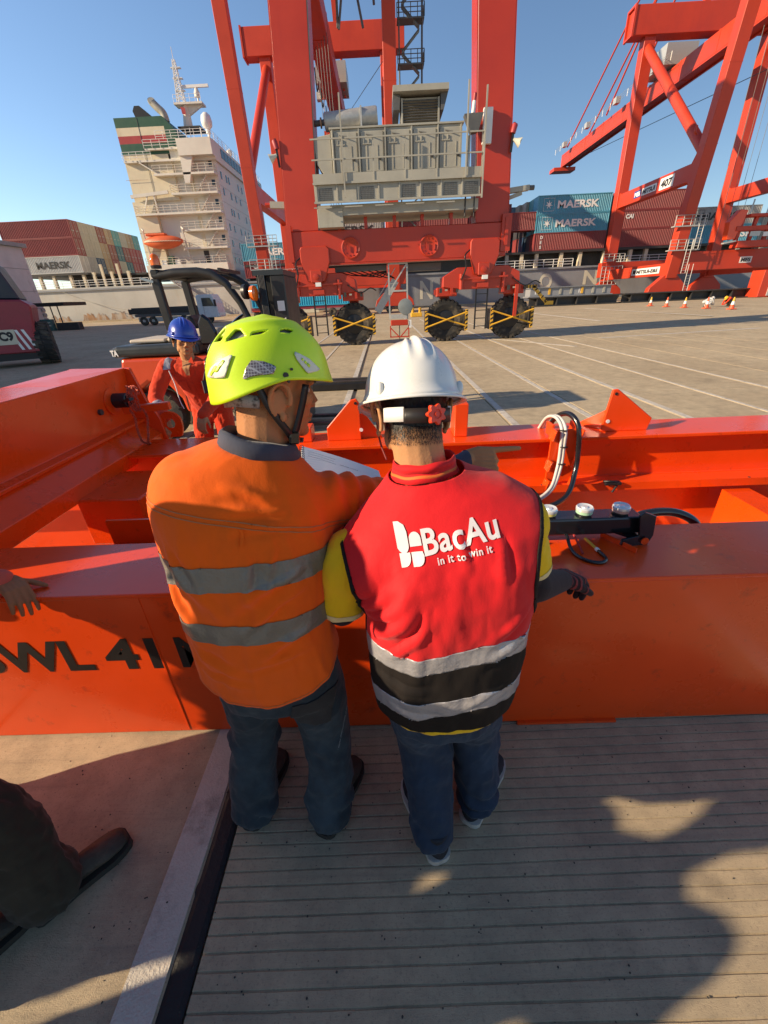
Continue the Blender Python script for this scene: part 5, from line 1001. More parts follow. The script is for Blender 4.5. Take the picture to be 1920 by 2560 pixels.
# ================================================================ FORKLIFT
mat('fork_orange', (0.62, 0.060, 0.012), 0.32, var=0.05, vs=2, coat=0.4)
mat('fork_black', (0.018, 0.019, 0.020), 0.42, var=0.15, vs=4)
mat('fork_grey', (0.03, 0.036, 0.04), 0.35, var=0.1)
mat('vinyl', (0.55, 0.47, 0.37), 0.55, var=0.08)
fk = thing('forklift', 'orange and black forklift parked behind the man in the blue hard hat', 'forklift')
FYk = 6.05
def rounded(x0, x1, y0, y1, z0, z1, name, m, parent, bev=0.06, seg=3): return MB().box(x0, x1, y0, y1, z0, z1).build(name, m, parent, bev=bev, seg=seg)
cw = MB().prism([(-4.10, 0.68), (-4.14, 1.00), (-4.08, 1.18), (-2.2, 1.185), (-2.2, 0.40), (-3.2, 0.40), (-3.24, 0.60), (-3.42, 0.80), (-3.72, 0.84), (-3.92, 0.74), (-3.98, 0.62)], (0, FYk, 0), (1, 0, 0), (0, 0, 1), (0, 1.12, 0)).build('counterweight', 'fork_orange', fk, bev=0.05, seg=3)
MB().box(-3.16, -3.15, FYk-0.003, FYk+0.01, 0.45, 1.16).build('panel_gap', 'black', cw)
MB().prism([(-4.20, 1.19), (-4.22, 1.29), (-4.08, 1.335), (-2.75, 1.35), (-2.75, 1.19)], (0, FYk-0.02, 0), (1, 0, 0), (0, 0, 1), (0, 1.16, 0)).build('hood_rim', 'fork_grey', fk, bev=0.05, seg=3)
rounded(-3.95, -3.35, FYk+0.15, FYk+0.95, 1.35, 1.40, 'hood_pad', 'vinyl', fk, 0.03); rounded(-3.32, -2.75, FYk+0.15, FYk+0.95, 1.35, 1.41, 'hood_pad', 'vinyl', fk, 0.03)
letters('lettering', 'TA', (-4.19, FYk-0.021, 1.215), (1, 0, 0), (0, 0, 1), 0.075, 'text_white', fk, 0.05, 0.12)
MB().lathe([(0.10, -0.02), (0.12, 0.0), (0.10, 0.02)], (-4.16, FYk+0.3, 0.98), (0, 0, 1), 16).build('tow_pin', 'steel', fk)
def fwheel(x, y, r, w_, nm):
    o = MB().lathe([(r*0.55, -w_/2), (r*0.93, -w_/2), (r, -w_*0.36), (r, w_*0.36), (r*0.93, w_/2), (r*0.55, w_/2)], (x, y, r), (0, -1, 0), 40).build(nm, 'rubber', fk, auto=40)
    for k in range(22):
        a = 2*math.pi*k/22; 
        if k % 2: MB().bar((x+math.cos(a)*r*0.86, y-w_*0.5, r+math.sin(a)*r*0.86), (x+math.cos(a)*r*1.0, y-w_*0.42, r+math.sin(a)*r*1.0), 0.05, 0.03).build('tread_lug', 'rubber', o)
    MB().lathe([(r*0.56, w_*0.42), (r*0.52, w_*0.3), (r*0.25, w_*0.22), (r*0.2, w_*0.35), (0.01, w_*0.35)], (x, y, r), (0, -1, 0), 28).build('rim', 'grey_dark', o, auto=40)
fwheel(-3.72, FYk+0.16, 0.36, 0.24, 'rear_wheel'); fwheel(-3.72, FYk+0.98, 0.36, 0.24, 'rear_wheel'); fwheel(-1.95, FYk+0.14, 0.40, 0.28, 'front_wheel'); fwheel(-1.95, FYk+1.0, 0.40, 0.28, 'front_wheel')
rounded(-2.75, -1.75, FYk+0.05, FYk+1.07, 0.35, 1.05, 'cowl', 'fork_black', fk); rounded(-2.1, -1.75, FYk+0.1, FYk+1.02, 1.05, 1.40, 'dashboard', 'fork_black', fk)
rounded(-3.0, -2.5, FYk+0.3, FYk+0.82, 1.36, 1.50, 'seat', 'vinyl', fk, 0.05)
sb_ = MB().prism([(-3.02, 1.5), (-2.88, 1.5), (-2.93, 1.66), (-3.0, 1.68), (-3.06, 1.64)], (0, FYk+0.34, 0), (1, 0, 0), (0, 0, 1), (0, 0.44, 0)).build('backrest', 'fork_black', fk, bev=0.04)
MB().lathe([(0.15, -0.015), (0.175, 0), (0.15, 0.015)], (-2.22, FYk+0.5, 1.58), (-0.5, 0, 0.85), 24).build('steering_wheel', 'black_gloss', fk, auto=50); MB().tube([(-2.2, FYk+0.5, 1.56), (-1.98, FYk+0.5, 1.3)], 0.03, 8).build('steering_column', 'black', fk)
MB().prism([(-2.72, 1.30), (-2.70, 1.58), (-2.62, 1.70), (-2.50, 1.62), (-2.42, 1.45), (-2.48, 1.30)], (0, FYk+0.02, 0), (1, 0, 0), (0, 0, 1), (0, 0.08, 0)).build('arm_rest', 'black_gloss', fk, bev=0.03)
for dy in (0.10, 1.0):
    gp_ = MB(); y = FYk+dy
    gp_.bar((-3.16, y, 1.32), (-3.22, y, 2.12), 0.12, 0.10)
    o_ = gp_.build('rear_post', 'fork_black', fk, bev=0.015)
    MB().tube([(-3.22, y, 2.14), (-2.9, y, 2.17), (-2.55, y, 2.17), (-2.35, y, 2.14), (-2.15, y, 2.03), (-1.98, y, 1.80), (-1.82, y, 1.45), (-1.78, y, 1.2)], [0.055, 0.058, 0.058, 0.058, 0.055, 0.05, 0.045, 0.045], 10).build('roof_rail', 'fork_black', fk, auto=60)
for k in range(6): MB().box(-3.1+0.17*k, -3.06+0.17*k, FYk+0.12, FYk+0.98, 2.17, 2.21).build('guard_slat', 'fork_black', fk)
MB().box(-3.26, -3.14, FYk+0.05, FYk+1.05, 2.12, 2.22).build('rear_crossbar', 'fork_black', fk, bev=0.02)
bc = MB().lathe([(0.07, 0), (0.075, 0.03), (0.07, 0.035)], (-3.16, FYk+0.1, 2.23), n=18).build('beacon_base', 'fork_black', fk, auto=40)
MB().lathe([(0.066, 0.035), (0.068, 0.09), (0.055, 0.14), (0.02, 0.165), (0.002, 0.167)], (-3.16, FYk+0.1, 2.23), n=20).build('beacon', mat('beacon_orange', (0.85, 0.16, 0.01), 0.18, var=0.1, coat=0.4), fk, auto=50)
MB().bar((-3.24, FYk+0.05, 2.08), (-3.36, FYk-0.05, 2.12), 0.03).build('beacon_arm', 'steel', fk)
# mast
for dy in (0.18, 0.80):
    MB().box(-1.70, -1.56, FYk+dy, FYk+dy+0.10, 0.25, 2.15).build('mast_rail', 'fork_black', fk, bev=0.01); MB().box(-1.555, -1.47, FYk+dy, FYk+dy+0.10, 0.3, 2.12).build('inner_mast_rail', 'fork_black', fk, bev=0.01)
mp_ = MB().box(-1.465, -1.25, FYk+0.10, FYk+0.98, 0.4, 2.10).build('mast_shield', 'fork_black', fk, bev=0.015)
MB().box(-1.72, -1.25, FYk+0.1, FYk+0.98, 2.10, 2.16).build('mast_crosshead', 'fork_grey', fk)
v_, f_ = text_mesh('TOYOTA', 0.05)
letters('lettering', 'TOYOTA', (-1.30, FYk+0.099, 1.05), (0, 0, 1), (-1, 0, 0), 0.10, 'text_white', mp_, 0.05, 0.55)
MB().box(-1.40, -1.29, FYk+0.092, FYk+0.099, 1.68, 1.80).build('emblem', 'white', mp_)
for k in range(5): MB().tube(spline([(-1.62+0.02*k, FYk+0.05, 2.1), (-1.60+0.02*k, FYk-0.02, 1.6), (-1.66+0.03*k, FYk+0.02, 1.2), (-1.6, FYk+0.1, 0.7)], 16), 0.012, 5).build('hydraulic_hose', 'black', fk)
for (x, z, m_) in ((-1.9, 1.92, 'black'), (-1.78, 1.9, 'beacon_orange')): MB().lathe([(0.03, 0), (0.085, 0.04), (0.09, 0.10), (0.05, 0.12)], (x, FYk+0.0, z), (1, -0.3, 0), 14).build('work_light', m_, fk, auto=40)
MB().bar((-2.05, FYk+0.05, 1.98), (-1.85, FYk+0.0, 1.95), 0.03).build('lamp_arm', 'black', fk)
for dy in (0.25, 0.75): MB().box(-1.24, -0.35, FYk+dy, FYk+dy+0.1, 0.06, 0.10).build('fork', 'steel_dark', fk)
MB().box(-1.248, -1.18, FYk+0.1, FYk+0.98, 0.1, 0.6).build('carriage', 'steel_dark', fk)
fk.scale = (0.845, 1, 1); fk.location = (-0.22, 0, 0)
for o_ in fk.children:
    if o_.name.startswith(('rear_wheel', 'front_wheel')):
        x0_ = np.mean([v.co.x for v in o_.data.vertices]); o_.scale = (1/0.845, 1, 1); o_.location = (x0_*(1-1/0.845), 0, 0)
# ================================================================ PEOPLE: tools
def blob(mb, voxel, smooth=4, fac=0.5):
    """union of overlapping closed shapes as one continuous surface (verts, faces)"""
    me = mb.mesh('blob'); o = bpy.data.objects.new('blob', me); COL.objects.link(o)
    rm = o.modifiers.new('r', 'REMESH'); rm.mode = 'VOXEL'; rm.voxel_size = voxel
    if smooth: sm = o.modifiers.new('s', 'SMOOTH'); sm.factor = fac; sm.iterations = smooth
    dg = bpy.context.evaluated_depsgraph_get(); e = o.evaluated_get(dg); m2 = e.to_mesh()
    v = to_np(m2).copy(); m2.calc_loop_triangles(); t = np.empty(len(m2.loop_triangles)*3, int); m2.loop_triangles.foreach_get('vertices', t); f = t.reshape(-1, 3).copy()
    e.to_mesh_clear(); bpy.data.objects.remove(o); bpy.data.meshes.remove(me); return v, f
def normals(v, f):
    n = np.zeros_like(v); fn = np.cross(v[f[:, 1]]-v[f[:, 0]], v[f[:, 2]]-v[f[:, 0]])
    for k in range(3): np.add.at(n, f[:, k], fn)
    return n/(np.linalg.norm(n, axis=1, keepdims=True)+1e-12)
def clip1(v, f, fld, keep_pos=True):
    """cut a triangle mesh along fld = 0 with clean edges, keep fld > 0"""
    s = fld if keep_pos else -fld; V = list(map(tuple, v)); S = list(s); F = []; cache = {}
    ins = s > 0; cnt = ins[f].sum(1)
    F += [tuple(t) for t in f[cnt == 3]]
    def cut(i, j):
        k = (i, j) if i < j else (j, i)
        if k not in cache:
            t = s[i]/(s[i]-s[j]); p = v[i]+(v[j]-v[i])*t; V.append(tuple(p)); cache[k] = len(V)-1
        return cache[k]
    for t in f[(cnt > 0) & (cnt < 3)]:
        poly = []
        for q in range(3):
            i, j = int(t[q]), int(t[(q+1) % 3])
            if s[i] > 0: poly.append(i)
            if (s[i] > 0) != (s[j] > 0): poly.append(cut(i, j))
        for q in range(1, len(poly)-1): F.append((poly[0], poly[q], poly[q+1]))
    V = np.array(V); F = np.array(F, int).reshape(-1, 3)
    used = np.unique(F); mp_ = -np.ones(len(V), int); mp_[used] = np.arange(len(used)); return V[used], mp_[F]
def region(v, f, *flds):
    """keep the part of a mesh where every field function is positive"""
    for g in flds:
        v, f = clip1(v, f, g(v))
        if len(f) == 0: break
    return v, f
def npobj(name, v, f, m, parent, off=0.0, thick=0.0, smooth=True, nrm=None):
    if off: v = v+normals(v, f)*off
    me = bpy.data.meshes.new(name); me.from_pydata(v.tolist(), [], f.tolist()); me.update()
    bm = bmesh.new(); bm.from_mesh(me); bmesh.ops.remove_doubles(bm, verts=bm.verts, dist=1e-5); bm.to_mesh(me); bm.free()
    if smooth: me.shade_smooth()
    o = link(name, me, m, parent)
    if thick: q = o.modifiers.new('solid', 'SOLIDIFY'); q.thickness = thick; q.offset = -1
    return o
def loft(mb, rings, n=40, p=2.35):
    """rings of (cx, cy, cz, half width, half depth, turn, tilt_x, tilt_y)"""
    vs = []
    for r in rings:
        cx, cy, cz, a, b = r[:5]; tr = r[5] if len(r) > 5 else 0; tx = r[6] if len(r) > 6 else 0; ty = r[7] if len(r) > 7 else 0
        for j in range(n):
            t = 2*math.pi*j/n; c, s = math.cos(t), math.sin(t)
            x = a*math.copysign(abs(c)**(2/p), c); y = b*math.copysign(abs(s)**(2/p), s)
            X = x*math.cos(tr)-y*math.sin(tr); Y = x*math.sin(tr)+y*math.cos(tr)
            vs.append((cx+X, cy+Y, cz+X*tx+Y*ty))
    k = len(rings); mb.add(vs, [(i*n+j, i*n+(j+1) % n, (i+1)*n+(j+1) % n, (i+1)*n+j) for i in range(k-1) for j in range(n)]+[tuple(range(n-1, -1, -1)), tuple((k-1)*n+j for j in range(n))])
def lim(mb, pts, rad, n=14, sub=8):
    P = spline(pts, sub*(len(pts)-1)); m = len(P); rr = np.interp(np.linspace(0, 1, m), np.linspace(0, 1, len(rad)), rad)
    mb.tube(P, rr, n); mb.ell(P[0], (rr[0],)*3, 12, 8); mb.ell(P[-1], (rr[-1],)*3, 12, 8)
def wrinkle(v, f, layers, mask=None):
    """push verts along normals: layers of (amp, (sx, sy, sz), seed, ridged)"""
    n = normals(v, f); d = np.zeros(len(v))
    for amp, sc, seed, ridged in layers:
        h = np.array([fbm(p, sc, 3, seed) for p in v]); d += amp*((1-2*np.abs(h)) if ridged else h)
    if mask is not None: d *= mask
    return v+n*d[:, None]
def creases(v, f, segs, ydir=-1):
    """sewn-cloth folds: each (x0, z0, x1, z1, width, height) raises a ridge with a valley beside it along a line on the back"""
    n = normals(v, f); P = v[:, [0, 2]]; d = np.zeros(len(v)); wob = np.array([noise.noise(Vector(p*9)) for p in v])*0.012; face = np.clip(ydir*n[:, 1]*1.6, 0, 1)
    for x0, z0, x1, z1, w_, a_ in segs:
        A = np.array((x0, z0)); e = np.array((x1, z1))-A; L_ = np.linalg.norm(e); e /= L_; q = P-A; t = q@e/L_; s_ = q[:, 0]*-e[1]+q[:, 1]*e[0]+wob+0.10*L_*np.sin(np.clip(t, 0, 1)*math.pi)*0.35
        tap = np.clip(np.minimum(t*3.5, (1-t)*2.2), 0, 1); wd = w_*(0.7+0.8*np.clip(t, 0, 1))
        d += a_*tap*(np.exp(-(s_/wd)**2)-0.75*np.exp(-((s_-1.7*wd)/wd)**2))
    return v+n*(d*face)[:, None]
def frame(c, yaw, pitch=0.0, roll=0.0):
    """head / hand frame: local +Y looks along the heading (yaw clockwise from world +Y), pitch > 0 looks down"""
    M = Matrix.Translation(Vector(c)) @ Matrix.Rotation(-yaw, 4, 'Z') @ Matrix.Rotation(-pitch, 4, 'X') @ Matrix.Rotation(roll, 4, 'Y'); return np.array(M)
def xf(M, v): v = np.asarray(v, float); return v@M[:3, :3].T+M[:3, 3]
def add_xf(mb, src, M):
    mb.add(xf(M, np.array(src.v)), src.f)
def head_shape(mb, M, neck_to=None, s=1.0):
    h = MB()
    h.ell((0, -0.012, 0.028), (0.077, 0.097, 0.086), 24, 16); h.ell((0, 0.030, -0.030), (0.064, 0.066, 0.086), 20, 14); h.ell((0, 0.034, -0.082), (0.050, 0.056, 0.042), 16, 10); h.ell((0, 0.074, -0.103), (0.024, 0.020, 0.018), 12, 8)
    h.tube([(0, 0.086, 0.012), (0, 0.101, -0.015), (0, 0.110, -0.034)], [0.008, 0.0095, 0.0125], 10); h.ell((-0.013, 0.099, -0.038), (0.009, 0.010, 0.008), 8, 6); h.ell((0.013, 0.099, -0.038), (0.009, 0.010, 0.008), 8, 6)
    h.ell((-0.03, 0.080, 0.018), (0.028, 0.014, 0.010), 10, 6); h.ell((0.03, 0.080, 0.018), (0.028, 0.014, 0.010), 10, 6)
    h.ell((0, 0.091, -0.064), (0.024, 0.012, 0.0065), 12, 6); h.ell((0, 0.089, -0.076), (0.021, 0.012, 0.007), 12, 6)
    for sx in (-1, 1):
        h.ell((sx*0.046, 0.060, -0.022), (0.022, 0.026, 0.022), 10, 8)
        h.ell((sx*0.084, -0.012, -0.026), (0.0060, 0.019, 0.030), 12, 8)
        h.tube([(sx*(0.091+0.006*math.sin(a)-0.004*math.cos(a)), -0.013-0.023*math.cos(a), -0.022+0.037*math.sin(a)) for a in np.linspace(R(-70), R(200), 14)], 0.0060, 7)
        h.ell((sx*0.086, -0.004, -0.060), (0.0068, 0.009, 0.012), 8, 6); h.ell((sx*0.081, 0.010, -0.030), (0.006, 0.006, 0.010), 8, 6)
        h.ell((sx*0.052, 0.020, -0.075), (0.014, 0.03, 0.03), 10, 8)
    if s != 1.0: h.v = [tuple(c*s for c in p) for p in h.v]
    add_xf(mb, h, M)
def hand_shape(mb, W, fwd, palm, side, curls, thumb=(0.6, 0.35), s=1.0, spread=0.05):
    """hand at wrist W: fwd = pointing direction, palm = palm normal, side = +1 when the thumb lies along fwd x palm; curls = bend (radians) per joint for index..little"""
    fwd = np.array(fwd, float); fwd /= np.linalg.norm(fwd); palm = np.array(palm, float); palm -= fwd*(palm@fwd); palm /= np.linalg.norm(palm); th = np.cross(fwd, palm)*side; W = np.array(W, float)
    def P(a, b, c): return W+s*(fwd*a+th*b+palm*c)
    for b0 in np.linspace(-0.030, 0.030, 5): mb.tube([P(0.0, b0*0.6, 0), P(0.04, b0*0.95, -0.002), P(0.088, b0, 0)], [0.017*s, 0.0165*s, 0.0125*s], 8)
    mb.ell(P(0.0, 0, 0), (0.026*s,)*3, 10, 8)
    L = ((0.046, 0.028, 0.022), (0.050, 0.031, 0.023), (0.046, 0.029, 0.022), (0.036, 0.022, 0.020)); B = (0.031, 0.0105, -0.0105, -0.031); ends = []
    for i in range(4):
        p = P(0.088, B[i], 0); ang = 0.0; pts = [P(0.07, B[i]*0.95, 0), p]; cs = curls[i]
        for j in range(3):
            ang += cs[j]; d = fwd*math.cos(ang)+palm*math.sin(ang); d = d+th*(1.5-i)*spread*math.cos(ang); d /= np.linalg.norm(d); p = p+s*d*L[i][j]; pts.append(p)
        mb.tube(pts, [0.0105*s, 0.0102*s, 0.0092*s, 0.0085*s, 0.0072*s], 10); mb.ell(pts[-1], (0.0073*s,)*3, 8, 6); mb.ell(pts[1], (0.0106*s,)*3, 8, 6); mb.ell(pts[2], (0.0094*s,)*3, 8, 6); ends.append(pts[-1])
    o, cu = thumb; b0 = P(0.018, 0.026, 0.006); d1 = fwd*math.cos(o)+th*math.sin(o)+palm*cu*0.6; d1 /= np.linalg.norm(d1); b1 = b0+s*d1*0.042; d2 = fwd*math.cos(o*0.6)+th*math.sin(o*0.6)+palm*cu; d2 /= np.linalg.norm(d2); b2 = b1+s*d2*0.033; b3 = b2+s*d2*0.026
    mb.tube([P(0.008, 0.012, 0), b0, b1, b2, b3], [0.015*s, 0.0150*s, 0.0115*s, 0.0105*s, 0.008*s], 10); mb.ell(b3, (0.0082*s,)*3, 8, 6); ends.append(b3)
    return ends
def skin_mat(name, col, rough=0.5):
    m = mat(name, col, rough, var=0.07, vs=10, bump=0.12, bs=160, dirt=tuple(c*0.78 for c in col), da=0.25, ds=6)
    b = m.node_tree.nodes['Principled BSDF']; b.inputs['Specular IOR Level'].default_value = 0.08; b.inputs['Subsurface Weight'].default_value = 0.03; b.inputs['Subsurface Radius'].default_value = (0.012, 0.005, 0.003); b.inputs['Subsurface Scale'].default_value = 0.6; return m
def cloth_mat(name, col, var=0.10, bs=260, dirt=None, da=0.4, ds=5, rough=0.88, weave=0.05, dthr=0.55, sheen=0.10):
    m = mat(name, col, rough, var=var, vs=6, bump=weave, bs=bs, sheen=sheen, dirt=dirt, da=da, ds=ds, spec=0.25, dthr=dthr)
    N = m.node_tree.nodes; L = m.node_tree.links; b = N['Principled BSDF']; old = b.inputs['Normal'].links[0].from_node
    tc = N.new('ShaderNodeTexCoord'); n2 = N.new('ShaderNodeTexNoise'); n2.inputs['Scale'].default_value = 11; n2.inputs['Detail'].default_value = 5; n2.inputs['Distortion'].default_value = 1.2
    mp_ = N.new('ShaderNodeMapping'); mp_.inputs['Scale'].default_value = (1.0, 1.0, 0.45); mp_.inputs['Rotation'].default_value = (0, 0.5, 0)
    L.new(tc.outputs['Object'], mp_.inputs[0]); L.new(mp_.outputs[0], n2.inputs['Vector']); b2 = N.new('ShaderNodeBump'); b2.inputs['Strength'].default_value = 0.35; b2.inputs['Distance'].default_value = 0.006
    L.new(n2.outputs[0], b2.inputs['Height']); L.new(old.outputs[0], b2.inputs['Normal']); L.new(b2.outputs[0], b.inputs['Normal']); return m
cloth_mat('shirt_orange', (0.86, 0.120, 0.003), 0.06, dirt=(0.60, 0.09, 0.006), da=0.35, ds=4)
cloth_mat('collar_blue', (0.06, 0.065, 0.09), 0.2)
mat('tape_silver', (0.20, 0.185, 0.155), 0.42, metal=0.2, var=0.12, vs=14, bump=0.25, bs=120, dirt=(0.16, 0.13, 0.10), da=0.5, ds=9)
mat('tape_bright', (0.40, 0.39, 0.41), 0.36, metal=0.35, var=0.08, vs=12, bump=0.35, bs=40)
cloth_mat('denim', (0.022, 0.033, 0.044), 0.25, bs=400, dirt=(0.07, 0.10, 0.12), da=0.40, ds=3.0, weave=0.09, dthr=0.5)
cloth_mat('denim_blue', (0.018, 0.032, 0.060), 0.25, bs=400, dirt=(0.045, 0.075, 0.115), da=0.45, ds=3.0, weave=0.09, dthr=0.5)
cloth_mat('vest_red', (0.66, 0.010, 0.014), 0.04, rough=0.7)
cloth_mat('vest_black', (0.012, 0.009, 0.008), 0.15, rough=0.8, sheen=0.0)
cloth_mat('tee_yellow', (0.82, 0.52, 0.010), 0.06)
cloth_mat('sleeve_black', (0.022, 0.012, 0.014), 0.2)
cloth_mat('coverall', (0.60, 0.050, 0.015), 0.08)
cloth_mat('glove_dark', (0.03, 0.012, 0.014), 0.2); cloth_mat('glove_red', (0.22, 0.03, 0.03), 0.2)
skin_mat('skin_dark', (0.46, 0.21, 0.095)); skin_mat('skin_tan', (0.48, 0.25, 0.12)); skin_mat('skin_deep', (0.34, 0.155, 0.075))
mat('hair_black', (0.006, 0.005, 0.005), 0.45, var=0.2)
mat('boot', (0.045, 0.035, 0.025), 0.7, var=0.3, vs=10, dirt=(0.14, 0.11, 0.08), da=0.5, ds=8, bump=0.3, bs=80)
mat('sole_white', (0.52, 0.48, 0.42), 0.6, var=0.1, dirt=(0.25, 0.21, 0.17), da=0.5, ds=20)
mat('sneaker', (0.012, 0.014, 0.022), 0.75, var=0.2, bump=0.3, bs=120)
mat('rubber_sole', (0.03, 0.027, 0.022), 0.8, var=0.2)
def shoe(parent, heel, toe, up_m, sole_m, L=0.285, wd=0.052, boot=0.11, name='shoe'):
    heel = np.array(heel, float); d = np.array(toe, float)-heel; d /= np.linalg.norm(d); s = np.array((d[1], -d[0], 0))
    def P(a, b, z): return heel+d*a+s*b+np.array((0, 0, z))
    prof = [(-0.018, 0.012), (-0.012, 0.027), (0.0, 0.037), (0.04, 0.040), (0.10, 0.039), (0.17, 0.047), (0.215, 0.052), (0.25, 0.048), (0.274, 0.037), (L-0.001, 0.020)]
    up = MB(); n = 14; vs = []
    tops = [0.070, 0.090, 0.105, 0.115, 0.118, 0.100, 0.080, 0.070, 0.062, 0.048]
    for (a, hw), tz in zip(prof, tops):
        for j in range(n):
            t = 2*math.pi*j/n; c, q = math.cos(t), math.sin(t); hw2 = hw*wd/0.052
            z = 0.022+(tz-0.022)*(0.5+0.5*q) if True else 0; shrink = 1-0.35*max(0, q)
            vs.append(P(a, hw2*c*shrink, z))
    up.add(vs, [(i*n+j, i*n+(j+1) % n, (i+1)*n+(j+1) % n, (i+1)*n+j) for i in range(len(prof)-1) for j in range(n)]+[tuple(range(n)), tuple((len(prof)-1)*n+j for j in range(n))])
    up.tube([P(0.035, 0, 0.07), P(0.03, 0, boot+0.03)], [0.045, 0.043], 14)
    v, f = blob(up, 0.005, 3); o = npobj(name, v, f, up_m, parent)
    so_ = MB(); bot = []; 
    for sgn in (1, -1):
        for a, hw in (prof if sgn == 1 else prof[::-1]): bot.append(P(a*1.02-0.002, sgn*(hw*wd/0.052+0.005), 0.0))
    k = len(bot); vs = [p+(0, 0, 0.002) for p in bot]+[p+(0, 0, 0.027) for p in bot]; so_.add(vs, [tuple(range(k))[::-1], tuple(range(k, 2*k))]+[(i, (i+1) % k, k+(i+1) % k, k+i) for i in range(k)])
    so_.build('sole', sole_m, o, auto=50)
    for k in range(4): z_ = 0.112-0.009*k; MB().tube([P(0.105+0.024*k, -0.022, z_-0.008), P(0.112+0.024*k, 0, z_), P(0.105+0.024*k, 0.022, z_-0.008)], 0.0024, 5).build('lace', 'black', o)
    return o
def strands(name, v, f, count, length, parent, m, flow, width=0.0006, lift=0.5, jitter=0.35):
    """short hair blades growing out of a patch of scalp"""
    n = normals(v, f); ar = np.linalg.norm(np.cross(v[f[:, 1]]-v[f[:, 0]], v[f[:, 2]]-v[f[:, 0]]), axis=1); ar /= ar.sum()
    pick = rng.choice(len(f), count, p=ar); w_ = rng.dirichlet((1, 1, 1), count); mb = MB(); flow = np.array(flow, float)
    for t, ww in zip(pick, w_):
        p = (v[f[t]]*ww[:, None]).sum(0); nn = n[f[t, 0]]; d = nn*lift+flow+rng.normal(0, jitter, 3)*0.6; d -= nn*min(0, d@nn)*1.0; d /= np.linalg.norm(d); s = np.cross(d, nn); s /= np.linalg.norm(s)+1e-9
        l_ = length*rng.uniform(0.6, 1.15); q = p+d*l_*0.55; q2 = p+d*l_+flow*l_*0.25
        mb.add([p-s*width, p+s*width, q+s*width*0.8, q-s*width*0.8, q2], [(0,1,2,3),(3,2,4)])
    o = mb.mesh(name, fix=False); ob = link(name, o, m, parent); ob['kind'] = 'stuff'; return ob
def stamp(name, flat, tris, O, A, B, D, bvh, m, parent, lift=0.0015, sub=0.012):
    """wrap flat artwork (x, y) onto a surface: each point is shot along D onto the bvh"""
    bm = bmesh.new(); vv = [bm.verts.new((p[0], p[1], 0)) for p in flat]
    for t in tris:
        try: bm.faces.new([vv[i] for i in t])
        except ValueError: pass
    for _ in range(4):
        ed = [e for e in bm.edges if e.calc_length() > sub]
        if not ed: break
        bmesh.ops.subdivide_edges(bm, edges=ed, cuts=1); bmesh.ops.triangulate(bm, faces=bm.faces)
    O, A, B, D = (np.array(q, float) for q in (O, A, B, D)); bm.verts.index_update(); bm.verts.ensure_lookup_table(); out = []
    for q in bm.verts:
        p = O+A*q.co.x+B*q.co.y; h = bvh.ray_cast(Vector(p), Vector(D))
        out.append(np.array(h[0])-D*lift if h[0] is not None else p)
    bm.faces.ensure_lookup_table(); f = [tuple(x.index for x in t.verts) for t in bm.faces]; bm.free()
    mb = MB(); mb.add(out, f); me = mb.mesh(name, fix=False); me.shade_smooth(); return link(name, me, m, parent)
def dome(rx, ry, rz, rim, ridge=None, na=120, nv=36, flare=0.0, flare_n=4, top_p=2.0):
    """helmet shell in head coordinates; rim(theta) = height of the edge; returns verts, quads"""
    vs = []; 
    for j in range(na):
        t = 2*math.pi*j/na; z0 = rim(t)
        for i in range(nv+1):
            q = i/nv; phi0 = math.asin(max(-0.9, min(0.9, z0/rz))); ph = phi0+(math.pi/2-phi0)*(1-(1-q)**1.25); c = math.cos(ph); c = max(c, 0)**(2/top_p)*1.0
            k = 1.0+flare*max(0, 1-i/flare_n)**2
            e = ridge(t, q)*min(1.0, (1-q)/0.12) if ridge else 0.0
            vs.append(((rx*k+e)*c*math.cos(t), (ry*k+e)*c*math.sin(t), rz*math.sin(ph)+e*math.sin(ph)))
    m = nv+1; fs = [(j*m+i, ((j+1) % na)*m+i, ((j+1) % na)*m+i+1, j*m+i+1) for j in range(na) for i in range(nv)]
    return np.array(vs), fs
def tri(fs): return np.array([t for q in fs for t in (((q[0], q[1], q[2]), (q[0], q[2], q[3])) if len(q) == 4 else (q,))], int)
# ================================================================ MAN IN ORANGE SHIRT (neon helmet)
m1 = thing('person', 'person in orange shirt and neon yellow helmet, back turned, pointing right over the beam', 'person')
S = MB()
loft(S, [(-0.375,0.935,0.66,0.185,0.125),(-0.380,0.935,0.72,0.203,0.138),(-0.385,0.932,0.80,0.207,0.146),(-0.388,0.93,0.92,0.199,0.144),(-0.388,0.93,1.04,0.194,0.146,0.12),(-0.386,0.935,1.16,0.200,0.148,0.16,-0.05),(-0.382,0.945,1.25,0.212,0.146,0.17,-0.14),(-0.378,0.956,1.315,0.220,0.140,0.18,-0.20),(-0.370,0.966,1.362,0.212,0.130,0.18,-0.26),(-0.360,0.978,1.400,0.186,0.118,0.18,-0.28),(-0.347,0.994,1.432,0.132,0.100,0.18,-0.28),(-0.336,1.008,1.458,0.086,0.084,0.18,-0.26)], 48)
SR = np.array((-0.185, 1.030, 1.285)); SL = np.array((-0.520, 0.958, 1.385))
lim(S, [SR+(-0.09, -0.03, 0.02), SR, (-0.07, 1.140, 1.222), (0.015, 1.215, 1.188)], [0.074, 0.082, 0.076, 0.066])
lim(S, [(-0.36, 1.0, 1.405), SL+(0.06, 0.010, 0.010), SL, (-0.562, 0.985, 1.30), (-0.570, 1.08, 1.17)], [0.066, 0.074, 0.074, 0.070, 0.066])
v, f = blob(S, 0.0075, 9)
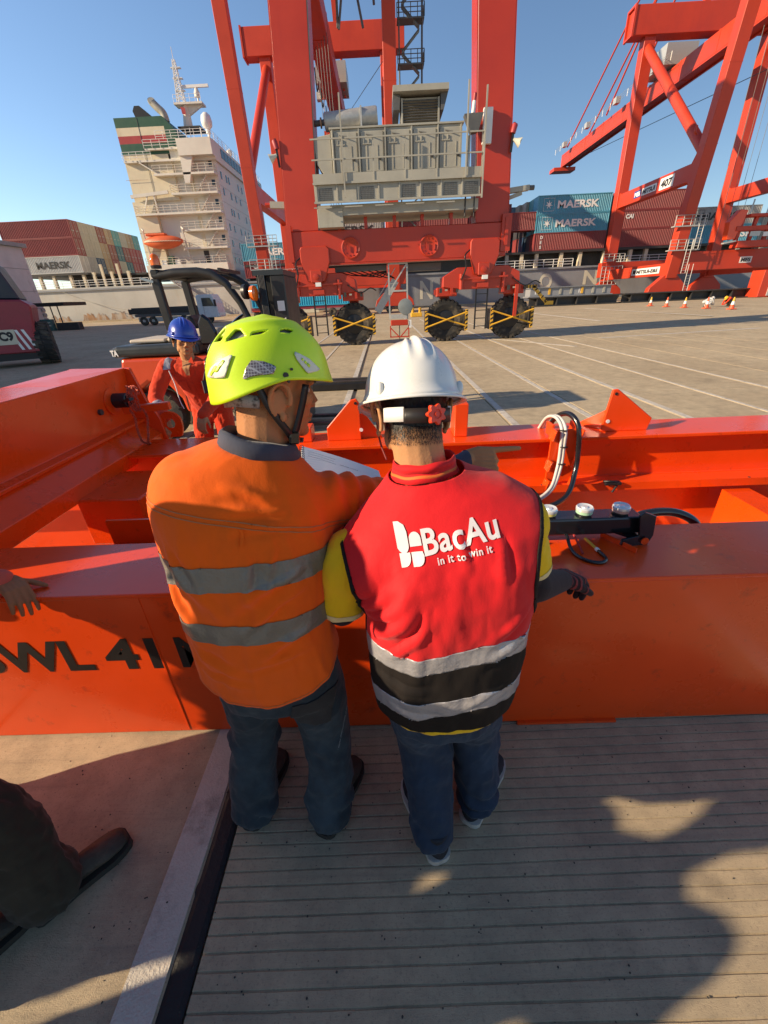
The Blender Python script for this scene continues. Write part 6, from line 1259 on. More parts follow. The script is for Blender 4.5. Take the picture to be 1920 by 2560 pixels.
# cloth folds: broad drapes down the back, tighter creases at the right shoulder and waist
zc = v[:, 2]
v = wrinkle(v, f, [(0.008, (6.0, 6.0, 1.7), 3.1, True), (0.0035, (15, 15, 4.5), 8.2, True)], mask=np.clip((1.40-zc)/0.10, 0.25, 1)*np.clip((zc-0.60)/0.1, 0.3, 1))
nrm = normals(v, f); back = np.clip(-nrm[:, 1], 0, 1)
dr = np.sin((v[:, 0]*0.9+v[:, 2]*0.55)*62+2.5*np.array([noise.noise(Vector(p*5)) for p in v]))
v = v+nrm*(0.0035*dr*np.exp(-((v[:, 2]-1.14)/0.13)**2)*back*np.clip((-0.2-v[:, 0])*8+0.5, 0, 1))[:, None]
ra = np.exp(-((v[:, 0]+0.10)**2+(v[:, 1]-1.08)**2)/0.012)
v = v+nrm*(0.006*np.sin(v[:, 0]*95+v[:, 1]*35+3*np.array([noise.noise(Vector(p*7)) for p in v]))*ra)[:, None]
v = creases(v, f, [(-0.20, 1.20, -0.44, 1.09, 0.012, 0.009), (-0.21, 1.15, -0.42, 1.02, 0.010, 0.007), (-0.20, 1.02, -0.40, 0.93, 0.012, 0.009), (-0.22, 0.95, -0.46, 0.90, 0.010, 0.006), (-0.54, 1.30, -0.44, 1.12, 0.011, 0.008), (-0.47, 1.30, -0.42, 1.06, 0.010, 0.006), (-0.56, 1.22, -0.50, 1.02, 0.010, 0.007), (-0.34, 1.27, -0.33, 1.08, 0.010, 0.006), (-0.28, 1.27, -0.30, 1.14, 0.009, 0.006), (-0.55, 0.98, -0.40, 0.88, 0.012, 0.008), (-0.56, 0.90, -0.36, 0.84, 0.010, 0.006), (-0.26, 1.36, -0.40, 1.41, 0.009, 0.007), (-0.24, 1.34, -0.42, 1.37, 0.008, 0.006), (-0.23, 1.31, -0.38, 1.33, 0.009, 0.006)])
def hemf(p): return p[:, 2]-(0.752+0.55*(p[:, 0]+0.37)**2*3.2+0.25*np.clip(p[:, 1]-0.84, 0, 1))
vS, fS = region(v, f, hemf, lambda p: 1.464-(p[:, 2]+0.27*(p[:, 0]+0.336)))
def cuff(p):   # open end of the right sleeve
    d = np.array((0.065, 0.065, -0.025)); d /= np.linalg.norm(d); return np.where(p[:, 0] > -0.12, 0.050-(p-np.array((-0.03, 1.172, 1.205)))@d, 1.0)
vS, fS = region(vS, fS, cuff)
shirt = npobj('shirt', vS, fS, 'shirt_orange', m1, thick=0.004)
for lo, hi in ((1.172, 1.238), (1.005, 1.068)):
    tilt = lambda p: p[:, 2]+0.10*(p[:, 1]-0.80)+0.03*(p[:, 0]+0.38)
    q = region(vS, fS, lambda p: tilt(p)-lo, lambda p: hi-tilt(p), lambda p: -0.155-p[:, 0]+10*(p[:, 1] < 1.0), lambda p: p[:, 0]+0.61)
    npobj('reflective_band', *q, 'tape_silver', shirt, off=0.002)
yk = lambda p: p[:, 2]+0.20*(p[:, 1]-0.85)+0.24*(p[:, 0]+0.38)-0.02
for lo in (1.306, 1.318):
    q = region(vS, fS, lambda p: yk(p)-lo, lambda p: lo+0.0028-yk(p), lambda p: 1.0-p[:, 1]); npobj('yoke_seam', *q, mat('thread', (0.50, 0.16, 0.05), 0.8), shirt, off=0.0016)
q = region(vS, fS, lambda p: hemf(p)-0.010, lambda p: 0.0125-hemf(p)); npobj('hem_stitch', *q, 'thread', shirt, off=0.0014)
q = region(vS, fS, lambda p: 0.004-np.abs(p[:, 0]+0.345+0.08*(1.3-p[:, 2])), lambda p: 1.305-yk(p), lambda p: yk(p)-1.262, lambda p: 0.93-p[:, 1]); npobj('pleat', *q, 'shirt_orange', shirt, off=0.003)
# collar
cl = MB(); vs = []; n = 48
for k, (h, fl) in enumerate(((0.0, 0.0), (0.028, -0.004), (0.046, -0.002), (0.040, 0.010), (0.006, 0.022))):
    for j in range(n):
        t = 2*math.pi*j/n; vs.append((-0.332+(0.080+fl)*math.cos(t), 1.022+(0.078+fl)*math.sin(t), 1.438+h-0.024*math.cos(t)-0.012*math.sin(t)+0.002*math.sin(5*t)))
cl.add(vs, [(i*n+j, i*n+(j+1) % n, (i+1)*n+(j+1) % n, (i+1)*n+j) for i in range(4) for j in range(n)])
co = cl.build('collar', 'collar_blue', m1, smooth=True); q = co.modifiers.new('s', 'SOLIDIFY'); q.thickness = 0.003
# body: head turned right, neck, arms, hidden trunk
H1 = frame((-0.290, 1.080, 1.588), R(58), R(9), R(-4))
B = MB(); head_shape(B, H1, s=1.04)
lim(B, [xf(H1, (0, -0.028, -0.05)), (-0.325, 1.045, 1.47), (-0.335, 1.03, 1.40)], [0.064, 0.066, 0.070])
loft(B, [(-0.385,0.935,0.80,0.165,0.11),(-0.388,0.935,1.0,0.16,0.11),(-0.375,0.95,1.20,0.175,0.10,-0.14),(-0.362,0.985,1.31,0.13,0.08,-0.16),(-0.34,1.02,1.40,0.06,0.06)], 24)
lim(B, [SR, (-0.02, 1.19, 1.205), (0.055, 1.245, 1.190), (0.265, 1.318, 1.280)], [0.055, 0.046, 0.043, 0.028])
lim(B, [SL, (-0.59, 1.09, 1.18), (-0.545, 1.18, 1.08), (-0.42, 1.32, 1.06)], [0.055, 0.045, 0.042, 0.028])
lim(B, [(-0.45, 0.935, 0.85), (-0.505, 0.955, 0.47), (-0.565, 0.91, 0.09)], [0.075, 0.055, 0.04]); lim(B, [(-0.31, 0.935, 0.85), (-0.285, 0.955, 0.47), (-0.275, 0.89, 0.09)], [0.075, 0.055, 0.04])
hand_shape(B, (0.265, 1.318, 1.280), (0.97, 0.16, -0.06), (0.1, 0.75, -0.65), 1, [(0.05, 0.08, 0.05), (1.0, 1.3, 0.7), (1.15, 1.35, 0.8), (1.25, 1.35, 0.8)], (0.35, 0.9), 1.1)
hand_shape(B, (-0.42, 1.32, 1.06), (0.7, 0.5, 0.15), (0.2, -0.3, 0.9), -1, [(0.5, 0.6, 0.4)]*4, (0.7, 0.6))
v, f = blob(B, 0.0034, 3, 0.4); body1 = npobj('body', v, f, 'skin_dark', m1)
hl = (v-H1[:3, 3])@H1[:3, :3]
def hairf(p):
    q = (p-H1[:3, 3])@H1[:3, :3]; return 0.012-(q[:, 1]+0.55*np.clip(-q[:, 2]-0.02, -1, 1)*0.0-0.01*np.sin(q[:, 2]*60))
vh, fh = region(v, f, hairf, lambda p: ((p-H1[:3, 3])@H1[:3, :3])[:, 2]+0.070, lambda p: 0.075-np.abs(((p-H1[:3, 3])@H1[:3, :3])[:, 0])+0.0*p[:, 0])
strands('hair', vh, fh, 2600, 0.0030, m1, 'hair_black', (0, 0, -0.5), 0.00035, 0.8)
for lo in (0.55,):
    q = region(v, f, lambda p: (p-np.array((0.205, 1.297, 1.262)))@np.array((0.93, 0.3, 0.0)), lambda p: 0.062-(p-np.array((0.205, 1.297, 1.262)))@np.array((0.93, 0.3, 0.0)), lambda p: 0.1-np.abs(p[:, 2]-1.28), lambda p: p[:, 0]-0.15)
    npobj('shirt_cuff', *q, 'collar_blue', m1, off=0.007, thick=0.003)
q = region(v, f, lambda p: (p-np.array((-0.02, 1.19, 1.205)))@np.array((0.75, 0.6, -0.2)), lambda p: p[:, 0]+0.05, lambda p: 0.23-p[:, 0], lambda p: p[:, 2]-1.08, lambda p: 1.32-p[:, 2], lambda p: p[:, 1]-1.12)
npobj('undersleeve', *q, mat('sleeve_grey', (0.16, 0.15, 0.16), 0.85, var=0.2, vs=20), m1, off=0.005)
# eyes, brows
for sx in (-1, 1):
    e = MB().ell((0, 0, 0), (0.012, 0.012, 0.012), 12, 8); e.v = [tuple(p) for p in xf(H1, np.array(e.v)+np.array((sx*0.031, 0.0765, -0.002)))]; e.build('eye', mat('eye_white', (0.5, 0.45, 0.4), 0.3), m1, smooth=True)
    e = MB().box(-0.019, 0.019, -0.004, 0.004, -0.003, 0.003); e.v = [tuple(p) for p in xf(H1, np.array(e.v)+np.array((sx*0.031, 0.094, 0.020)))]; e.build('eyebrow', 'hair_black', m1)
# jeans
T = MB()
loft(T, [(-0.378,0.94,0.66,0.175,0.120),(-0.38,0.938,0.78,0.185,0.132),(-0.382,0.935,0.90,0.168,0.115)], 32)
lim(T, [(-0.462, 0.94, 0.78), (-0.485, 0.955, 0.60), (-0.515, 0.965, 0.44), (-0.545, 0.925, 0.26), (-0.563, 0.895, 0.075)], [0.105, 0.098, 0.084, 0.080, 0.086])
lim(T, [(-0.292, 0.94, 0.78), (-0.275, 0.955, 0.60), (-0.265, 0.965, 0.44), (-0.262, 0.925, 0.26), (-0.272, 0.875, 0.075)], [0.105, 0.099, 0.085, 0.080, 0.086])
v, f = blob(T, 0.0075, 5)
v = wrinkle(v, f, [(0.006, (9, 9, 6), 1.4, True), (0.003, (22, 22, 16), 5.5, False)])
kn = np.exp(-((v[:, 2]-0.42)/0.10)**2)+1.3*np.exp(-((v[:, 2]-0.14)/0.07)**2); nz3 = np.array([noise.noise(Vector(p*5)) for p in v]); nz4 = np.array([noise.noise(Vector((p[0]*7, p[1]*7, p[2]*4+9))) for p in v]); v = v+normals(v, f)*(0.0085*np.sin(v[:, 2]*55+22*v[:, 0]+14*v[:, 1]+7.0*nz3)*kn*np.clip(nz4*2.2+0.25, 0, 1))[:, None]
vT, fT = region(v, f, lambda p: p[:, 2]-0.022-0.15*np.clip(p[:, 1]-0.9, 0, 1)); jeans = npobj('jeans', vT, fT, 'denim', m1, thick=0.004)
for (cx, z0, z1, hw) in ((-0.255, 0.58, 0.72, 0.062),):
    q = region(vT, fT, lambda p: hw-np.abs(p[:, 0]-cx-0.03*np.sin(p[:, 2]*9)), lambda p: p[:, 2]-z0, lambda p: z1-p[:, 2], lambda p: 0.93-p[:, 1]); npobj('pocket', *q, cloth_mat('pocket_dark', (0.03, 0.028, 0.028), 0.2), jeans, off=0.004, thick=0.003)
for cx in (-0.40, -0.20):
    q = region(vT, fT, lambda p: 0.0022-np.abs(p[:, 0]-cx-0.25*(p[:, 2]-0.45)), lambda p: 0.60-p[:, 2], lambda p: p[:, 2]-0.40, lambda p: 0.95-p[:, 1]); 
    if len(q[1]): npobj('seam', *q, mat('denim_thread', (0.14, 0.16, 0.18), 0.8), jeans, off=0.0015)
shoe(m1, (-0.578, 0.852, 0), (-0.530, 1.12, 0), 'boot', 'rubber_sole', name='boot'); shoe(m1, (-0.292, 0.822, 0), (-0.190, 1.09, 0), 'boot', 'rubber_sole', name='boot')
# neon climbing-style helmet with cut vents
mat('neon', (0.56, 0.80, 0.012), 0.42, var=0.03, vs=10, bump=0.05, bs=300, coat=0.1, dirt=(0.42, 0.60, 0.015), da=0.25, ds=12)
def rim1(t):   # t = 90 deg is the front
    s_, c_ = math.sin(t), math.cos(t)
    return -0.014+(-0.036 if s_ < 0 else -0.010)*abs(s_)**1.3+0.014*abs(c_)**3
HM1 = H1 @ np.array(Matrix.Translation(Vector((0, -0.004, 0.026))) @ Matrix.Rotation(R(7), 4, 'X'))
dv, df = dome(0.124, 0.152, 0.140, rim1, lambda t, q: 0.004*math.exp(-((q-0.62)/0.05)**2)*(0.5+0.5*abs(math.cos(t)))+0.0035*max(0, math.cos(2*t))*math.exp(-((q-0.9)/0.1)**2), 150, 44, 0.075, 7, 2.15)
th_ = np.arctan2(dv[:, 1], dv[:, 0]); el = dv[:, 2]
def polyfield(az, zz, poly):
    """signed distance (m) to a polygon in (azimuth deg, height) space, > 0 inside"""
    P = np.stack((az*0.0022, zz), 1); Q = np.array([(a_*0.0022, z_) for a_, z_ in poly]); d = np.full(len(P), 1e9); ins = np.zeros(len(P), bool); n_ = len(Q)
    for i in range(n_):
        a_, b_ = Q[i], Q[(i+1) % n_]; e = b_-a_; t = np.clip(((P-a_)@e)/(e@e), 0, 1); d = np.minimum(d, np.linalg.norm(P-a_-t[:, None]*e, axis=1))
        c_ = ((a_[1] > P[:, 1]) != (b_[1] > P[:, 1])); xi = a_[0]+(P[:, 1]-a_[1])*e[0]/(e[1]+1e-12); ins ^= c_ & (P[:, 0] < xi)
    return np.where(ins, d, -d)
def azf(p):   # azimuth in degrees from the wearer's right side going back
    return np.degrees(np.arctan2(-p[:, 1], p[:, 0]))
VENTS = [[(70, 0.088), (96, 0.086), (93, 0.106), (84, 0.119), (78, 0.112)], [(40, 0.096), (64, 0.086), (66, 0.094), (60, 0.112), (52, 0.111)], [(8, 0.107), (22, 0.098), (36, 0.096), (34, 0.104), (22, 0.107)], [(-34, 0.104), (-20, 0.098), (-6, 0.100), (-8, 0.107), (-22, 0.110)], [(104, 0.10), (120, 0.10), (114, 0.12), (107, 0.12)], [(140, 0.10), (160, 0.105), (150, 0.115)]]
tf = tri(df); sh_v, sh_f = dv, tf
for pv in VENTS: sh_v, sh_f = region(sh_v, sh_f, lambda p: -polyfield(azf(p), p[:, 2], pv))
helm = npobj('helmet', xf(HM1, sh_v), sh_f, 'neon', m1, thick=0.006)
iv, if_ = dome(0.115, 0.142, 0.130, lambda t: rim1(t)+0.012, None, 72, 20)
npobj('helmet_liner', xf(HM1, iv), tri(if_), mat('liner_grey', (0.20, 0.20, 0.20), 0.7), helm)
def decal(name, poly, m, off=0.0025):
    q = region(dv, tf, lambda p: polyfield(azf(p), p[:, 2], poly))
    if len(q[1]): return npobj(name, xf(HM1, q[0]), q[1], m, helm, off=off, thick=0.002)
mat('clip_white', (0.62, 0.62, 0.52), 0.45, var=0.05)
def hexmat():
    m = mat('reflex_hex', (0.30, 0.28, 0.28), 0.3, metal=0.4, var=0.1); N = m.node_tree.nodes; L = m.node_tree.links; b = N['Principled BSDF']
    tc = N.new('ShaderNodeTexCoord'); vo = N.new('ShaderNodeTexVoronoi'); vo.feature = 'DISTANCE_TO_EDGE'; vo.inputs['Scale'].default_value = 160; vo.inputs['Randomness'].default_value = 0.1; L.new(tc.outputs['Object'], vo.inputs['Vector'])
    r_ = N.new('ShaderNodeMapRange'); r_.inputs[1].default_value = 0.05; r_.inputs[2].default_value = 0.12; L.new(vo.outputs[0], r_.inputs[0]); mx = N.new('ShaderNodeMix'); mx.data_type = 'RGBA'; L.new(r_.outputs[0], mx.inputs['Factor']); mx.inputs['A'].default_value = (0.5, 0.48, 0.47, 1); mx.inputs['B'].default_value = (0.16, 0.13, 0.14, 1); L.new(mx.outputs['Result'], b.inputs['Base Color'])
hexmat()
c1 = decal('clip', [(84, 0.012), (60, 0.012), (52, 0.060), (64, 0.050), (76, 0.034)], 'clip_white', 0.004)
decal('clip_slot', [(72, 0.024), (68, 0.022), (58, 0.050), (61, 0.050)], 'neon', 0.0052); decal('clip_slot', [(78, 0.018), (75, 0.016), (66, 0.036), (70, 0.038)], 'neon', 0.0052)
decal('reflective_patch', [(44, 0.006), (36, 0.012), (26, 0.014), (14, 0.014), (10, 0.030), (22, 0.042), (34, 0.046), (40, 0.030)], 'reflex_hex'); decal('reflective_patch', [(112, 0.020), (104, 0.018), (98, 0.040), (100, 0.052), (112, 0.052)], 'reflex_hex')
decal('clip', [(-22, 0.008), (-42, 0.012), (-30, 0.040), (-12, 0.060), (-14, 0.040)], 'clip_white', 0.004); decal('clip_slot', [(-26, 0.020), (-30, 0.022), (-20, 0.044), (-18, 0.042)], 'neon', 0.0052)
stick = decal('sticker', [(112, 0.066), (98, 0.064), (97, 0.086), (110, 0.088)], mat('sticker_navy', (0.03, 0.07, 0.14), 0.5)); decal('sticker_text', [(110, 0.071), (100, 0.070), (99.5, 0.081), (109, 0.082)], 'white', 0.0032)
for az, z in ((2, 0.010), (-4, 0.022), (0, -0.004)):
    r_ = R(-az); p = np.array((0.1245*math.cos(r_), 0.152*math.sin(r_), z)); rr = 0.0065 if z == 0.010 else 0.003
    hm = MB().lathe([(rr, -0.002), (rr, 0.004)], p*1.0, (1, 0, 0), 14); hm.v = [tuple(q) for q in xf(HM1, np.array(hm.v)+np.array((0.002, 0, 0)))]; hm.build('rivet', 'black', helm)
# cradle band at the nape and chin straps
def band(name, pts, w_, m, parent, up=(0, 0, 1), th=0.002):
    P = spline(pts, 24); b = MB(); n_ = len(P); vs = []
    for i in range(n_):
        t = P[min(i+1, n_-1)]-P[max(i-1, 0)]; t /= np.linalg.norm(t); c_ = np.array(up, float); c_ -= t*(c_@t); c_ /= np.linalg.norm(c_); vs += [P[i]-c_*w_/2, P[i]+c_*w_/2]
    b.add(vs, [(2*i, 2*i+1, 2*i+3, 2*i+2) for i in range(n_-1)]); o = b.build(name, m, parent, smooth=True); q = o.modifiers.new('s', 'SOLIDIFY'); q.thickness = th; q.offset = 0; return o
def hb(M, ang, z, r=(0.088, 0.108), dy=-0.012): return xf(M, (r[0]*math.cos(ang), dy+r[1]*math.sin(ang), z))
band('nape_band', [hb(H1, R(a), -0.034-0.006*math.sin(R(a*2))) for a in range(-175, -10, 15)], 0.030, mat('band_print', (0.35, 0.35, 0.33), 0.6, var=0.1, dirt=(0.02, 0.02, 0.02), da=0.95, ds=70, dthr=0.48), helm)
band('chin_strap', [xf(H1, p) for p in ((0.089, -0.062, 0.005), (0.090, -0.035, -0.045), (0.083, 0.005, -0.095), (0.070, 0.025, -0.120))], 0.017, 'black', helm, up=tuple(H1[:3, 1]))
band('chin_strap', [xf(H1, p) for p in ((0.086, 0.055, 0.015), (0.082, 0.048, -0.03), (0.076, 0.036, -0.085), (0.068, 0.030, -0.118), (0.04, 0.055, -0.135), (0.0, 0.075, -0.130))], 0.017, 'black', helm, up=tuple(H1[:3, 1]))
bk = MB().box(-0.006, 0.006, -0.014, 0.014, -0.016, 0.016); bk.v = [tuple(p) for p in xf(H1, np.array(bk.v)+np.array((0.074, 0.028, -0.117)))]; bk.build('buckle', 'black_gloss', helm, bev=0.004)

# spiral notebook with drawings
nbk = thing('notebook', 'open spiral notebook with white drawing sheets between the two men', 'notebook')
A0 = atY(757, 1185, 1.33); A1 = atY(972, 1252, 1.33); C0 = atY(753, 1122, 1.52); C1 = atY(962, 1145, 1.52)
o_ = np.array(A0); ex = A1-A0; ey = C0-A0; nz_ = np.cross(ex, ey); nz_ /= np.linalg.norm(nz_)
def sheet(lift, m, name, s0=0.0, s1=1.0, t0=0.0, t1=1.0, parent=nbk):
    b = MB(); vs = []; k = 10
    for i in range(k+1):
        for j in range(3): u = s0+(s1-s0)*i/k; w_ = t0+(t1-t0)*j/2; vs.append(o_+ex*u+ey*w_+nz_*(lift+0.006*math.sin(u*math.pi)*lift/0.012))
    b.add(vs, [(i*3+j, (i+1)*3+j, (i+1)*3+j+1, i*3+j+1) for i in range(k) for j in range(2)]); return b.build(name, m, parent, smooth=True)
mat('paper', (0.72, 0.72, 0.72), 0.8, var=0.02); mat('paper_ink', (0.08, 0.08, 0.10), 0.8)
MB().add([o_-nz_*0.004, o_+ex-nz_*0.004, o_+ex+ey-nz_*0.004, o_+ey-nz_*0.004, o_, o_+ex, o_+ex+ey, o_+ey], [(0,3,2,1),(4,5,6,7),(0,1,5,4),(1,2,6,5),(2,3,7,6),(3,0,4,7)]).build('cover', 'white', nbk)
for k in range(3): sheet(0.004+0.004*k, 'paper', 'page', 0.0, 1.0-0.01*k)
exn = ex/np.linalg.norm(ex); eyn = ey-exn*(ey@exn); eyn /= np.linalg.norm(eyn)
letters('printed_text', 'SPREADER LAYOUT', o_+ex*0.45+ey*0.62+nz_*0.0185, exn, eyn, 0.0055, 'paper_ink', nbk, 0.0, lift=0.0)
for (u0, u1, w_) in ((0.06, 0.40, 0.80), (0.06, 0.38, 0.70), (0.06, 0.40, 0.60), (0.45, 0.62, 0.30), (0.7, 0.95, 0.2), (0.75, 0.93, 0.1)): MB().bar(o_+ex*u0+ey*w_+nz_*0.0187, o_+ex*u1+ey*w_+nz_*0.0187, 0.0009, 0.0003, up=nz_).build('printed_line', 'paper_ink', nbk)
for k in range(11):
    c_ = o_+ey*(0.05+0.09*k); MB().tube([c_+exn*(0.008*math.cos(a)-0.001)+nz_*(0.010+0.010*math.sin(a)) for a in np.linspace(0, 2*math.pi, 11)], 0.0012, 5, False).build('spiral_ring', 'steel_dark', nbk)
# ================================================================ MAN IN RED VEST (white hard hat)
m2 = thing('person', 'person in red vest and white hard hat, back turned, right hand on the beam', 'person')
V2 = MB(); X2 = 0.135
loft(V2, [(0.135,0.875,0.60,0.165,0.118),(0.137,0.875,0.70,0.190,0.136),(0.138,0.875,0.80,0.204,0.146),(0.140,0.876,0.92,0.208,0.147),(0.140,0.878,1.04,0.212,0.147,0,0.02),(0.132,0.884,1.12,0.235,0.147,0.0,0.06),(0.122,0.900,1.185,0.266,0.143,0.03,0.13),(0.118,0.916,1.235,0.272,0.132,0.04,0.19),(0.115,0.934,1.275,0.246,0.118,0.05,0.21),(0.109,0.956,1.326,0.182,0.103,0.05,0.20),(0.099,0.973,1.356,0.124,0.092,0.05,0.16),(0.091,0.988,1.384,0.084,0.082,0.05,0.12)], 56)
# torso only = vest surface
v, f = blob(V2, 0.0075, 6)
v0 = v.copy()
fold = np.array([noise.noise(Vector((p[0]*4.5+p[2]*2.0, p[1]*3, p[2]*2.2))) for p in v]); nn = normals(v, f)
v = wrinkle(v, f, [(0.007, (5, 5, 1.6), 2.2, True), (0.0025, (16, 16, 5), 6.4, True)], mask=np.clip((1.30-v[:, 2])/0.12, 0.15, 1))
v = v+nn*(0.008*np.sin((v[:, 0]-0.6*v[:, 2])*38+4*fold)*np.exp(-((v[:, 0]+0.02)/0.10)**2-((v[:, 2]-1.12)/0.13)**2)*np.clip(-nn[:, 1], 0, 1))[:, None]
v = v+nn*(0.007*np.exp(-((v[:, 0]-0.05-0.04*(v[:, 2]-0.9))/0.018)**2)*np.clip(-nn[:, 1], 0, 1)*np.exp(-((v[:, 2]-0.94)/0.12)**2))[:, None]
v = creases(v, f, [(-0.07, 1.00, 0.06, 1.16, 0.013, 0.012), (-0.06, 1.06, 0.04, 1.19, 0.010, 0.009), (-0.02, 0.97, 0.10, 1.12, 0.011, 0.009), (-0.09, 1.10, -0.01, 1.16, 0.010, 0.009), (0.06, 1.05, 0.075, 1.16, 0.008, 0.007), (0.33, 1.12, 0.22, 1.02, 0.012, 0.008), (0.34, 1.02, 0.20, 0.96, 0.011, 0.008), (0.15, 1.30, 0.17, 1.20, 0.009, 0.006), (0.24, 1.29, 0.27, 1.17, 0.010, 0.007), (-0.05, 0.90, 0.10, 0.86, 0.010, 0.007), (0.30, 0.88, 0.16, 0.80, 0.010, 0.007), (-0.03, 0.80, 0.14, 0.76, 0.009, 0.005)])
vV, fV = v, f
# arm holes
AR = np.array((0.336, 0.958, 1.256)); AL = np.array((-0.100, 0.925, 1.185))
def hole(c, d, r, sy=0.0):
    c = np.array(c, float); d = np.array(d, float); d /= np.linalg.norm(d)
    def g(p):
        q = p-c; ax = q@d; rad = np.sqrt(np.clip((q*q).sum(1)-ax*ax, 0, None)+0.35*np.clip(-q[:, 2], 0, None)**2*0-0.30*np.clip(-q[:, 2], 0, 1)**2)
        return np.where(ax > -0.10, rad-r, 1.0)
    return g
def gL(p): z = p[:, 2]; return np.where(z > 0.93, np.minimum(p[:, 0]-(-0.138+0.16*np.clip(1.26-z, -0.05, 1)+0.03*np.sin(np.clip((1.26-z)/0.33, 0, 1)*math.pi)), 0.3), 0.3)+np.where(z > 0.93, 0, 0)
def gR(p): z = p[:, 2]; return np.where(z > 1.02, np.minimum((0.368+0.0*z-0.03*np.sin(np.clip((1.33-z)/0.31, 0, 1)*math.pi))-p[:, 0], 0.3), 0.3)
def vh(p): return p[:, 2]-(0.706+0.18*np.abs(p[:, 0]-0.12)**1.5+0.12*np.clip(p[:, 1]-0.80, 0, 1))
def neckcut(p): return 1.378-p[:, 2]+0.12*(p[:, 0]-0.09)
def b2(p): return p[:, 2]+0.25*(p[:, 1]-0.74)-0.030*np.clip(1-np.abs(p[:, 0]-0.055)/0.16, 0, 1)*-1.0-0.05*(p[:, 0]-0.1)
def vpart(name, m, lo, hi, off, parent, th=0.003):
    fl = [vh, neckcut, gR, gL]
    if lo is not None: fl.append(lambda p: b2(p)-lo)
    if hi is not None: fl.append(lambda p: hi-b2(p))
    q = region(vV, fV, *fl); return npobj(name, *q, m, parent, off=off, thick=th), q
vest, qv = vpart('vest', 'vest_red', 1.020, None, 0.007, m2)
vpart('reflective_band', 'tape_bright', 0.965, 1.021, 0.0075, vest); vpart('black_panel', 'vest_black', 0.855, 0.966, 0.007, vest)
vpart('reflective_band', 'tape_bright', 0.797, 0.856, 0.0075, vest); vpart('black_panel', 'vest_black', None, 0.798, 0.007, vest)
for g in (gR, gL):
    q = region(vV, fV, g, lambda p: 0.009-g(p), vh, neckcut); npobj('armhole_piping', *q, 'vest_black', vest, off=0.0095, thick=0.003)
# artwork on the back
bv = vest.data; bvh2 = bvhtree.BVHTree.FromPolygons([q.co[:] for q in bv.vertices], [p.vertices[:] for p in bv.polygons])
def artw(name, flat, tris, px, py, ang, scale, m='text_white'):
    p = atY(px, py, 0.775); p[1] = 0.3; A = np.array((math.cos(ang), 0, math.sin(ang))); Bv = np.array((-math.sin(ang), 0, math.cos(ang)))
    return stamp(name, np.array(flat)*scale, tris, p, A, Bv, (0, 1, 0), bvh2, m, vest, lift=0.003)
mat('print_white', (0.74, 0.70, 0.70), 0.6, var=0.05, vs=30)
ANG = R(10.5); tv, tf_ = text_mesh('BacAu', 0.022, 0, 1.06)
W_ = tv[:, 0].max(); artw('lettering', tv, tf_, 1064, 1397, ANG, 0.176/W_, 'print_white')
tv, tf_ = text_mesh('in it to win it', 0.022, 0, 1.12); artw('lettering', tv, tf_, 1096, 1412, ANG, 0.126/tv[:, 0].max(), 'print_white')
def leaf(pts): return [(x, y, 0) for x, y in pts]
def arcp(cx, cy, r, a0, a1, n_=8): return [(cx+r*math.cos(R(a)), cy+r*math.sin(R(a))) for a in np.linspace(a0, a1, n_)]
icons = [[(0, 0.036), (0.0, 0.088), (0.012, 0.088)]+arcp(0.006, 0.056, 0.028, 60, -10, 6)[:0]+[(0.024, 0.080), (0.028, 0.066), (0.028, 0.040)]+arcp(0.012, 0.040, 0.016, 0, -90, 5)+[(0.004, 0.030)],
         [(0.031, 0.036), (0.031, 0.050)]+arcp(0.045, 0.050, 0.014, 180, 0, 9)+[(0.059, 0.036)],
         [(0.002, 0.0), (0.002, 0.026), (0.028, 0.026), (0.028, 0.018)]+arcp(0.010, 0.018, 0.018, 0, -90, 6),
         [(0.031, 0.0), (0.031, 0.026), (0.058, 0.026), (0.061, 0.016)]+arcp(0.044, 0.016, 0.016, 0, -90, 6)]
for ic in icons: artw('emblem', leaf(ic), [tuple(range(len(ic)))], 1003, 1424, ANG, 0.96, 'print_white')
# yellow tee
T2 = MB()
loft(T2, [(0.135,0.875,0.58,0.162,0.120),(0.137,0.875,0.70,0.188,0.137),(0.138,0.875,0.80,0.196,0.139),(0.14,0.878,1.04,0.20,0.138),(0.133,0.90,1.20,0.226,0.132,0.03,0.13),(0.119,0.938,1.285,0.205,0.105,0.05,0.21),(0.099,0.973,1.345,0.11,0.08)], 40)
lim(T2, [AR+(-0.10, 0.0, 0.0), AR+(0, 0, -0.008), (0.366, 0.985, 1.16), (0.392, 1.005, 1.07)], [0.068, 0.071, 0.067, 0.071])
lim(T2, [AL+(0.10, 0.0, 0.0), AL+(0, 0, -0.008), (-0.142, 0.940, 1.08), (-0.155, 0.955, 0.985)], [0.072, 0.076, 0.071, 0.074])
v, f = blob(T2, 0.0075, 6); v = wrinkle(v, f, [(0.004, (11, 11, 7), 4.2, True)])
def cutR(p): d = np.array((0.10, 0.09, -0.45)); d /= np.linalg.norm(d); return np.where(p[:, 0] > 0.32, -(p-np.array((0.392, 1.0, 1.060)))@d, 1.0)
def cutL(p): d = np.array((-0.08, 0.08, -0.5)); d /= np.linalg.norm(d); return np.where(p[:, 0] < -0.075, -(p-np.array((-0.155, 0.955, 0.988)))@d, 1.0)
def teehem(p): return p[:, 2]-(0.678+0.22*np.abs(p[:, 0]-0.10)**1.5+0.18*np.clip(p[:, 1]-0.80, 0, 1))
q = region(v, f, cutR, cutL, teehem, lambda p: 1.36-p[:, 2]); tee = npobj('tee_shirt', *q, 'tee_yellow', m2, thick=0.003)
